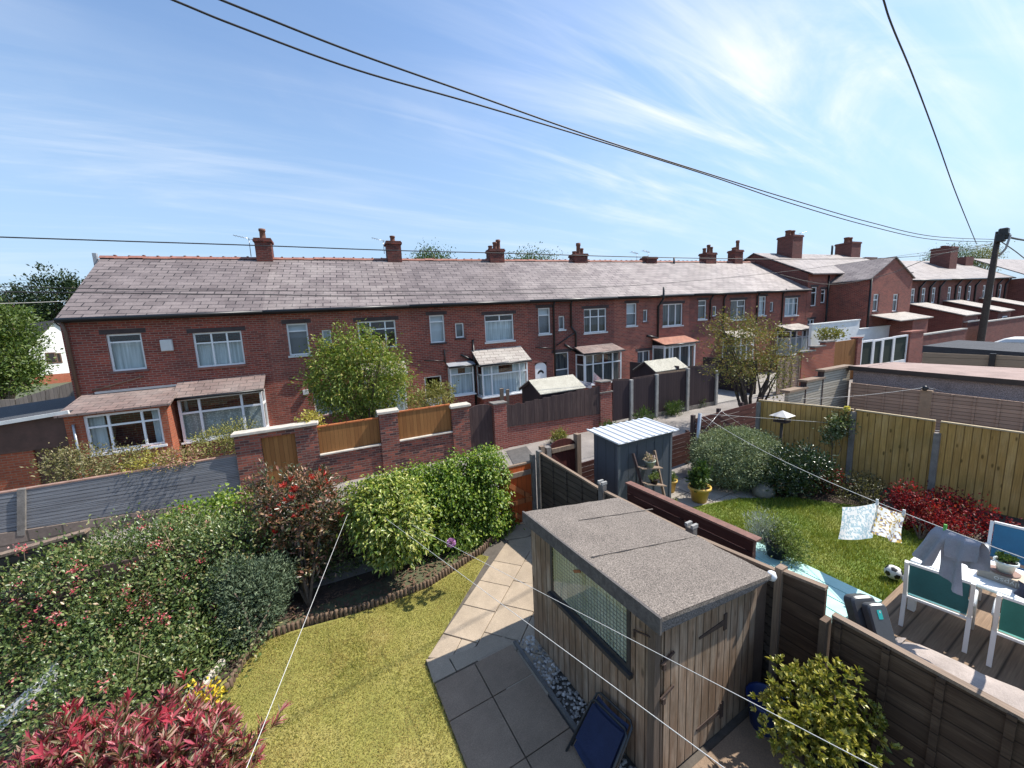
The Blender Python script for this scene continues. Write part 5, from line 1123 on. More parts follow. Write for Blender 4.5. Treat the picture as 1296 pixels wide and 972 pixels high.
for a, b in ((1168,1255),(1259,1310)):
    p = [WX(a,446+(a-1168)*.035,24.4), WX(b,446+(b-1168)*.045,24.4)]; mb = MB(); mb.extr([tuple(p[0]),tuple(p[1]),(24.4,p[1].y,.4),(24.4,p[0].y,.4)],(.05,0,0)); mk('panel', mb, planks('tan boards',(.36,.275,.19),(.29,.22,.15),.28,1,grain=.4) if a == 1168 else bpy.data.materials['tan boards'], t)
p = WX(1257,449,24.4); mb = MB(); mb.box(24.3,24.45,p.y-.08,p.y+.08,.3,p.z+.05); mk('post', mb, BLACKP, t)
# pale roof of a parked van between the far walls and the black roofed garage
t = thing('parked_van', 'pale roofed parked van half hidden beyond the black roof edge', 'van', (33,2.5,gz(33)))
c = WX(1285,428,33); vy = c.y-1.2
mb = MB(); mb.hexa([(32,vy-2.2,.9),(34,vy-2.2,.9),(34,vy+2.3,.9),(32,vy+2.3,.9)],[(32.1,vy-2.2,c.z-.25),(33.9,vy-2.2,c.z-.25),(33.9,vy+1.9,c.z-.25),(32.1,vy+1.9,c.z-.25)]); mk('body', mb, plain('van dark',(0.05,.055,.07),.3,.1,2), t, bevel=.08)
mb = MB(); mb.hexa([(32.1,vy-2.2,c.z-.245),(33.9,vy-2.2,c.z-.245),(33.9,vy+1.9,c.z-.245),(32.1,vy+1.9,c.z-.245)],[(32.3,vy-2.1,c.z+.05),(33.7,vy-2.1,c.z+.05),(33.7,vy+1.4,c.z+.05),(32.3,vy+1.4,c.z+.05)]); mk('roof', mb, GREYW, t, bevel=.08)
for sy in (-1.4,1.4):
    mb = MB(); q = Vector((32,vy+sy,.95+.33)); mb.tube([q+Vector((-.05,0,-.2)),q+Vector((.2,0,-.2))],.33,14); mk('wheel', mb, BLACKP, t)
# ------------------------------------------------------------------ our garden
sheet('flower_bed', [(-7,3.0),(-1.2,1.0),(-1.0,6.6),(4.3,7.1),(4.3,9.0),(-7,9.4)], -.045, SOIL)
sheet('lawn', [(-1.9,1.2),(1.02,1.2),(1.02,4.6),(2.75,6.25),(2.62,6.42),(1.55,6.06),(.2,6.12),(-.85,6.3),(-1.35,5.75),(-1.55,4.6)], -.022, LAWN)
sheet('path_bed', [(.98,1.0),(4.3,1.0),(4.3,7.1),(3.5,7.1),(2.75,6.45),(.98,4.7)], -.03, plain('joint sand',(.10,.085,.07),1,.3,10))
# patio flags (shaded square grid) and path flags running off towards the back gate
mb = MB(); rng = np.random.default_rng(2)
gxs = [1.02,1.57,2.13]; gys = [4.22,3.68,2.92,2.15,1.3,.5]
def flag(mb, q, zc):
    dz = rng.uniform(-.003,.003); b = [(x,y,gz(x)-.06) for x,y in q]; t_ = [(x,y,gz(x)+zc+dz) for x,y in q]; mb.hexa(b,t_)
for i in range(2):
    for j in range(5):
        x0,x1,y1,y0 = gxs[i]+.006,gxs[i+1]-.006,gys[j]-.006,gys[j+1]+.006; flag(mb,[(x0,y0),(x1,y0),(x1,y1),(x0,y1)],.0)
for j,(a,b) in enumerate(((2.14,2.75),(2.76,3.4),(3.41,4.2))): flag(mb,[(a,.3),(b,.3),(b,1.15),(a,1.15)],0)
for (a,b,c,d_) in ((2.45,3.1,1.16,2.0),(3.11,4.2,1.16,2.0)): flag(mb,[(a,c),(b,c),(b,d_),(a,d_)],-.005)
tag(mk('patio', mb, SLAB_GREY, bevel=.004), kind='structure')
mb = MB(); pd = Vector((.77,.638)); pn_ = Vector((.638,-.77)); p0 = Vector((1.06,4.66))
def pf(a, b): v = p0+pd*a+pn_*b; return (v.x,v.y)
def fl4(a0,a1,b0,b1,k0=0,k1=0): flag(mb,[pf(a0+.006,b0+.006),pf(a1-.006,b0+.006),pf(a1-.006+k1,b1-.006),pf(a0+.006+k0,b1-.006)],-.004)
cuts0 = [.42,1.02,1.62,2.2,2.8]; cuts1 = [.15,.62,1.2,1.78,2.35,2.9]
for a,b in zip(cuts0,cuts0[1:]): fl4(a,b,.0,.56)
for a,b in zip(cuts1,cuts1[1:]): fl4(a,b,.56,1.12)
for a,b in zip([-.1,.5,1.1,1.7,2.3],[.5,1.1,1.7,2.3,2.9]): fl4(a,b,1.12,1.7)
flag(mb,[pf(.0,.02),pf(.41,.005),pf(.41,.3),pf(.08,.33)],-.004); flag(mb,[pf(.09,.34),pf(.41,.31),pf(.41,.55),pf(.14,.55)],-.004)
flag(mb,[(1.04,4.63),(1.02,4.24),(1.32,4.24),(1.3,4.52)],-.004); flag(mb,[(1.33,4.24),(2.1,4.24),(2.1,4.4),(1.5,4.48),(1.32,4.51)],-.004)
for q in ([(3.3,6.9),(3.28,6.55),(3.7,6.4),(4.2,6.5),(4.2,6.9)],[(3.3,6.5),(3.2,6.2),(3.6,5.8),(4.2,5.9),(4.2,6.45),(3.7,6.37)],[(3.2,5.65),(3.6,5.2),(4.2,5.2),(4.2,5.85),(3.62,5.75)],[(2.9,5.2),(3.0,4.7),(4.2,4.6),(4.2,5.15),(3.3,5.15)]): flag(mb,q,-.006)
tag(mk('path', mb, SLAB, bevel=.004), kind='structure')
# grass blades
def blades(name, poly, n, h, wd, mat, seed, hvar=.5, lean=.5, zoff=-.02):
    rng = np.random.default_rng(seed); P = np.array(poly); lo, hi = P.min(0), P.max(0); out_ = []
    pts = lo+rng.random((n*3,2))*(hi-lo); ins = np.zeros(len(pts),bool); x, y = pts.T
    for (x0,y0),(x1,y1) in zip(P,np.roll(P,-1,0)):
        c = (y0 > y) != (y1 > y); xx = (x1-x0)*(y-y0)/(y1-y0+1e-12)+x0; ins ^= c & (x < xx)
    pts = pts[ins][:n]; n = len(pts)
    patch = .6+.4*np.sin(pts[:,0]*3.1+1)*np.sin(pts[:,1]*2.7)+rng.normal(size=n)*.15
    B = np.c_[pts, SL*(pts[:,0]-2)+zoff]; H_ = h*(1-hvar/2+hvar*rng.random(n))*np.clip(patch,.5,1.3)
    a = rng.uniform(0,6.28,n); D = np.c_[np.cos(a),np.sin(a),np.zeros(n)]; b = rng.uniform(0,6.28,n); L_ = np.c_[np.cos(b),np.sin(b),np.zeros(n)]
    w_ = wd*rng.uniform(.7,1.3,n)[:,None]
    V = np.stack([B-D*w_/2, B+D*w_/2, B+np.array([0,0,1])*H_[:,None]+L_*H_[:,None]*lean*rng.random(n)[:,None]],1).reshape(-1,3)
    F = np.arange(3*n).reshape(n,3); return tag(fast_mesh(name,V,F,mat), kind='stuff')
GRASS = leafmat('lawn grass', patch=(2.2,(0.50,0.37,0.15),.8), stops=[(0,(0.12,0.14,0.02)),(.35,(0.24,0.24,0.045)),(.7,(0.38,0.34,0.085)),(1,(0.52,0.42,0.16))], rough=.6, trans=.25, spec=.2)
GRASS2 = leafmat('long grass', patch=(.9,(0.36,0.33,0.09),.5), stops=[(0,(0.07,0.13,0.015)),(.4,(0.14,0.22,0.025)),(.8,(0.24,0.30,0.045)),(1,(0.38,0.35,0.10))], rough=.55, trans=.3, spec=.25)
blades('lawn_grass', [(-1.75,1.6),(1.03,1.6),(1.045,4.6),(2.73,6.25),(2.62,6.40),(1.55,6.02),(.2,6.08),(-.85,6.25),(-1.3,5.7),(-1.5,4.6)], 95000, .032, .0075, GRASS, 5, .8, .7)
# log roll edging
mb = MB(); pth = [(-1.25,5.55),(-1.12,5.95),(-.9,6.27),(-.4,6.27),(.2,6.14),(.8,6.06),(1.5,6.06),(2.1,6.25),(2.62,6.42),(2.95,6.62),(3.2,6.72)]
tot = []; 
for a,b in zip(pth,pth[1:]):
    a,b = Vector(a),Vector(b); n = max(1,int((b-a).length/.062))
    tot += [a.lerp(b,i/n) for i in range(n)]
rng = np.random.default_rng(6)
for p in tot:
    h_ = .13+rng.uniform(-.015,.015); mb.lathe([(.030,-.1),(.031,h_-.01),(.022,h_),(.0,h_+.002)],(p.x+rng.uniform(-.005,.005),p.y+rng.uniform(-.005,.005),gz(p.x)-.03),7)
tag(mk('log_edging', mb, planks('edging logs',(.17,.115,.075),(.12,.08,.055),.05,0,grain=.5)), 'low edging of upright half logs round the shrub bed', 'edging')
# bark mulch
mb = MB()
for i in range(700):
    x, y = rng.uniform(-.6,2.6), rng.uniform(6.2,6.9); a = rng.uniform(0,3.1); l = rng.uniform(.015,.035); u = Vector((math.cos(a),math.sin(a),rng.uniform(-.3,.3)))*l; v = Vector((-math.sin(a),math.cos(a),.2))*l*.4; c = Vector((x,y,gz(x)-.035+rng.uniform(0,.015)))
    mb.face([c-u-v,c+u-v,c+u+v,c-u+v])
tag(mk('bark_mulch', mb, plain('bark chips',(.12,.07,.045),1,.5,30), recalc=False), kind='stuff')

# ------------------------------------------------------------------ shrubs of our garden
L_ESC = leafmat('glossy dark leaves', patch=(1.7,(0.17,0.20,0.055),.5), stops=[(0,(0.035,0.07,0.024)),(.4,(0.075,0.13,0.036)),(.7,(0.16,0.22,0.065)),(.88,(0.27,0.32,0.12)),(1,(0.38,0.26,0.15))], rough=.36, trans=.28, spec=.55)
L_IVY = leafmat('ivy leaves', [(0,(0.065,0.14,0.016)),(.5,(0.165,0.27,0.03)),(1,(0.38,0.45,0.085))], .40, .42, .5)
L_PHO = leafmat('photinia leaves', [(0,(0.045,0.06,0.025)),(.35,(0.10,0.10,0.045)),(.6,(0.20,0.10,0.055)),(.85,(0.34,0.15,0.10)),(1,(0.38,0.30,0.17))], .32, .25, .6)
L_RED = leafmat('young red leaves', [(0,(0.30,0.02,0.02)),(.6,(0.52,0.045,0.035)),(1,(0.60,0.13,0.09))], .35, .4, .5)
L_VAR = leafmat('yellow edged leaves', [(0,(0.07,0.13,0.018)),(.35,(0.17,0.25,0.032)),(.65,(0.32,0.37,0.065)),(1,(0.55,0.53,0.18))], .35, .3, .5)
L_JUN = leafmat('blue green needles', [(0,(0.055,0.085,0.05)),(.5,(0.10,0.14,0.08)),(1,(0.19,0.235,0.14))], .6, .2, .25)
L_PINK = leafmat('pink petals', [(0,(0.52,0.06,0.09)),(.6,(0.66,0.16,0.18)),(1,(0.75,0.42,0.38))], .5, .35, .3)
L_PIERIS = leafmat('red foreground leaves', [(0,(0.07,0.09,0.03)),(.2,(0.16,0.13,0.06)),(.4,(0.30,0.045,0.06)),(.7,(0.42,0.085,0.12)),(.9,(0.42,0.24,0.19)),(1,(0.5,0.45,0.3))], .36, .3, .5)
L_PINKRED = leafmat('crimson shoots', [(0,(0.34,0.03,0.05)),(.6,(0.50,0.06,0.09)),(1,(0.55,0.2,0.2))], .4, .35, .4)
L_YELFL = leafmat('yellow petals', [(0,(0.62,0.42,0.02)),(1,(0.80,0.62,0.06))], .5, .3, .3)
g_ = Vector((-2.6,6.3,0)); dE = 6.0
esc = [blobpx(165,760,6.2,130,85,1.3), blobpx(80,790,6.0,100,85,1.2), blobpx(95,770,6.3,70,42,.8), blobpx(255,730,6.3,70,62,.9), blobpx(270,790,5.9,55,55,.8), blobpx(195,702,6.6,80,38,.8), blobpx(165,830,5.5,110,70,1.0), blobpx(15,835,5.6,45,50,.7), blobpx(235,690,6.8,34,24,.5), blobpx(265,835,5.3,52,44,.5), blobpx(215,862,5.0,50,40,.5), blobpx(150,870,4.8,90,45,.6), blobpx(310,800,5.8,24,36,.3)]
t = bush('escallonia_bush', 'huge glossy dark green bush dotted with pink flowers beside the lawn', 'bush', esc, g_, L_ESC, 105000, 2300, .13, .058, .031, 51, stems=7, sr=(.02,.005), flat=.6, shell=.75, fill=.2, lump=.2, zmin=-.05)
rng = np.random.default_rng(8); P, O = crown_points(esc, 760, 760, .01, rng, 1.02, .2, 0)
k = (O@np.array(-FW) > .0) & (P[:,2] > .3); P = P[k][:340]; O = O[k][:340]; PP = np.repeat(P,14,0)+rng.normal(size=(len(P)*14,3))*.032+np.repeat(O,14,0)*.04
T_ = unit(np.repeat(O,14,0)+rng.normal(size=PP.shape)*.7); V,F = leaf_arrays(PP,T_,rng.normal(size=PP.shape),np.full(len(PP),.036),np.full(len(PP),.022)); f = fast_mesh('flowers',V,F,L_PINK,t)
P2, O2 = crown_points(esc, 160, 160, .01, rng, 1.0, .2, 0); mb = MB()
for p, o in zip(P2,O2):
    if p[2] > .5 and o[2] > -.2: q = Vector(p); o_ = Vector(o)+Vector(rng.normal(size=3)*.4); mb.tube([q-o_*.25,q+o_*.02,q+o_*.16],[.006,.005,.003],4,False)
mk('foliage', mb, plain('pale twig',(.30,.22,.14),.9,.3,10), t)  # bare twigs, not leaves, despite the object name
t = bush('juniper_bush', 'soft grey green feathery bush at the lawn edge beside the glossy one', 'bush', [blobpx(322,755,5.9,34,42,.5), blobpx(310,790,5.7,26,26,.4), blobpx(340,735,6.1,26,26,.4), blobpx(298,735,6.0,26,26,.4)], (-1.0,6.1,0), L_JUN, 26000, 800, .06, .055, .019, 52, rnd=.5, up=.3, stems=8)
t = thing('ivy_cover', 'bright light green ivy mound at the end of the grey ribbed fence', 'ivy', (-1.8,8.2,0))
foliage('foliage', L_IVY, [blobpx(262,655,8.3,42,24,.5), blobpx(290,650,8.2,26,26,.4), blobpx(275,690,8.0,40,40,.5)], 8000, 300, .10, .07, .055, 53, t, up=.1, flat=.4)
t = thing('ivy_hedge', 'tall dense ivy clad hedge beside the orange back gate', 'hedge', (2.4,6.95,0))
ivb = [(Vector((3.08,7.1,.8)),(.50,.36,1.02)), (Vector((2.45,7.1,.75)),(.62,.40,.98)), (Vector((1.75,7.15,.72)),(.6,.40,.98)), (Vector((1.2,7.2,.7)),(.5,.4,.95)), (Vector((3.2,7.1,1.25)),(.40,.3,.6)), (Vector((2.7,7.1,1.2)),(.5,.3,.55)), (Vector((2.1,7.15,1.22)),(.45,.3,.5)), (Vector((1.55,7.15,1.15)),(.4,.3,.5)), (Vector((2.8,7.0,.3)),(.8,.35,.5)), (Vector((3.25,7.0,.35)),(.36,.3,.6))]
foliage('foliage', L_IVY, ivb, 36000, 1500, .07, .062, .05, 54, t, up=-.05, flat=.9, out=.5, rnd=.6, shell=.9, lump=.08, fill=.1, droop=.3, zmin=-.05)
twg = MB(); twigs(twg, np.random.default_rng(3), (2.0,7.15,-.1), [(1.3,7.15,1.3),(2.6,7.1,1.4),(2.0,7.1,1.4),(3.1,7.1,1.4)], .03, .01); mk('stems', twg, BARK, t)
ph = [blobpx(375,655,6.9,52,50,.65), blobpx(345,640,6.9,34,36,.5), blobpx(405,640,6.8,32,40,.5), blobpx(370,615,6.9,40,26,.5), blobpx(395,700,6.7,32,26,.45), blobpx(352,690,6.8,30,26,.45)]
t = thing('photinia_bush', 'bronze leaved shrub with scarlet shoots on bare forked stems', 'bush', (-.3,6.75,0))
foliage('foliage', L_PHO, ph, 6500, 330, .085, .095, .034, 55, t, up=.35, shell=.6, fill=.3)
whorls('foliage', L_PHO, ph, 190, 9, .12, .036, 56, t, shell=.85)
red = [blobpx(340,640,6.6,14,14,.2), blobpx(412,622,6.6,20,16,.25), blobpx(345,668,6.5,12,10,.2), blobpx(375,612,6.6,22,8,.2), blobpx(425,640,6.6,10,14,.2), blobpx(365,640,6.4,30,20,.3), blobpx(390,600,6.7,24,6,.2)]
whorls('young_foliage', L_RED, red, 34, 9, .10, .030, 57, t, up=1.2, shell=.6)
mb = MB(); twigs(mb, np.random.default_rng(5), (-.3,6.72,-.1), [tuple(b[0]) for b in ph]+[tuple(b[0]+Vector((.1,0,.2))) for b in ph[:4]], .028, .008, .05); mk('stems', mb, BARK, t)
va = [blobpx(492,655,6.75,44,44,.5), blobpx(470,640,6.8,28,30,.4), blobpx(515,665,6.6,26,38,.4), blobpx(490,620,6.9,34,16,.4), blobpx(500,695,6.6,26,16,.35)]
t = thing('variegated_bush', 'rounded shrub with yellow margined leaves before the ivy hedge', 'bush', (1.05,6.7,0))
foliage('foliage', L_VAR, va, 9000, 420, .085, .085, .04, 58, t, up=.0, flat=.6, droop=.35, shell=.7, fill=.2)
mb = MB(); twigs(mb, np.random.default_rng(7), (1.05,6.72,-.1), [tuple(b[0]) for b in va]+[tuple(b[0]+Vector((.1,.1,.1))) for b in va], .022, .006, .05); mk('stems', mb, BARK, t)
t = thing('back_fence', 'dark timber back fence hidden behind the shrubs of our garden', 'fence', (-1.5,7.55,0))
for a_,b_ in ((-7.0,-5.0),(-4.95,-3.0),(-2.95,-1.0),(-.95,1.0),(1.05,3.35)):
    mb = MB(); mb.box(a_,b_,7.75,7.79,-.1,1.12+gz(a_)); mk('panel', mb, FENCE_DK, t)
# dim evergreen understory behind the shrubs
t = thing('evergreen_shrub', 'dark evergreen mass in the gap between the bronze shrub and the glossy bush', 'shrub', (-1.3,7.5,0))
foliage('foliage', L_ESC, [(Vector((-1.2,7.5,.6)),(.7,.5,.9)), (Vector((.3,7.5,.55)),(.8,.4,.9)), (Vector((-.5,7.7,.6)),(.8,.4,1.0))], 12000, 420, .11, .06, .03, 59, t, shell=.7)
t = thing('rhododendron', 'small lime leaved rhododendron with one mauve flower head', 'shrub', (2.2,6.68,0))
rh = [blobpx(575,688,6.35,20,18,.22), blobpx(562,697,6.3,12,12,.15), blobpx(588,690,6.35,12,14,.15)]
whorls('foliage', leafmat('rhododendron leaves',[(0,(.06,.11,.02)),(.6,(.14,.22,.035)),(1,(.28,.34,.07))],.4,.3), rh, 60, 9, .085, .03, 60, t, shell=.8)
c = np.array(AT(571,687,6.15)); rng = np.random.default_rng(9); n = 160; D_ = unit(rng.normal(size=(n,3))); V,F = leaf_arrays(c+D_*.035,D_,rng.normal(size=(n,3)),np.full(n,.045),np.full(n,.035)); fast_mesh('flower_head',V,F,leafmat('mauve petals',[(0,(.42,.16,.45)),(1,(.66,.40,.68))],.5,.3),t)
# red foreground bush
pb_ = [blobpx(150,960,3.0,110,52,.45), blobpx(70,985,2.9,80,55,.4), blobpx(235,998,2.9,62,56,.4), blobpx(160,1010,2.7,150,60,.5)]
t = thing('red_shrub', 'crimson and cream leaved shrub filling the near corner below the window', 'bush', AT(150,985,3.0)-Vector((0,0,1.6)))
whorls('foliage', L_PIERIS, pb_, 1700, 11, .105, .019, 61, t, up=1.0, shell=.7, fill=.4, spread=.85)
mb = MB(); rb = root_of(t).location; twigs(mb, np.random.default_rng(8), tuple(rb), [tuple(b[0]+Vector((dx,dy,.05))) for b in pb_ for dx,dy in ((0,0),(.2,.1),(-.2,-.1))], .03, .007, .06); mk('stems', mb, BARK_DARK, t)
whorls('young_foliage', L_PINKRED, [blobpx(175,900,3.0,70,10,.3), blobpx(60,940,2.9,50,20,.3), blobpx(225,945,2.9,36,12,.3)], 40, 8, .10, .022, 62, t, up=1.5, shell=.5)
# yellow flowers
t = thing('yellow_flowers', 'small clump of bright yellow flowers at the lawn corner', 'flowers', G(258,905))
foliage('petals', L_YELFL, [blobpx(264,885,4.5,15,13,.12), blobpx(250,864,4.5,10,7,.08), blobpx(240,888,4.5,8,5,.08)], 260, 26, .03, .05, .03, 63, t)
foliage('leaves', LEAF_MID, [blobpx(258,896,4.6,16,12,.12)], 300, 26, .04, .06, .02, 64, t, up=.8)
# pale painted bench top in the shrubs
t = thing('garden_bench', 'pale weathered bench half buried under the pink flowering bush', 'bench', G(50,900,0))
a = AT(-10,925,4.6); b = AT(72,846,4.95); sd_ = (b-a).normalized(); pr = Vector((sd_.y,-sd_.x,0)).normalized()
for k in range(3): mb = MB(); o_ = pr*(-.12+.12*k); mb.bar(a+o_, b+o_, .10, .03); mk('slat', mb, GREYW, t)
for e_ in (.1,.9):
    mb = MB(); q = a.lerp(b,e_); mb.bar(q+Vector((0,0,-.02)), Vector((q.x,q.y,gz(q.x)-.05)), .06, .06, (0,1,0)); mk('leg', mb, GREYW, t)
# kerb stone at lawn edge
mb = MB(); q = [G(255,873),G(283,838)]; mb.bar(q[0]+Vector((0,0,.02)),q[1]+Vector((0,0,.02)),.09,.1); tag(mk('edging_stone', mb, STONE, bevel=.015), 'single pale edging stone under the glossy bush at the lawn corner', 'kerb stone')
# ------------------------------------------------------------------ back gate and boundary fences
FX = 4.35
t = thing('back_gate', 'orange stained braced garden gate at the end of the path', 'gate', (3.85,6.98,-.05))
gx0, gx1, gy, gzt = 3.42, 4.2, 7.0, 1.33
mb = MB(); mb.box(gx0,gx1,gy,gy+.03,.02,gzt); mk('boards', mb, GATE, t)
for z_ in (1.15,.52): mb = MB(); mb.box(gx0+.01,gx1-.01,gy-.045,gy-.002,z_-.05,z_+.05); mk('ledge', mb, OLDWOOD if z_ > 1 else ORANGEW, t)
for z0_,z1_ in ((1.09,.58),(.46,-.02)): mb = MB(); mb.bar((gx0+.05,gy-.022,z0_),(gx1-.08,gy-.022,z1_),.035,.10,(0,0,1)); mk('brace', mb, ORANGEW, t)
mb = MB(); mb.box(gx0-.03,gx1+.03,gy-.01,gy+.06,gzt+.002,gzt+.035); mk('top_rail', mb, OLDWOOD, t)
mb = MB(); mb.box(4.215,4.305,6.96,7.06,-.1,1.52); mk('post', mb, CONC_DARK, t)
mb = MB(); mb.bar((gx0+.1,gy-.3,-.02),(gx1-.3,gy-.05,.02),.05,.05); tag(mk('timber_lath', mb, OLDWOOD), 'loose pale timber lying against the foot of the orange gate', 'timber')
t = thing('lap_fence', 'dark lap panel fence on concrete posts dividing the two gardens', 'fence', (FX,4.6,0))
def fpz(py_pts): return None
PY = [6.88, 4.86, 3.12]; PZ = [1.62,1.56,1.56]
for y_, z_ in zip(PY,PZ):
    mb = MB(); mb.box(FX-.05,FX+.05,y_-.06,y_+.06,-.3,z_); p_ = mk('post', mb, CONC_DARK, t, bevel=.01)
    if y_ < 6: mb = MB(); mb.box(FX-.055,FX+.055,y_-.062,y_-.025,z_+.001,z_+.05); mb.box(FX-.055,FX+.055,y_+.025,y_+.062,z_+.001,z_+.05); mk('post_top', mb, CONC, p_)
TPZ = [(6.8,1.56),(4.94,1.42),(4.78,1.42),(3.2,1.43),(3.04,1.43),(2.06,1.50)]
for (ya,za),(yb,zb2) in ((TPZ[0],TPZ[1]),(TPZ[2],TPZ[3]),(TPZ[4],TPZ[5])):
    mb = MB(); mb.hexa([(FX-.015,ya,.0),(FX-.015,yb,.0),(FX+.015,yb,.0),(FX+.015,ya,.0)],[(FX-.015,ya,za),(FX-.015,yb,zb2),(FX+.015,yb,zb2),(FX+.015,ya,za)]); pn = mk('panel', mb, LAP, t)
    mb = MB(); mb.bar((FX,ya,za+.02),(FX,yb,zb2+.02),.06,.035); mk('cap_rail', mb, OLDWOOD, pn)
    for f_ in (.02,.25,.5,.75,.98):
        y_ = ya+(yb-ya)*f_; mb = MB(); mb.box(FX-.035,FX-.016,y_-.02,y_+.02,.0,za+(zb2-za)*f_); mk('batten', mb, LAP, pn)
t = thing('panel_fence', 'brown boarded fence stepping down from the shed towards the near corner', 'fence', (FX,1,0))
def seg(ya, za, yb, zb2, cap=True, bat=()):
    mb = MB(); mb.hexa([(FX-.02,ya,-.05),(FX-.02,yb,-.05),(FX+.02,yb,-.05),(FX+.02,ya,-.05)],[(FX-.02,ya,za),(FX-.02,yb,zb2),(FX+.02,yb,zb2),(FX+.02,ya,za)]); pn = mk('panel', mb, LAP_BROWN, t)
    if cap: mb = MB(); mb.bar((FX,ya,za+.015),(FX,yb,zb2+.015),.07,.03); mk('cap_rail', mb, OLDWOOD, pn)
    for y_ in bat: mb = MB(); mb.box(FX-.05,FX-.021,y_-.025,y_+.025,-.05,za-.02); mk('batten', mb, LAP_BROWN, pn)
seg(2.02,1.545,1.60,1.585); seg(1.53,1.34,-.8,1.28,bat=(1.47,1.12,.78,.42,.05))
mb = MB(); mb.box(FX-.1,FX+.02,1.545,1.60,-.1,1.30); mk('post', mb, plain('brown post',(.12,.08,.055),.9,.3,6), t)
mb = MB(); mb.box(FX-.06,FX+.06,1.98,2.05,-.1,1.60); mk('post', mb, OLDWOOD, t)
mb = MB(); mb.box(FX-.30,FX-.06,2.12,2.15,-.1,1.42); tag(mk('filler_board', mb, plain('brown filler board',(.13,.085,.06),.9,.3,4)), 'plain brown upright board closing the gap beside the shed', 'board')

# ------------------------------------------------------------------ our shed
t = thing('wooden_shed', 'weathered timber shed with mineral felt roof and meshed side window', 'shed', (3.2,3.1,0))
x0,x1,y0,y1 = 2.45,4.02,2.08,4.14
zl = 1.84; zrr = 1.60
def zx(x): return zl+(zrr-zl)*(x-2.38)/(4.1-2.38)-.035
wy0,wy1,wz0,wz1 = 2.36,3.68,1.0,1.72
mb = MB()
Ys = [y0,wy0,wy1,y1]; Zs_ = [0,wz0,wz1,zx(x0)]
for i in range(3):
    for j in range(3):
        if i == 1 and j == 1: continue
        mb.face([(x0,Ys[i],Zs_[j]),(x0,Ys[i+1],Zs_[j]),(x0,Ys[i+1],Zs_[j+1]),(x0,Ys[i],Zs_[j+1])])
for (ya,yb,za,zb2) in ((wy0,wy1,wz0,wz0),(wy0,wy1,wz1,wz1)): mb.face([(x0,ya,za),(x0,yb,za),(x0+.05,yb,za),(x0+.05,ya,za)])
for y_ in (wy0,wy1): mb.face([(x0,y_,wz0),(x0,y_,wz1),(x0+.05,y_,wz1),(x0+.05,y_,wz0)])
mb.face([(x0,y1,0),(x1,y1,0),(x1,y1,zx(x1)),(x0,y1,zx(x0))]); mb.face([(x1,y0,0),(x1,y1,0),(x1,y1,zx(x1)),(x1,y0,zx(x1))]); mb.face([(x0,y0,.02),(x1,y0,.02),(x1,y1,.02),(x0,y1,.02)])
mk('side_wall', mb, SHEDWOOD, t, recalc=False)
dx0, dx1 = 2.56, 3.50
mb = MB(); mb.face([(dx1,y0,0),(x1,y0,0),(x1,y0,zx(x1)),(dx1,y0,zx(dx1))]); mb.face([(x0,y0,0),(dx0,y0,0),(dx0,y0,zx(dx0)),(x0,y0,zx(x0))]); mb.face([(dx0,y0,1.66),(dx1,y0,1.58),(dx1,y0,zx(dx1)),(dx0,y0,zx(dx0))]); mk('front_wall', mb, SHEDWOOD, t, recalc=False)
mb = MB(); mb.hexa([(dx0+.005,y0-.012,.03),(dx1-.005,y0-.012,.03),(dx1-.005,y0+.02,.03),(dx0+.005,y0+.02,.03)],[(dx0+.005,y0-.012,1.655),(dx1-.005,y0-.012,1.575),(dx1-.005,y0+.02,1.575),(dx0+.005,y0+.02,1.655)]); door = mk('door', mb, SHEDWOOD, t)
mb = MB(); mb.box(x0-.018,x0+.05,y0-.018,y0-.002,0,zx(x0)-.02); mb.box(x0-.018,x0-.002,y0-.0015,y0+.06,0,zx(x0)-.02); mk('corner_trim', mb, SHEDTRIM, t)
for z_,x_ in ((1.30,3.32),(.28,3.32)):
    mb = MB(); mb.hexa([(x_-.28,y0-.02,z_-.012),(x_+.1,y0-.02,z_-.03),(x_+.1,y0-.013,z_-.03),(x_-.28,y0-.013,z_-.012)],[(x_-.28,y0-.02,z_+.012),(x_+.1,y0-.02,z_+.03),(x_+.1,y0-.013,z_+.03),(x_-.28,y0-.013,z_+.012)]); mb.box(x_+.1,x_+.15,y0-.022,y0-.013,z_-.09,z_+.09); mk('hinge', mb, RUST, door)
for z_ in (1.33,.98):
    mb = MB(); mb.bar((dx0-.06,y0-.03,z_-.03),(dx0+.11,y0-.03,z_+.02),.012,.022); mb.box(dx0-.045,dx0-.01,y0-.045,y0-.02,z_-.09,z_-.03); mk('hasp', mb, RUST, door)
mb = MB(); mb.bar((x0-.02,2.12,1.56),(x0-.03,2.30,1.50),.012,.012); mb.bar((x0-.02,2.3,1.5),(x0-.02,2.3,1.42),.012,.012); mk('bracket', mb, RUST, t)
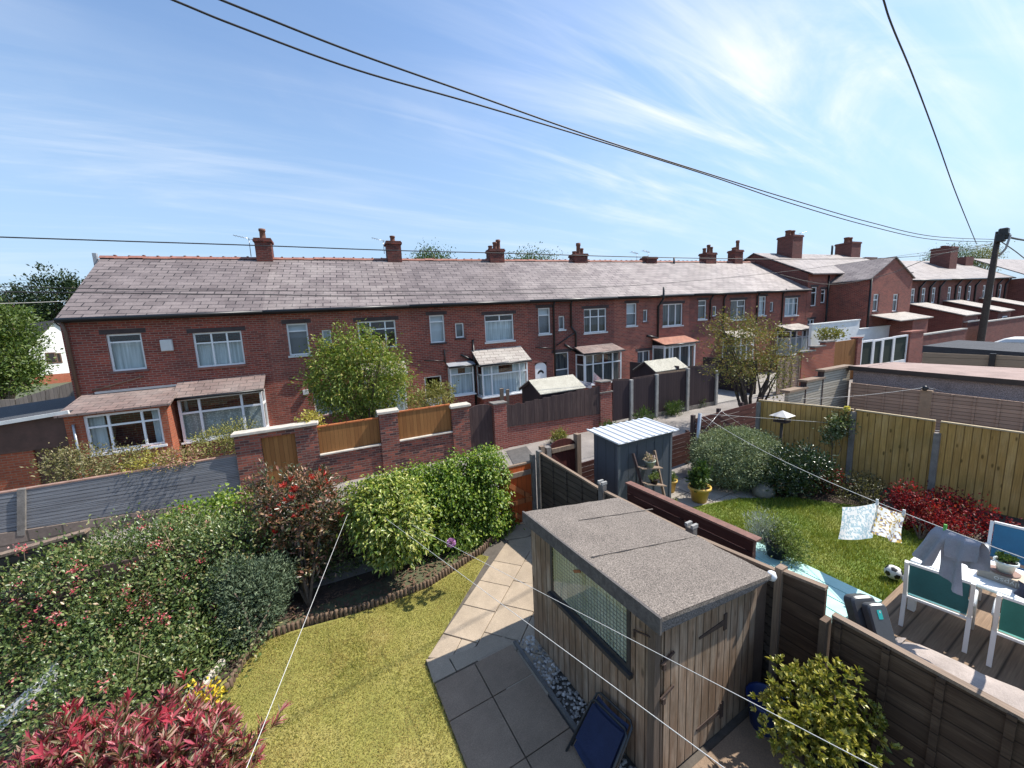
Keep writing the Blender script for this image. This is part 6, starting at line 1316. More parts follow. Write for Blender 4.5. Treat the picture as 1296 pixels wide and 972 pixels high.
# window
def bar4(mb, w_, x, ya, yb, za, zb2, th=.04): mb.box(x-th,x,ya,yb,za,za+w_); mb.box(x-th,x,ya,yb,zb2-w_,zb2); mb.box(x-th,x,ya,ya+w_,za+w_,zb2-w_); mb.box(x-th,x,yb-w_,yb,za+w_,zb2-w_)
mb = MB(); bar4(mb,.045,x0+.028,wy0,wy1,wz0,wz1); mb.box(x0-.05,x0+.028,wy0-.03,wy1+.03,wz0-.05,wz0-.002); f = mk('window', mb, plain('dark frame',(.035,.033,.034),.6,.3,8), t)
mb = MB(); mb.face([(x0-.008,wy0+.04,wz0+.04),(x0-.008,wy1-.04,wz0+.04),(x0-.008,wy1-.04,wz1-.04),(x0-.008,wy0+.04,wz1-.04)]); mk('pane', mb, GLASS, f, recalc=False)
mb = MB(); ny, nz = 26, 14
for i in range(1,ny): y_ = wy0+.045+(wy1-wy0-.09)*i/ny; mb.bar((x0-.001,y_,wz0+.045),(x0-.001,y_,wz1-.045),.0045)
for j in range(1,nz): z_ = wz0+.045+(wz1-wz0-.09)*j/nz; mb.bar((x0+.0,wy0+.045,z_),(x0+.0,wy1-.045,z_),.0045)
mk('wire_mesh', mb, METAL, f)
mb = MB(); 
mb.face([(x0+.006,wy0+.03,wz0+.03),(x0+.006,wy1-.03,wz0+.03),(x0+.006,wy1-.03,wz1-.03),(x0+.006,wy0+.03,wz1-.03)])
def dirtycurtain():
    m, t_, b = newmat('grubby curtain'); v = uvn(t_); n1 = noise(t_, mapv(t_, v, (9,.8,1)), 1, 3); n2 = noise(t_, v, 2.2, 5)
    c = ramp(t_, n1, [(.35,(.45,.46,.32)),(.65,(.78,.77,.62))]); c = mixc(t_, ramp(t_, n2, [(.45,(0,0,0)),(.7,(.8,)*3)]), c, (.33,.36,.24)); t_.links.new(c, b.inputs['Base Color']); b.inputs['Roughness'].default_value = .9; bump(t_, b, n1, .5, .03); return m
mk('curtain', mb, dirtycurtain(), f, recalc=False)
mb = MB(); mb.bar((x0-.03,3.18,1.58),(x0-.04,3.05,1.66),.012,.03); mk('stay', mb, plain('rust orange',(.30,.12,.05),.8,.3,20), f)
# roof
def zr4(x): return zl+(zrr-zl)*(x-2.38)/(4.1-2.38)
ra,rb_,rc,rd = 2.38,4.1,1.975,4.21
mb = MB(); n_ = 14
P = [[(ra+(rb_-ra)*i/n_, rc+(rd-rc)*j/n_, zr4(ra+(rb_-ra)*i/n_)+.022+.006*math.sin(i*1.7+j*.6)*math.sin(j*1.3)+(.012 if j in (5,) else 0)+(.010 if j in (10,) else 0)) for j in range(n_+1)] for i in range(n_+1)]
mb.grid(P); mk('felt', mb, FELT, t)
mb = MB(); mb.hexa([(ra,rc,zr4(ra)-.02),(rb_,rc,zr4(rb_)-.02),(rb_,rd,zr4(rb_)-.02),(ra,rd,zr4(ra)-.02)],[(ra,rc,zr4(ra)+.012),(rb_,rc,zr4(rb_)+.012),(rb_,rd,zr4(rb_)+.012),(ra,rd,zr4(ra)+.012)]); mk('roof_board', mb, FELT, t)
mb = MB(); mb.box(ra-.006,ra+.018,rc-.01,rd+.01,zr4(ra)-.13,zr4(ra)+.03); mk('fascia', mb, plain('felted fascia',(.10,.09,.085),.95,.4,20), t)
mb = MB(); mb.hexa([(ra+.02,rc+.0,zr4(ra)-.12),(rb_-.35,rc+.0,zr4(rb_)-.02),(rb_-.35,rc+.02,zr4(rb_)-.02),(ra+.02,rc+.02,zr4(ra)-.12)],[(ra+.02,rc,zr4(ra)-.022),(rb_,rc,zr4(rb_)-.022),(rb_,rc+.02,zr4(rb_)-.022),(ra+.02,rc+.02,zr4(ra)-.022)]); mk('felt_drop', mb, FELT_DARK, t)
def roofpt(px,py):
    k_ = (zrr-zl)/(4.1-2.38); d = ray(px,py); t_ = (zl-k_*2.38-EYE)/(d.z-k_*d.x); return CAM+d*t_
for A_,B_ in (((733,661),(826,647)),((749,708),(880,682))):
    mb = MB(); a,b = roofpt(*A_),roofpt(*B_); mb.bar(a+Vector((0,0,.034)),b+Vector((0,0,.034)),.016,.006); mk('felt_lap', mb, FELT, t)
mb = MB(); c = (rb_+.02,rc+.02,zr4(rb_)-.01); mb.lathe([(.012,-.05),(.04,-.04),(.05,0),(.035,.04),(.012,.045)],c,10); mk('cord_reel', mb, UPVC, t)
# pebbles and edging board along the shed
mb = MB(); rng = np.random.default_rng(12)
for i in range(420):
    y_ = rng.uniform(2.0,4.2); x_ = rng.uniform(2.2,2.44); r_ = rng.uniform(.012,.026); z_ = gz(x_)-.01+rng.uniform(0,.012)
    mb.lathe([(r_*.1,-r_*.6),(r_*.8,-r_*.3),(r_,0),(r_*.7,r_*.4),(r_*.1,r_*.6)],(x_,y_,z_),6,(rng.uniform(.8,1.3),rng.uniform(.8,1.3)))
def pebm():
    m, t_, b = newmat('pebbles'); g = t_.nodes.new('ShaderNodeNewGeometry'); t_.links.new(ramp(t_, g.outputs['Random Per Island'], [(0,(.12,.11,.10)),(.6,(.33,.30,.27)),(1,(.55,.5,.45))]), b.inputs['Base Color']); b.inputs['Roughness'].default_value=.7; return m
tag(mk('pebbles', mb, pebm()), kind='stuff')
mb = MB(); mb.box(2.15,2.19,1.9,4.22,-.04,.03); tag(mk('edging_board', mb, plain('edging kerb',(.13,.12,.11),.9,.3,6)), 'narrow dark edging kerb holding the pebbles beside the shed', 'kerb')
# ------------------------------------------------------------------ neighbours' garden
sheet('neighbour_lawn', [(4.4,1.8),(4.4,4.5),(7.3,5.35),(8.6,5.0),(9.6,4.3),(10.3,3.2),(10.0,1.8)], -.03, LAWN2)
sheet('neighbour_soil', [(4.4,-3),(12.0,-3),(12.0,7.2),(4.4,7.2)], -.045, SOIL)
mb = MB(); rng = np.random.default_rng(21)
for i in range(7):
    for j in range(4):
        a,b,c,d_ = 4.5+i*.7,5.18+i*.7,4.62+j*.62,5.22+j*.62; q = [(a,c),(b,c),(b,d_),(a,d_)]
        mb.hexa([(x,y,gz(x)-.08) for x,y in q],[(x,y,gz(x)-.036+rng.uniform(-.004,.002)) for x,y in q])
tag(mk('neighbour_paving', mb, slabmat('pale neighbour slab',(.38,.34,.29))), kind='structure')
blades('neighbour_grass', [(4.5,1.85),(4.5,4.4),(7.3,5.3),(8.6,4.95),(9.6,4.25),(10.25,3.2),(9.95,1.85)], 60000, .075, .010, GRASS2, 31, .6, .7, -.03)
# far (third) garden ground seen between fences
sheet('far_garden', [(12.3,-5),(24,-5),(24,6.6),(12.3,6.6)], -.045, YARD)
# deck
mb = MB(); dk = .15
mb.hexa([(x,y,gz(x)-.1) for x,y in ((4.45,-3),(9.2,-3),(9.2,1.86),(4.45,1.86))],[(x,y,gz(x)+dk) for x,y in ((4.45,-3),(9.2,-3),(9.2,1.86),(4.45,1.86))]); tag(mk('deck', mb, DECK), kind='structure')
# arched gate and back slats
t = thing('garden_gate', 'dark red arched gate with old wood rail behind the lap fence', 'gate', (5.1,6.95,.05))
x0,x1,gy = 4.72,5.42,6.98
pr = [(x0,.05),(x1,.05)]+[((x0+x1)/2+(x1-x0)/2*math.cos(a),1.56+.17*math.sin(a)) for a in np.linspace(0,math.pi,10)]
mb = MB(); mb.hexa([(p[0],gy,p[1]) for p in pr],[(p[0],gy+.03,p[1]) for p in pr]); mk('gate_leaf', mb, REDDARK_V, t)
mb = MB(); mb.box(x0+.02,x1-.02,gy-.05,gy-.002,1.46,1.56); mk('ledge', mb, OLDWOOD, t)
mb = MB(); mb.bar((x0+.03,gy-.025,1.40),(x1-.1,gy-.025,.75),.04,.1); mk('brace', mb, REDDARK_V, t)
for x_,z_ in ((x0-.08,1.62),(x1+.07,1.78)): mb = MB(); mb.box(x_-.06,x_+.06,gy-.07,gy+.07,-.1,z_); mk('post', mb, OLDWOOD if x_ > 5 else CONC_DARK, t)
mb = MB(); mb.box(4.42,4.52,6.9,7.0,-.1,1.68); tag(mk('gate_post', mb, OLDWOOD), 'old square timber post between the orange gate and the dark red gate', 'post')
t = thing('slatted_fence', 'dark red horizontal slatted fence behind the grey metal shed', 'fence', (7.5,7,.15))
def slats(par, xa, xb, y_, z0_, z1_, n, mat=REDDARK, gap=.12):
    for k in range(n):
        a = z0_+(z1_-z0_)*k/n; b = a+(z1_-z0_)/n*(1-gap)
        mb = MB(); mb.hexa([(xa,y_,gz(xa)+a),(xb,y_,gz(xb)+a),(xb,y_+.025,gz(xb)+a),(xa,y_+.025,gz(xa)+a)],[(xa,y_,gz(xa)+b),(xb,y_,gz(xb)+b),(xb,y_+.025,gz(xb)+b),(xa,y_+.025,gz(xa)+b)]); mk('slat', mb, mat, par)
slats(t,5.55,9.6,7.0,.05,.95,7)
for x_ in (5.6,7.5,9.55): mb = MB(); mb.box(x_-.04,x_+.04,7.026,7.1,gz(x_)-.1,gz(x_)+.98); mk('post', mb, FENCE_DK, t)
t = thing('slatted_fence', 'taller dark red slatted fence with crossed wires behind the domed conifer', 'fence', (11,7,.2))
slats(t,9.85,13.2,7.0,.05,1.30,8)
for x_ in (9.8,11.0,12.2,13.2): mb = MB(); mb.box(x_-.05,x_+.05,7.026,7.12,gz(x_)-.1,gz(x_)+1.38); mk('post', mb, FENCE_DK, t)
mb = MB(); 
for a,b in (((9.9,1.35),(11.0,.6)),((11.0,1.35),(9.9,.7)),((11,1.3),(12.2,.6))): mb.tube([(a[0],6.97,gz(a[0])+a[1]),(b[0],6.97,gz(b[0])+b[1])],.006,5)
mk('wire_cross', mb, METAL, t)
pT = Vector(G(884,560,.0)); q0 = Vector((9.05,6.45,gz(9)-.1)); q1 = WY(886,523,6.35)
mb = MB(); mb.tube([q0,q1],.045,10); tag(mk('clothes_post', mb, METAL), 'leaning grey metal clothes post beside the domed conifer', 'post')
# metal tool shed
t = thing('metal_shed', 'slate grey metal tool shed with white ribbed roof', 'shed', (6.25,6.0,.1))
x0,x1,y0,y1,zz_ = 5.46,7.02,5.60,6.36,1.90
GM = planks('grey metal sheet', (.075,.085,.10), (.08,.09,.105), .26, 0, rough=.45, grain=.08, gap=.035, bmp=.8)
mb = MB(); mb.hexa([(x0,y0,.1),(x1,y0,.1),(x1,y1,.1),(x0,y1,.1)],[(x0,y0,zz_-.06),(x1,y0,zz_-.06),(x1,y1,zz_+.03),(x0,y1,zz_+.03)]); mk('wall', mb, GM, t)
for x_,y_ in ((x0,y0),(x1,y0)): mb = MB(); mb.box(x_-.03,x_+.03,y_-.012,y_+.03,.1,zz_-.07); mk('corner_post', mb, plain('grey trim',(.12,.13,.145),.4,.1,3), t)
for x_ in (5.98,6.5): mb = MB(); mb.box(x_-.012,x_+.012,y0-.012,y0-.002,.2,zz_-.15); mk('door_edge', mb, plain('dark seam',(.05,.06,.075),.5,.1,3), t)
mb = MB(); mb.hexa([(x0-.02,y0-.03,zz_-.058),(x1+.02,y0-.03,zz_-.058),(x1+.02,y1,zz_+.035),(x0-.02,y1,zz_+.035)],[(x0-.02,y0-.03,zz_+.0),(x1+.02,y0-.03,zz_+.0),(x1+.02,y1,zz_+.09),(x0-.02,y1,zz_+.09)]); mk('eaves', mb, GM, t)
a,b = x0-.12,x1+.12; ya,yb = y0-.12,y1+.1
mb = MB(); mb.hexa([(a,ya,zz_+.012),(b,ya,zz_+.012),(b,yb,zz_+.10),(a,yb,zz_+.10)],[(a,ya,zz_+.022),(b,ya,zz_+.022),(b,yb,zz_+.11),(a,yb,zz_+.11)])
for i in range(10):
    x_ = a+.01+(b-a-.02)*i/9.0; q = .048
    mb.hexa([(max(a,x_-q),ya,zz_+.023),(min(b,x_+q),ya,zz_+.023),(min(b,x_+q),yb,zz_+.111),(max(a,x_-q),yb,zz_+.111)],[(max(a,x_-q*.6),ya,zz_+.042),(min(b,x_+q*.6),ya,zz_+.042),(min(b,x_+q*.6),yb,zz_+.130),(max(a,x_-q*.6),yb,zz_+.130)])
mk('roof', mb, plain('white sheet roof',(.50,.52,.54),.4,.08,3), t)
# ladder stand with pots
t = thing('plant_ladder', 'rustic brown plant ladder leaning on the grey metal shed', 'plant stand', (6.6,5.4,.1))
LY0, LY1 = 5.28, 5.54
la0,la1 = WY(801,574,LY1), WY(816,625,LY0); lb0,lb1 = WY(828,570,LY1), WY(842,634,LY0)
for p,q in ((la0,la1),(lb0,lb1)): mb = MB(); mb.bar(q,p,.04,.05); mk('rail', mb, OLDWOOD if p is lb0 else FENCE_DK, t)
sh = []
for f_ in (.34,.72):
    p,q = la0.lerp(la1,f_), lb0.lerp(lb1,f_*.93); mb = MB(); mb.bar(p+Vector((0,-.06,0)),q+Vector((0,-.06,0)),.16,.022); mk('shelf', mb, OLDWOOD, t); sh.append((p.lerp(q,.5)+Vector((0,-.06,.012))))
def potted(lab, base, r, h, potmat, leafm, blobs_r, n, L, W, seed, up=.5, group=None, name='potted_plant', mode='leaf', ph=1.0):
    t = thing(name, lab, 'potted plant', base, group); b = Vector(base); mb = MB()
    mb.lathe([(r*.68,0),(r*.93,h*.82),(r*1.08,h*.83),(r*1.08,h),(r*.95,h),(r*.9,h*.88),(.001,h*.86)],b,20); mk('pot', mb, potmat, t)
    mb = MB(); mb.lathe([(r*.88,0),(.001,.01)],b+Vector((0,0,h*.885)),16); mk('compost', mb, SOIL, t)
    bl = [(b+Vector((0,0,h+blobs_r[2]*.7*ph)),blobs_r),(b+Vector((r*.4,0,h+blobs_r[2]*.4)),(blobs_r[0]*.7,blobs_r[1]*.7,blobs_r[2]*.6)),(b+Vector((-r*.4,0,h+blobs_r[2]*.5)),(blobs_r[0]*.7,blobs_r[1]*.7,blobs_r[2]*.7))]
    foliage('foliage', leafm, bl, n, max(20,n//16), min(blobs_r)*.25, L, W, seed, t, up=up, shell=.5, fill=.4, zmin=b.z+h*.88); return t
YP = plain('yellow glazed pot',(.62,.40,.085),.4,.12,4)
PALEGREEN = plain('pale green pot',(.40,.45,.36),.5,.1,4)
L_HEB = leafmat('herb leaves',[(0,(.09,.13,.03)),(.6,(.17,.22,.05)),(1,(.33,.36,.13))],.5,.3)
potted('pale green pot of trailing pink plants on the upper ladder shelf', sh[0], .11, .15, PALEGREEN, leafmat('pink trailing',[(0,(.2,.22,.1)),(.5,(.45,.36,.28)),(1,(.6,.42,.4))],.5,.3), (.13,.10,.07), 260, .05, .025, 71, group=None)
potted('small pot of yellowish plant on the lower ladder shelf', sh[1], .09, .12, FENCE_DK, L_HEB, (.12,.10,.08), 260, .05, .025, 72)
p = G(885,632); potted('large yellow pot with an upright leafy bush at the lawn edge', (p.x,p.y,gz(p.x)-.03), .235, .36, YP, LEAF_MID, (.20,.20,.34), 900, .10, .05, 73, group='yellow pots by the metal shed', ph=1.1)
p = G(848,620); potted('smaller yellow pot in the shade beside the dark red slats', (p.x,p.y,gz(p.x)-.03), .16, .30, YP, L_ESC, (.15,.15,.12), 260, .06, .03, 74, group='yellow pots by the metal shed')
p = G(851,650); potted('terracotta pot of short bright grass below the ladder', (p.x,p.y,gz(p.x)-.03), .14, .24, plain('orange terracotta',(.42,.21,.11),.8,.2,5), LEAF_LIME, (.13,.13,.07), 400, .07, .012, 75, up=1.2)
# low dark red fence along the lawn
t = thing('low_fence', 'low dark red fence of three wide planks beside the lap fence', 'fence', (4.75,3.7,.05))
LXf = 4.78; za,zb2 = 1.53,1.52
for k,(u,v) in enumerate(((1.34,1.50),(1.16,1.325),(.6,1.145))): mb = MB(); mb.box(LXf,LXf+.03,2.55,4.70,u,v); mk('plank', mb, REDDARK, t)
mb = MB(); mb.box(LXf-.03,LXf+.10,2.50,4.72,1.505,1.535); mk('cap_board', mb, plain('worn red cap',(.16,.075,.055),.7,.4,12), t)
for y_ in (2.6,3.6,4.6): mb = MB(); mb.box(LXf+.031,LXf+.09,y_-.04,y_+.04,.0,1.5); mk('post', mb, REDDARK, t)
# turquoise bench
TQ = planks('turquoise paint', (.36,.62,.56), (.33,.58,.53), .16, 1, rough=.5, grain=.12, gap=.03, worn=(.5,.7,.64), wornamt=.5, bmp=.3)
t = thing('painted_bench', 'long turquoise painted plank bench along the brown fence', 'bench', (5.5,2.4,.1))
c1_,c2_,c3_,c4_ = G(897,692,.8),G(955,683.5,.8),G(1117,759.5,.8),G(1052,789,.8)
u_ = (c4_-c1_); 
for k in range(4):
    p = [c1_.lerp(c2_,k/4+.006),c1_.lerp(c2_,(k+1)/4-.006),c4_.lerp(c3_,(k+1)/4-.006),c4_.lerp(c3_,k/4+.006)]
    mb = MB(); mb.hexa([tuple(x-Vector((0,0,.035))) for x in p],[tuple(x) for x in p]); mk('top_plank', mb, plain('turquoise gloss',(.36,.62,.56),.5,.12,5,c2=(.44,.68,.62)) if k == 0 else bpy.data.materials['turquoise gloss'], t, bevel=.004)
mb = MB(); ins = [c1_.lerp(c3_,.06),c2_.lerp(c4_,.06),c3_.lerp(c1_,.06),c4_.lerp(c2_,.06)]; mb.hexa([(x.x,x.y,gz(x.x)-.03) for x in ins],[(x.x,x.y,x.z-.037) for x in ins]); mk('base', mb, plain('dark bench base',(.03,.035,.035),.7,.2,4), t)
# lavender and thyme planter on it
b_ = G(982,703,.805)
t = thing('herb_planter', 'planter of silvery lavender and yellow green thyme on the turquoise bench', 'potted plant', b_)
mb = MB(); mb.lathe([(.11,0),(.16,.2),(.165,.2),(.15,.18),(.001,.17)],b_,16,(1,1)); mk('pot', mb, BLACKP, t)
foliage('thyme', L_HEB, [(b_+Vector((.08,-.12,.22)),(.18,.20,.22)),(b_+Vector((.12,.04,.34)),(.16,.17,.22)),(b_+Vector((.02,-.2,.10)),(.14,.14,.14))], 2800, 140, .05, .04, .018, 76, t, up=.5, shell=.5, fill=.4)
foliage('lavender', leafmat('silver leaves',[(0,(.22,.25,.21)),(1,(.45,.48,.44))],.6,.2), [(b_+Vector((-.02,.2,.36)),(.16,.15,.26)),(b_+Vector((-.04,.16,.2)),(.15,.15,.18))], 1700, 90, .06, .07, .008, 77, t, up=1.2, shell=.4, fill=.4)
# grey storage box with sticker
t = thing('hose_box', 'dark grey moulded plastic box with a small turquoise sticker behind the brown fence', 'box', (4.95,1.45,.3))
hb = [WX(1093,764,5.0), WX(1131,806,5.0)]
DKG = plain('dark grey plastic',(.075,.078,.082),.38,.1,3)
def rbox(mb, c, ux, uy, uz, sx, sy, sz, r=.04, n=4):
    pr = []
    for cx_,cz_,a0 in ((sx/2-r,sz/2-r,0),(-sx/2+r,sz/2-r,90),(-sx/2+r,-sz/2+r,180),(sx/2-r,-sz/2+r,270)):
        for k in range(n+1): a = R_(a0+90*k/n); pr.append((cx_+r*math.cos(a),cz_+r*math.sin(a)))
    mb.hexa([tuple(c+ux*p[0]+uz*p[1]-uy*sy/2) for p in pr],[tuple(c+ux*p[0]+uz*p[1]+uy*sy/2) for p in pr])
fc = WX(1112,790,4.95); nv = Vector((-.42,-.80,.42)).normalized(); ux = Vector((nv.y,-nv.x,0)).normalized()*-1; uz = nv.cross(ux).normalized(); uz = uz if uz.z > 0 else -uz
k_ = mpp(fc)
mb = MB(); rbox(mb, fc, ux, nv, uz, .20, .10, .40, .05); mk('lid', mb, DKG, t, bevel=.015)
mb = MB(); rbox(mb, fc-nv*.13+ux*-.03+uz*.03, ux, nv, uz, .26, .14, .44, .06); mk('body', mb, DKG, t, bevel=.02)
mb = MB(); rbox(mb, fc+nv*.0515+uz*.10, ux, nv, uz, .045, .003, .085, .006); st = mk('sticker', mb, plain('turquoise sticker',(.02,.42,.38),.4,.05,3), t)
mb = MB(); rbox(mb, fc+nv*.0535+uz*.125+ux*.004, ux, nv, uz, .012, .002, .02, .003); mk('sticker_mark', mb, GREYW, st)
# covered sofa
def fabric(name, c, sc1=60, b_=.5, var=.25):
    return plain(name, c, .95, var, 5, b_, 0, None, sc1)
t = thing('covered_sofa', 'long low garden sofa under a taupe cloth cover on the deck', 'sofa', (5.0,.2,.2))
P = []; pr = [(4.52,.30),(4.52,.72),(4.60,.84),(4.9,.87),(5.25,.865),(5.47,.80),(5.52,.66),(5.53,.30)]
ys = np.linspace(1.28,-1.4,26); rng = np.random.default_rng(4)
for i,y_ in enumerate(ys):
    e = 0 if i > 1 else (.16 if i == 0 else .03); P.append([(x_+rng.normal()*.006,y_,z_-e*(z_-.3)+rng.normal()*.006+.012*math.sin(y_*4+x_*7)) for x_,z_ in pr])
mb = MB(); mb.grid(P); mb.face(P[0]); mk('cover', mb, fabric('taupe cover',(.34,.285,.25),70,.6), t)
P = [[(4.7+.2*j+.01*i, 1.28+.07*i, .80-.06*i*i*.5-.04*abs(j-2)+.03*math.sin(j*2+i)) for j in range(5)] for i in range(5)]
mb = MB(); mb.grid(P); mk('cover_flap', mb, bpy.data.materials['taupe cover'], t)
# table, chairs
t = thing('garden_table', 'white rectangular garden table on the deck', 'table', (7.3,.7,gz(7.3)+dk))
tz_ = gz(7)+.87; tx0,tx1,ty1,ty0 = 6.88,7.72,1.66,-.4
WT = plain('white garden paint',(.78,.77,.74),.35,.05,3)
mb = MB(); mb.box(tx0,tx1,ty0,ty1,tz_-.04,tz_); mk('table_top', mb, WT, t, bevel=.012)
for x_ in (tx0+.05,tx1-.05):
    for y_ in (ty1-.06,ty0+.06): mb = MB(); mb.box(x_-.035,x_+.035,y_-.035,y_+.035,gz(x_)+dk,tz_-.042); mk('leg', mb, WT, t)
TEAL = plain('teal sling',(.028,.15,.165),.55,.12,6)
TEAL_B = plain('blue sling',(.02,.15,.27),.5,.12,6)
def chair(lab, loc, rz, sling):
    t = thing('garden_chair', lab, 'chair', loc, 'white framed sling chairs round the table'); L = Vector(loc)
    c,s_ = math.cos(rz), math.sin(rz)
    X = lambda x,y,z: L+Vector((x*c-y*s_,x*s_+y*c,z))        # +y faces forward
    for sx in (-.27,.27):
        mb = MB(); mb.bar(X(sx,-.26,0),X(sx,-.20,.44),.05,.04,tuple(X(1,0,0)-L)); mb.bar(X(sx,-.205,.43),X(sx,-.36,.94),.045,.035,tuple(X(1,0,0)-L)); mk('back_leg', mb, WT, t)
        mb = MB(); pts = [X(sx*1.06,.30,0),X(sx*1.06,.24,.42),X(sx*1.06,.20,.58),X(sx*1.06,.12,.645),X(sx*1.06,-.02,.66),X(sx*1.06,-.24,.62)]; mb.tube(pts,.023,8); mk('arm', mb, WT, t)
    for q_ in ((-.25,-.2,.40),(-.27,.22,.41),(-.25,-.36,.93)): mb = MB(); mb.bar(X(*q_),X(-q_[0],q_[1],q_[2]),.03,.03); mk('cross_rail', mb, WT, t)
    mb = MB(); mb.grid([[X(-.245+.49*i/4,.23-.42*j/4,.425-.02*math.sin(math.pi*j/4)) for i in range(5)] for j in range(5)]); mk('seat', mb, sling, t)
    mb = MB(); mb.grid([[X(-.245+.49*i/4,-.215-.145*j/5,.46+.47*j/5) for i in range(5)] for j in range(6)]); mk('backrest', mb, sling, t)
    return t
cz = lambda x: gz(x)+dk
chair('white framed chair with dark teal sling half covered by the hung grey trousers', (6.76,1.34,cz(6.6)), R_(-82), TEAL)
chair('white framed chair with green teal sling nearest the covered sofa', (6.78,.60,cz(6.6)), R_(-84), plain('green teal sling',(.035,.21,.18),.55,.12,6))
chair('white framed chair with bright blue sling on the far side of the table', (8.2,.95,cz(8.2)), R_(98), TEAL_B)
# box with lettering and succulent pot on the table
bx0,bx1,by0,by1,bh_ = 7.12,7.36,.52,1.12,.10
t = thing('wooden_crate', 'shallow pale box lettered on its grey side lying on the white table', 'box', (7.24,.8,tz_))
mb = MB(); mb.box(bx0,bx1,by0,by1,tz_+.002,tz_+bh_); mk('body', mb, plain('pale board',(.55,.43,.31),.8,.12,6), t, bevel=.004)
mb = MB(); mb.box(bx0-.004,bx0-.001,by0+.005,by1-.005,tz_+.006,tz_+bh_-.004); mk('side_panel', mb, plain('grey print',(.30,.27,.24),.7,.1,6), t)
fcu = bpy.data.curves.new('lettering','FONT'); fcu.body = 'Calypso'; fcu.size = .085; fcu.align_x = 'CENTER'; fcu.align_y = 'CENTER'; fcu.extrude = .001
fo = bpy.data.objects.new('lettering', fcu); col.objects.link(fo); dg = bpy.context.evaluated_depsgraph_get(); me = bpy.data.meshes.new_from_object(fo.evaluated_get(dg)); bpy.data.objects.remove(fo)
# written upside down on the side facing -X, as in the place
Mx = Matrix(((0,0,-1,bx0-.006),(1,0,0,(by0+by1)/2+.03),(0,-1,0,tz_+bh_*.5),(0,0,0,1)))
me.transform(Matrix.Translation(-root_of(t).location) @ Mx); me.materials.clear(); me.materials.append(GREYW); lo_ = bpy.data.objects.new('lettering', me); col.objects.link(lo_); lo_.parent = t
b_ = Vector((7.25,.93,tz_+bh_+.001))
t = potted('pale ribbed pot of green succulents standing on the lettered box', b_+Vector((0,0,.012)), .095, .14, plain('pale glazed pot',(.62,.66,.63),.35,.06,3), LEAF_MID, (.09,.09,.035), 320, .04, .02, 78)
mb = MB(); mb.lathe([(.10,0),(.125,.012),(.12,.012),(.001,.011)],b_,20); mk('saucer', mb, plain('brown saucer',(.22,.12,.085),.6,.1,4), t)
p = G(1290,742,.87+.12); mb = MB(); hang(mb, WY(1286,732,p.y+.1), WY(1318,745,p.y-.35), .16, rng, .04); tag(mk('navy_cloth', mb, fabric('navy cloth',(.02,.03,.075))), 'crumpled navy cloth at the table end', 'cloth')
# football
bc = G(1130,731); bc = Vector((bc.x,bc.y,gz(bc.x)+.09))
me = bpy.data.meshes.new('football'); bm = bmesh.new(); bmesh.ops.create_icosphere(bm, subdivisions=4, radius=.11); ico = bmesh.new(); bmesh.ops.create_icosphere(ico, subdivisions=1, radius=1); V12 = [v.co.normalized() for v in ico.verts][:12]; ico.free()
bm.to_mesh(me); bm.free()
FB_W, FB_B = plain('ball white',(.75,.74,.70),.4,.05,3), plain('ball black',(.02,.02,.022),.4,.1,3)
me.materials.append(FB_W); me.materials.append(FB_B)
for p_ in me.polygons:
    c = p_.center.normalized(); p_.use_smooth = True
    if max(c.dot(v) for v in V12) > .935: p_.material_index = 1
fo = bpy.data.objects.new('football', me); col.objects.link(fo); fo.location = bc; fo.rotation_euler = (.4,.3,.9); tag(fo, 'black and white football lying on the long grass', 'ball')
# domed conifer, shrubs, azaleas
t = bush('domed_conifer', 'large clipped grey green domed conifer on the far lawn edge', 'bush', [(Vector((9.6,5.7,.75)),(1.12,.95,.68)),(Vector((9.2,5.6,.62)),(.75,.8,.5)),(Vector((10.1,5.75,.72)),(.8,.75,.6)),(Vector((9.65,5.3,.55)),(.9,.6,.42))], (9.6,5.8,.1), leafmat('dome needles',[(0,(.10,.13,.065)),(.5,(.22,.265,.135)),(1,(.38,.42,.25))],.6,.2,.25), 62000, 2600, .06, .065, .022, 81, stems=8, sr=(.05,.02), shell=.88, lump=.10, fill=.1, up=.25)
bush('dark_shrub', 'dark glossy leaved shrub between the dome and the small red azalea', 'shrub', [blobpx(1008,590,9.0,32,26,.5), blobpx(1030,600,8.9,18,18,.4), blobpx(995,605,8.9,22,18,.4)], G(1010,618)-Vector((0,0,.05)), leafmat('dark laurel leaves', [(0,(.012,.028,.01)),(.6,(.03,.06,.018)),(1,(.07,.10,.035))], .3, .15, .6), 6500, 220, .10, .075, .035, 82, shell=.7)
L_AZ = leafmat('azalea red',[(0,(.06,.006,.008)),(.45,(.17,.010,.015)),(.8,(.34,.02,.03)),(.9,(.42,.05,.05)),(1,(.10,.09,.03))],.5,.35,.3)
bush('red_azalea', 'small crimson azalea at the foot of the new board fence', 'shrub', [blobpx(1042,605,9.0,18,10,.3)], G(1042,622)-Vector((0,0,.05)), L_AZ, 1500, 80, .07, .05, .03, 83, group='crimson azaleas along the new fence')
bush('low_shrub', 'low dull olive shrub between the crimson azaleas', 'shrub', [blobpx(1090,620,8.6,34,14,.4)], G(1090,638)-Vector((0,0,.05)), leafmat('olive leaves',[(0,(.05,.05,.02)),(1,(.16,.15,.07))]), 2600, 130, .08, .05, .022, 84)
azd = dep((9.6,2.4,.5))
bush('red_azalea', 'largest crimson azalea nearest the hung cloths', 'shrub', [blobpx(1168,656,azd,22,20,.35), blobpx(1190,668,azd-.2,18,14,.3), blobpx(1150,632,azd+.2,11,16,.25)], G(1165,682)-Vector((0,0,.05)), L_AZ, 3600, 130, .075, .055, .032, 85, group='crimson azaleas along the new fence')
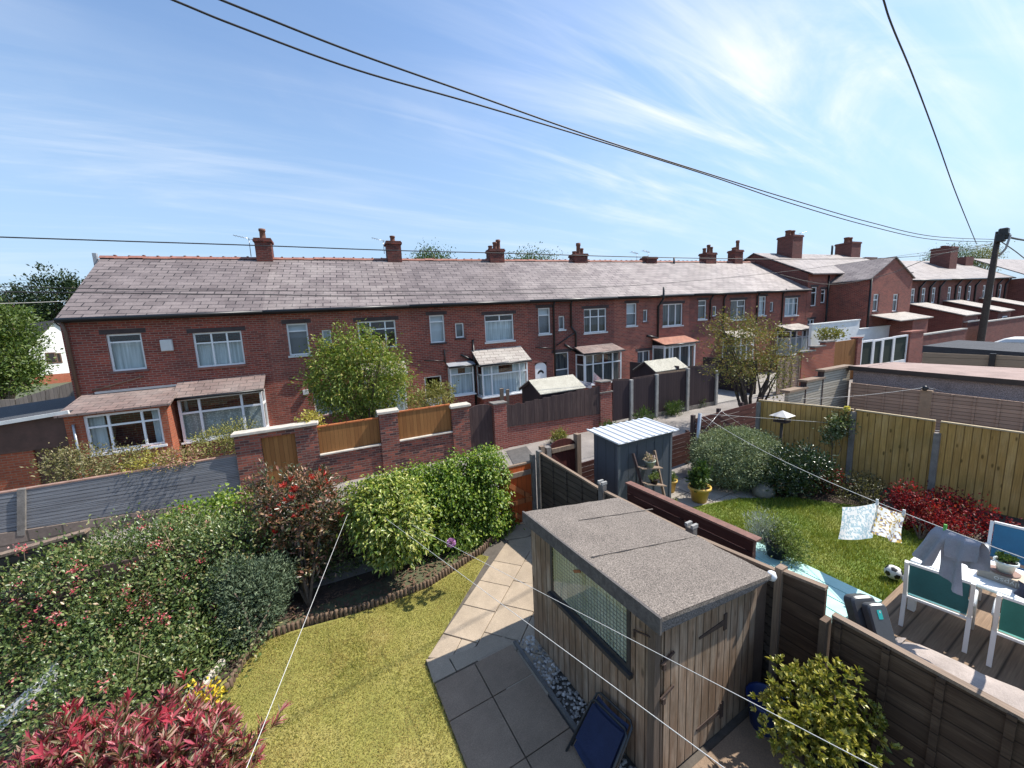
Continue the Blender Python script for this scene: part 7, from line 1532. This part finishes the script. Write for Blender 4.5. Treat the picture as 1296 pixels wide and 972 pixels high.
bush('red_azalea', 'broad darker crimson azalea behind the blue chair', 'shrub', [blobpx(1228,658,azd+.15,38,20,.35), blobpx(1258,672,azd-.1,22,13,.3), blobpx(1203,636,azd+.5,22,13,.3)], G(1225,685)-Vector((0,0,.05)), L_AZ, 3600, 120, .085, .055, .032, 86, group='crimson azaleas along the new fence')
bush('pale_shrub', 'small pale stemmed shrub between the largest azalea and the blue chair', 'shrub', [blobpx(1212,690,azd-.5,14,12,.2)], G(1212,705)-Vector((0,0,.05)), leafmat('buff leaves',[(0,(.3,.12,.08)),(1,(.5,.42,.28))]), 420, 40, .06, .05, .015, 87)
st_ = G(966,625); mb = MB(); mb.lathe([(.02,-.1),(.22,-.06),(.27,.05),(.24,.17),(.14,.25),(.02,.28)],(st_.x,st_.y,gz(st_.x)),18,(1,.85)); tag(mk('round_stone', mb, plain('mossy stone',(.20,.19,.16),.9,.4,7,.6)), 'rounded grey boulder at the lawn edge under the conifer', 'stone')
# new featheredge fence
fA, fB = Vector((11.45,6.75,0)), Vector((12.0,1.0,0)); fn = Vector((fB.y-fA.y,-(fB.x-fA.x),0)).normalized()
def F2(px,py): dr = ray(px,py); return CAM+dr*((fA-CAM).dot(fn)/dr.dot(fn))
t = thing('featheredge_fence', 'tall new golden featheredge fence on grey concrete posts', 'fence', (11.8,3.5,gz(11.8)))
for a,b,ya,yb in ((960,1080,507,519),(1082.5,1184,519.5,533.5),(1190.5,1330,534.5,554)):
    p,q = F2(a,ya),F2(b,yb); mb = MB(); off = Vector((.03,0,0)); lo1,lo2 = Vector((p.x,p.y,gz(p.x)-.1)),Vector((q.x,q.y,gz(q.x)-.1))
    mb.hexa([tuple(lo1),tuple(lo2),tuple(lo2+off),tuple(lo1+off)],[tuple(p),tuple(q),tuple(q+off),tuple(p+off)]); pn = mk('panel', mb, FENCE_NEW, t)
    mb = MB(); mb.bar(p+Vector((.015,0,.015)),q+Vector((.015,0,.015)),.07,.03); mk('cap_rail', mb, plain('new cap',(.42,.33,.2),.8,.2,8), pn)
for x_,yt in ((1187.2,548),(1081.2,521),(961,509)):
    p = F2(x_,yt); mb = MB(); mb.box(p.x-.06,p.x+.06,p.y-.05,p.y+.05,gz(p.x)-.2,p.z); mk('post', mb, plain('warm dark concrete',(.23,.205,.18),.9,.3,5,.4), t)  # dry post concrete, coloured darker and warmer to offset the blue shade
d_ = F2(1062,545); dd = dep(d_)-.15
t = bush('climbing_rose', 'climbing rose with one yellow bloom hooked over the new fence', 'climber', [blobpx(1064,536,dd,20,17,.18), blobpx(1052,550,dd,12,14,.12)], (d_.x-.12,d_.y,gz(d_.x)-.05), leafmat('rose leaves',[(0,(.06,.09,.03)),(.6,(.13,.17,.06)),(1,(.36,.38,.25))],.4,.3), 1300, 90, .08, .07, .04, 88, stems=4, sr=(.012,.006), shell=.4, fill=.5)
c = np.array(AT(1072,517,dd-.2)); n = 60; D_ = unit(np.random.default_rng(1).normal(size=(n,3))); V,F = leaf_arrays(c+D_*.02,D_,np.random.default_rng(2).normal(size=(n,3)),np.full(n,.06),np.full(n,.06)); fast_mesh('bloom',V,F,leafmat('yellow bloom',[(0,(.6,.5,.08)),(1,(.75,.7,.25))]),t)
# bird table
p = WX(988,560,11.0)
t = thing('bird_table', 'dark bird table with pale pitched roof by the new fence', 'bird table', (p.x,p.y,gz(p.x)))
tp = WX(988,527,11.0); mb = MB(); mb.tube([(p.x,p.y,gz(p.x)-.05),(p.x,p.y,tp.z-.14)],.035,8); mk('pole', mb, BARK_DARK, t)
mb = MB(); mb.box(p.x-.15,p.x+.15,p.y-.15,p.y+.15,tp.z-.14,tp.z-.11)
for sx in (-.13,.13):
    for sy in (-.13,.13): mb.box(p.x+sx-.012,p.x+sx+.012,p.y+sy-.012,p.y+sy+.012,tp.z-.11,tp.z+.03)
mk('tray', mb, FENCE_DK, t)
mb = MB(); b_ = [(p.x-.22,p.y-.22,tp.z+.03),(p.x+.22,p.y-.22,tp.z+.03),(p.x+.22,p.y+.22,tp.z+.03),(p.x-.22,p.y+.22,tp.z+.03)]; ap_ = (p.x,p.y,tp.z+.17); mb.face(b_)
for i in range(4): mb.face([b_[i],b_[(i+1)%4],ap_])
mk('roof', mb, plain('bird table roof',(.55,.52,.48),.7,.15,6), t)
# ------------------------------------------------------------------ washing lines and what hangs on them
def line(lab, A, B, sag=.02, r=.004, mat=WHITECORD, grp=None, ext=2.0): return cable(lab, A, B, r, sag, mat, 16, 'washing_line', grp, ext)
an = WY(446,636,7.3); an2 = WY(466,640,7.25); an3 = WY(486,646,7.2)
line('white washing line running from the variegated bush down to the near lawn edge', an, AT(296,1012,1.9), .0, .0024)
line('white washing line crossing the shed at its lower hasp', an2, AT(960,1004,1.7), .0, .0024)
line('white washing line crossing the shed at its upper hasp', an3, AT(1160,998,1.9), .0, .0024)
mb = MB(); mb.tube([(an2.x,an2.y+.03,-.1),(an2.x,an2.y+.03,an2.z+.15)],.03,8); tag(mk('line_post', mb, METAL), 'thin metal washing line post hidden in the variegated bush', 'post')
nE = AT(1345,724,3.2); NSAG = .20; nl = [q1+Vector((0,0,-.02)), nE]
line('neighbours washing line holding the cloths and trousers', q1, nE, NSAG, .004)
line('thin line stretched along the new golden fence', q1+Vector((.02,0,-.01)), AT(1340,556,9.2), .0, .004)
def on_line(px): 
    lo,hi = 0.0,1.0
    for _ in range(40):
        m = (lo+hi)/2; p = q1.lerp(nE,m)-Vector((0,0,4*NSAG*m*(1-m))); v = p-CAM; x_ = 648+FPX*v.dot(RT)/v.dot(FW)
        if x_ < px: lo = m
        else: hi = m
    return q1.lerp(nE,lo)-Vector((0,0,4*NSAG*lo*(1-lo)))
def px_drop(P, py):
    k = mpp(P); v = P-CAM; y_ = 486-FPX*v.dot(UP)/v.dot(FW); return (py-y_)*k
B = on_line(1111); A = AT(1065,642,dep(on_line(1065))); rng = np.random.default_rng(9)
mb = MB(); hang(mb, A, B, 43*mpp(A), rng, .02, skew=1)
def towelmat(name, pat):
    m, t_, b = newmat(name); v = uvn(t_)
    n1 = noise(t_, v, 11, 2, .4); n2 = noise(t_, mapv(t_, v, (1,1,1), (3,7,0)), 5, 2)
    c = ramp(t_, n1, [(.46,(.82,.82,.80)),(.51,pat[0]),(.57,pat[1]),(.61,(.82,.82,.80))]); t_.links.new(c, b.inputs['Base Color']); b.inputs['Roughness'].default_value=.95; return thin(m, t_, b, c, .55)
tag(mk('tea_towel', mb, towelmat('blue print towel',((.34,.50,.57),(.50,.62,.66)))), 'white tea towel printed with small blue shapes on the neighbours line', 'tea towel', 'tea towels on the neighbours washing line')
A,B = on_line(1109), on_line(1145)
mb = MB(); hang(mb, A+Vector((0,0,-.03)), B, 38*mpp(A), rng, .04, skew=2)
tag(mk('tea_towel', mb, towelmat('bright print towel',((.62,.40,.02),(.12,.13,.28)))), 'crumpled white tea towel with yellow and navy print on the neighbours line', 'tea towel', 'tea towels on the neighbours washing line')
for px_c,lab in ((1110,'white clothes peg between the two tea towels'),(1144,'white clothes peg at the end of the crumpled tea towel')): p = on_line(px_c); mb = MB(); mb.box(p.x-.008,p.x+.008,p.y-.012,p.y+.012,p.z-.04,p.z+.04); tag(mk('clothes_peg', mb, WT), lab, 'clothes peg')
# grey jogging trousers folded over the line
A,B = on_line(1183), on_line(1214); C_,D__ = on_line(1203), on_line(1243)
mb = MB(); u = (B-A).normalized(); nr = Vector((0,0,1)).cross(u).normalized()
def panel(a, b, drop, sk, off, amp, ph):
    P = []
    for j in range(13):
        g_ = j/12; r = []
        for i in range(11):
            f_ = i/10; p = a.lerp(b,f_)+Vector((0,0,-drop*g_*(1-.12*math.cos(f_*3+ph))))+u*sk*g_+nr*(off*math.sin(min(1,g_*4)*1.57)+amp*math.sin(f_*11+g_*2.5+ph)*g_**.5); r.append(p)
        P.append(r)
    mb.grid(P)
JOG = fabric('grey jersey',(.33,.33,.37),90,.4,.15)
dA = .66
k_ = mpp(A); panel(A,B,70*k_,.04,.05,.03,0); panel(A+u*.02,B-u*.04,50*k_,-.16,-.05,.03,1); panel(C_-u*.04,D__,34*k_,.05,.045,.03,2); panel(C_,D__,28*k_,.03,-.04,.03,3)
tag(mk('jogging_trousers', mb, JOG), 'soft grey jogging trousers slung over the neighbours washing line', 'trousers')
p = on_line(1196); mb = MB(); mb.box(p.x-.008,p.x+.008,p.y-.012,p.y+.012,p.z-.04,p.z+.05); tag(mk('clothes_peg', mb, plain('green peg',(.12,.45,.08),.5,.1,3)), 'green clothes peg holding the grey trousers', 'clothes peg')
# string of small lights in the third garden
A,B = AT(978,504.5,13.5), WX(1172,490,17.3); cable('string of small white lamps from the slatted fence to the timber post', A, B, .006, .12, WHITECORD, 16, 'light_string', None)
B2 = AT(1310,520,13.0); cable('thin pale wire from the timber post along the brown lap fence', B, B2, .006, .02, WHITECORD, 12, 'light_string', None)
# ------------------------------------------------------------------ things beside our shed
NAVY = fabric('navy canvas',(.014,.022,.06),80,.3,.2)
t = thing('folding_chair', 'folded navy garden recliner leaning against the timber shed', 'folding chair', (2.2,2.15,0))
tl,tr_ = WX(757,874,2.40), WX(802,916,2.40); dn = Vector((-.40,0,-(tl.z-.0))); 
bl, br = Vector((2.02,tl.y-.02,.02)), Vector((2.02,tr_.y-.03,.02))
for k,(off,s_) in enumerate(((0.0,0),(-.07,.0))):
    o_ = Vector((off,0,-.05*k)); P4 = [tl+o_,tr_+o_,br+o_*1.6,bl+o_*1.6]
    mb = MB(); path = [P4[3],P4[0].lerp(P4[3],.05),P4[0].lerp(P4[1],.08),P4[1].lerp(P4[0],.08),P4[1].lerp(P4[2],.05),P4[2]]; mb.tube(path,.013,8); mk('frame', mb, plain('dark tube',(.05,.052,.055),.4,.1,3,0,.4), t) if k == 0 else mk('frame', mb, bpy.data.materials['dark tube'], t)
    mb = MB(); 
    a0,a1,b0_,b1_ = P4[0].lerp(P4[3],.04),P4[1].lerp(P4[2],.04),P4[0].lerp(P4[3],.62 if k else .95),P4[1].lerp(P4[2],.62 if k else .95)
    iy = (a1-a0)*.06; P = [[(a0+iy).lerp(a1-iy,i/6).lerp((b0_+iy).lerp(b1_-iy,i/6),j/8)+Vector((-.012-.02*math.sin(math.pi*i/6),0,0)) for i in range(7)] for j in range(9)]; mb.grid(P); mk('canvas', mb, NAVY, t)
b_ = Vector((3.88,1.86,.0)); BLUE = plain('blue plastic',(.012,.035,.15),.35,.1,3)
t = thing('blue_tub', 'deep blue plastic tub between the shed and the potted bush', 'tub', b_)
mb = MB(); mb.lathe([(.13,0),(.17,.34),(.185,.34),(.185,.37),(.16,.37),(.13,.05),(.001,.04)],b_,20); mk('body', mb, BLUE, t)
b_ = Vector((3.88,1.30,.0))
t = thing('potted_bush', 'yellow green euonymus bush in a dark pot by the brown fence', 'potted plant', b_)
mb = MB(); mb.lathe([(.17,0),(.23,.34),(.25,.34),(.25,.4),(.21,.4),(.001,.36)],b_,20); mk('pot', mb, BLACKP, t)
dd = dep(b_+Vector((0,0,.65)))
eb = [blobpx(1040,905,dd,66,58,.36), blobpx(1010,880,dd,38,36,.26), blobpx(1055,870,dd,42,34,.26), blobpx(1075,925,dd-.1,42,36,.26), blobpx(1000,915,dd-.1,40,36,.26), blobpx(1045,955,dd-.1,56,30,.3)]
whorls('foliage', leafmat('euonymus leaves',[(0,(.08,.11,.015)),(.3,(.20,.22,.03)),(.7,(.40,.37,.07)),(1,(.60,.54,.18))],.35,.3,.5), eb, 950, 9, .058, .030, 91, t, shell=.72, fill=.25, lump=.2, spread=.9, zmin=.2)
mb = MB(); twigs(mb, np.random.default_rng(5), tuple(b_+Vector((0,0,.3))), [tuple(b[0]+Vector((dx,dx*.5,.05))) for b in eb for dx in (-.1,.12)], .018, .005, .04); mk('stems', mb, BARK_DARK, t)
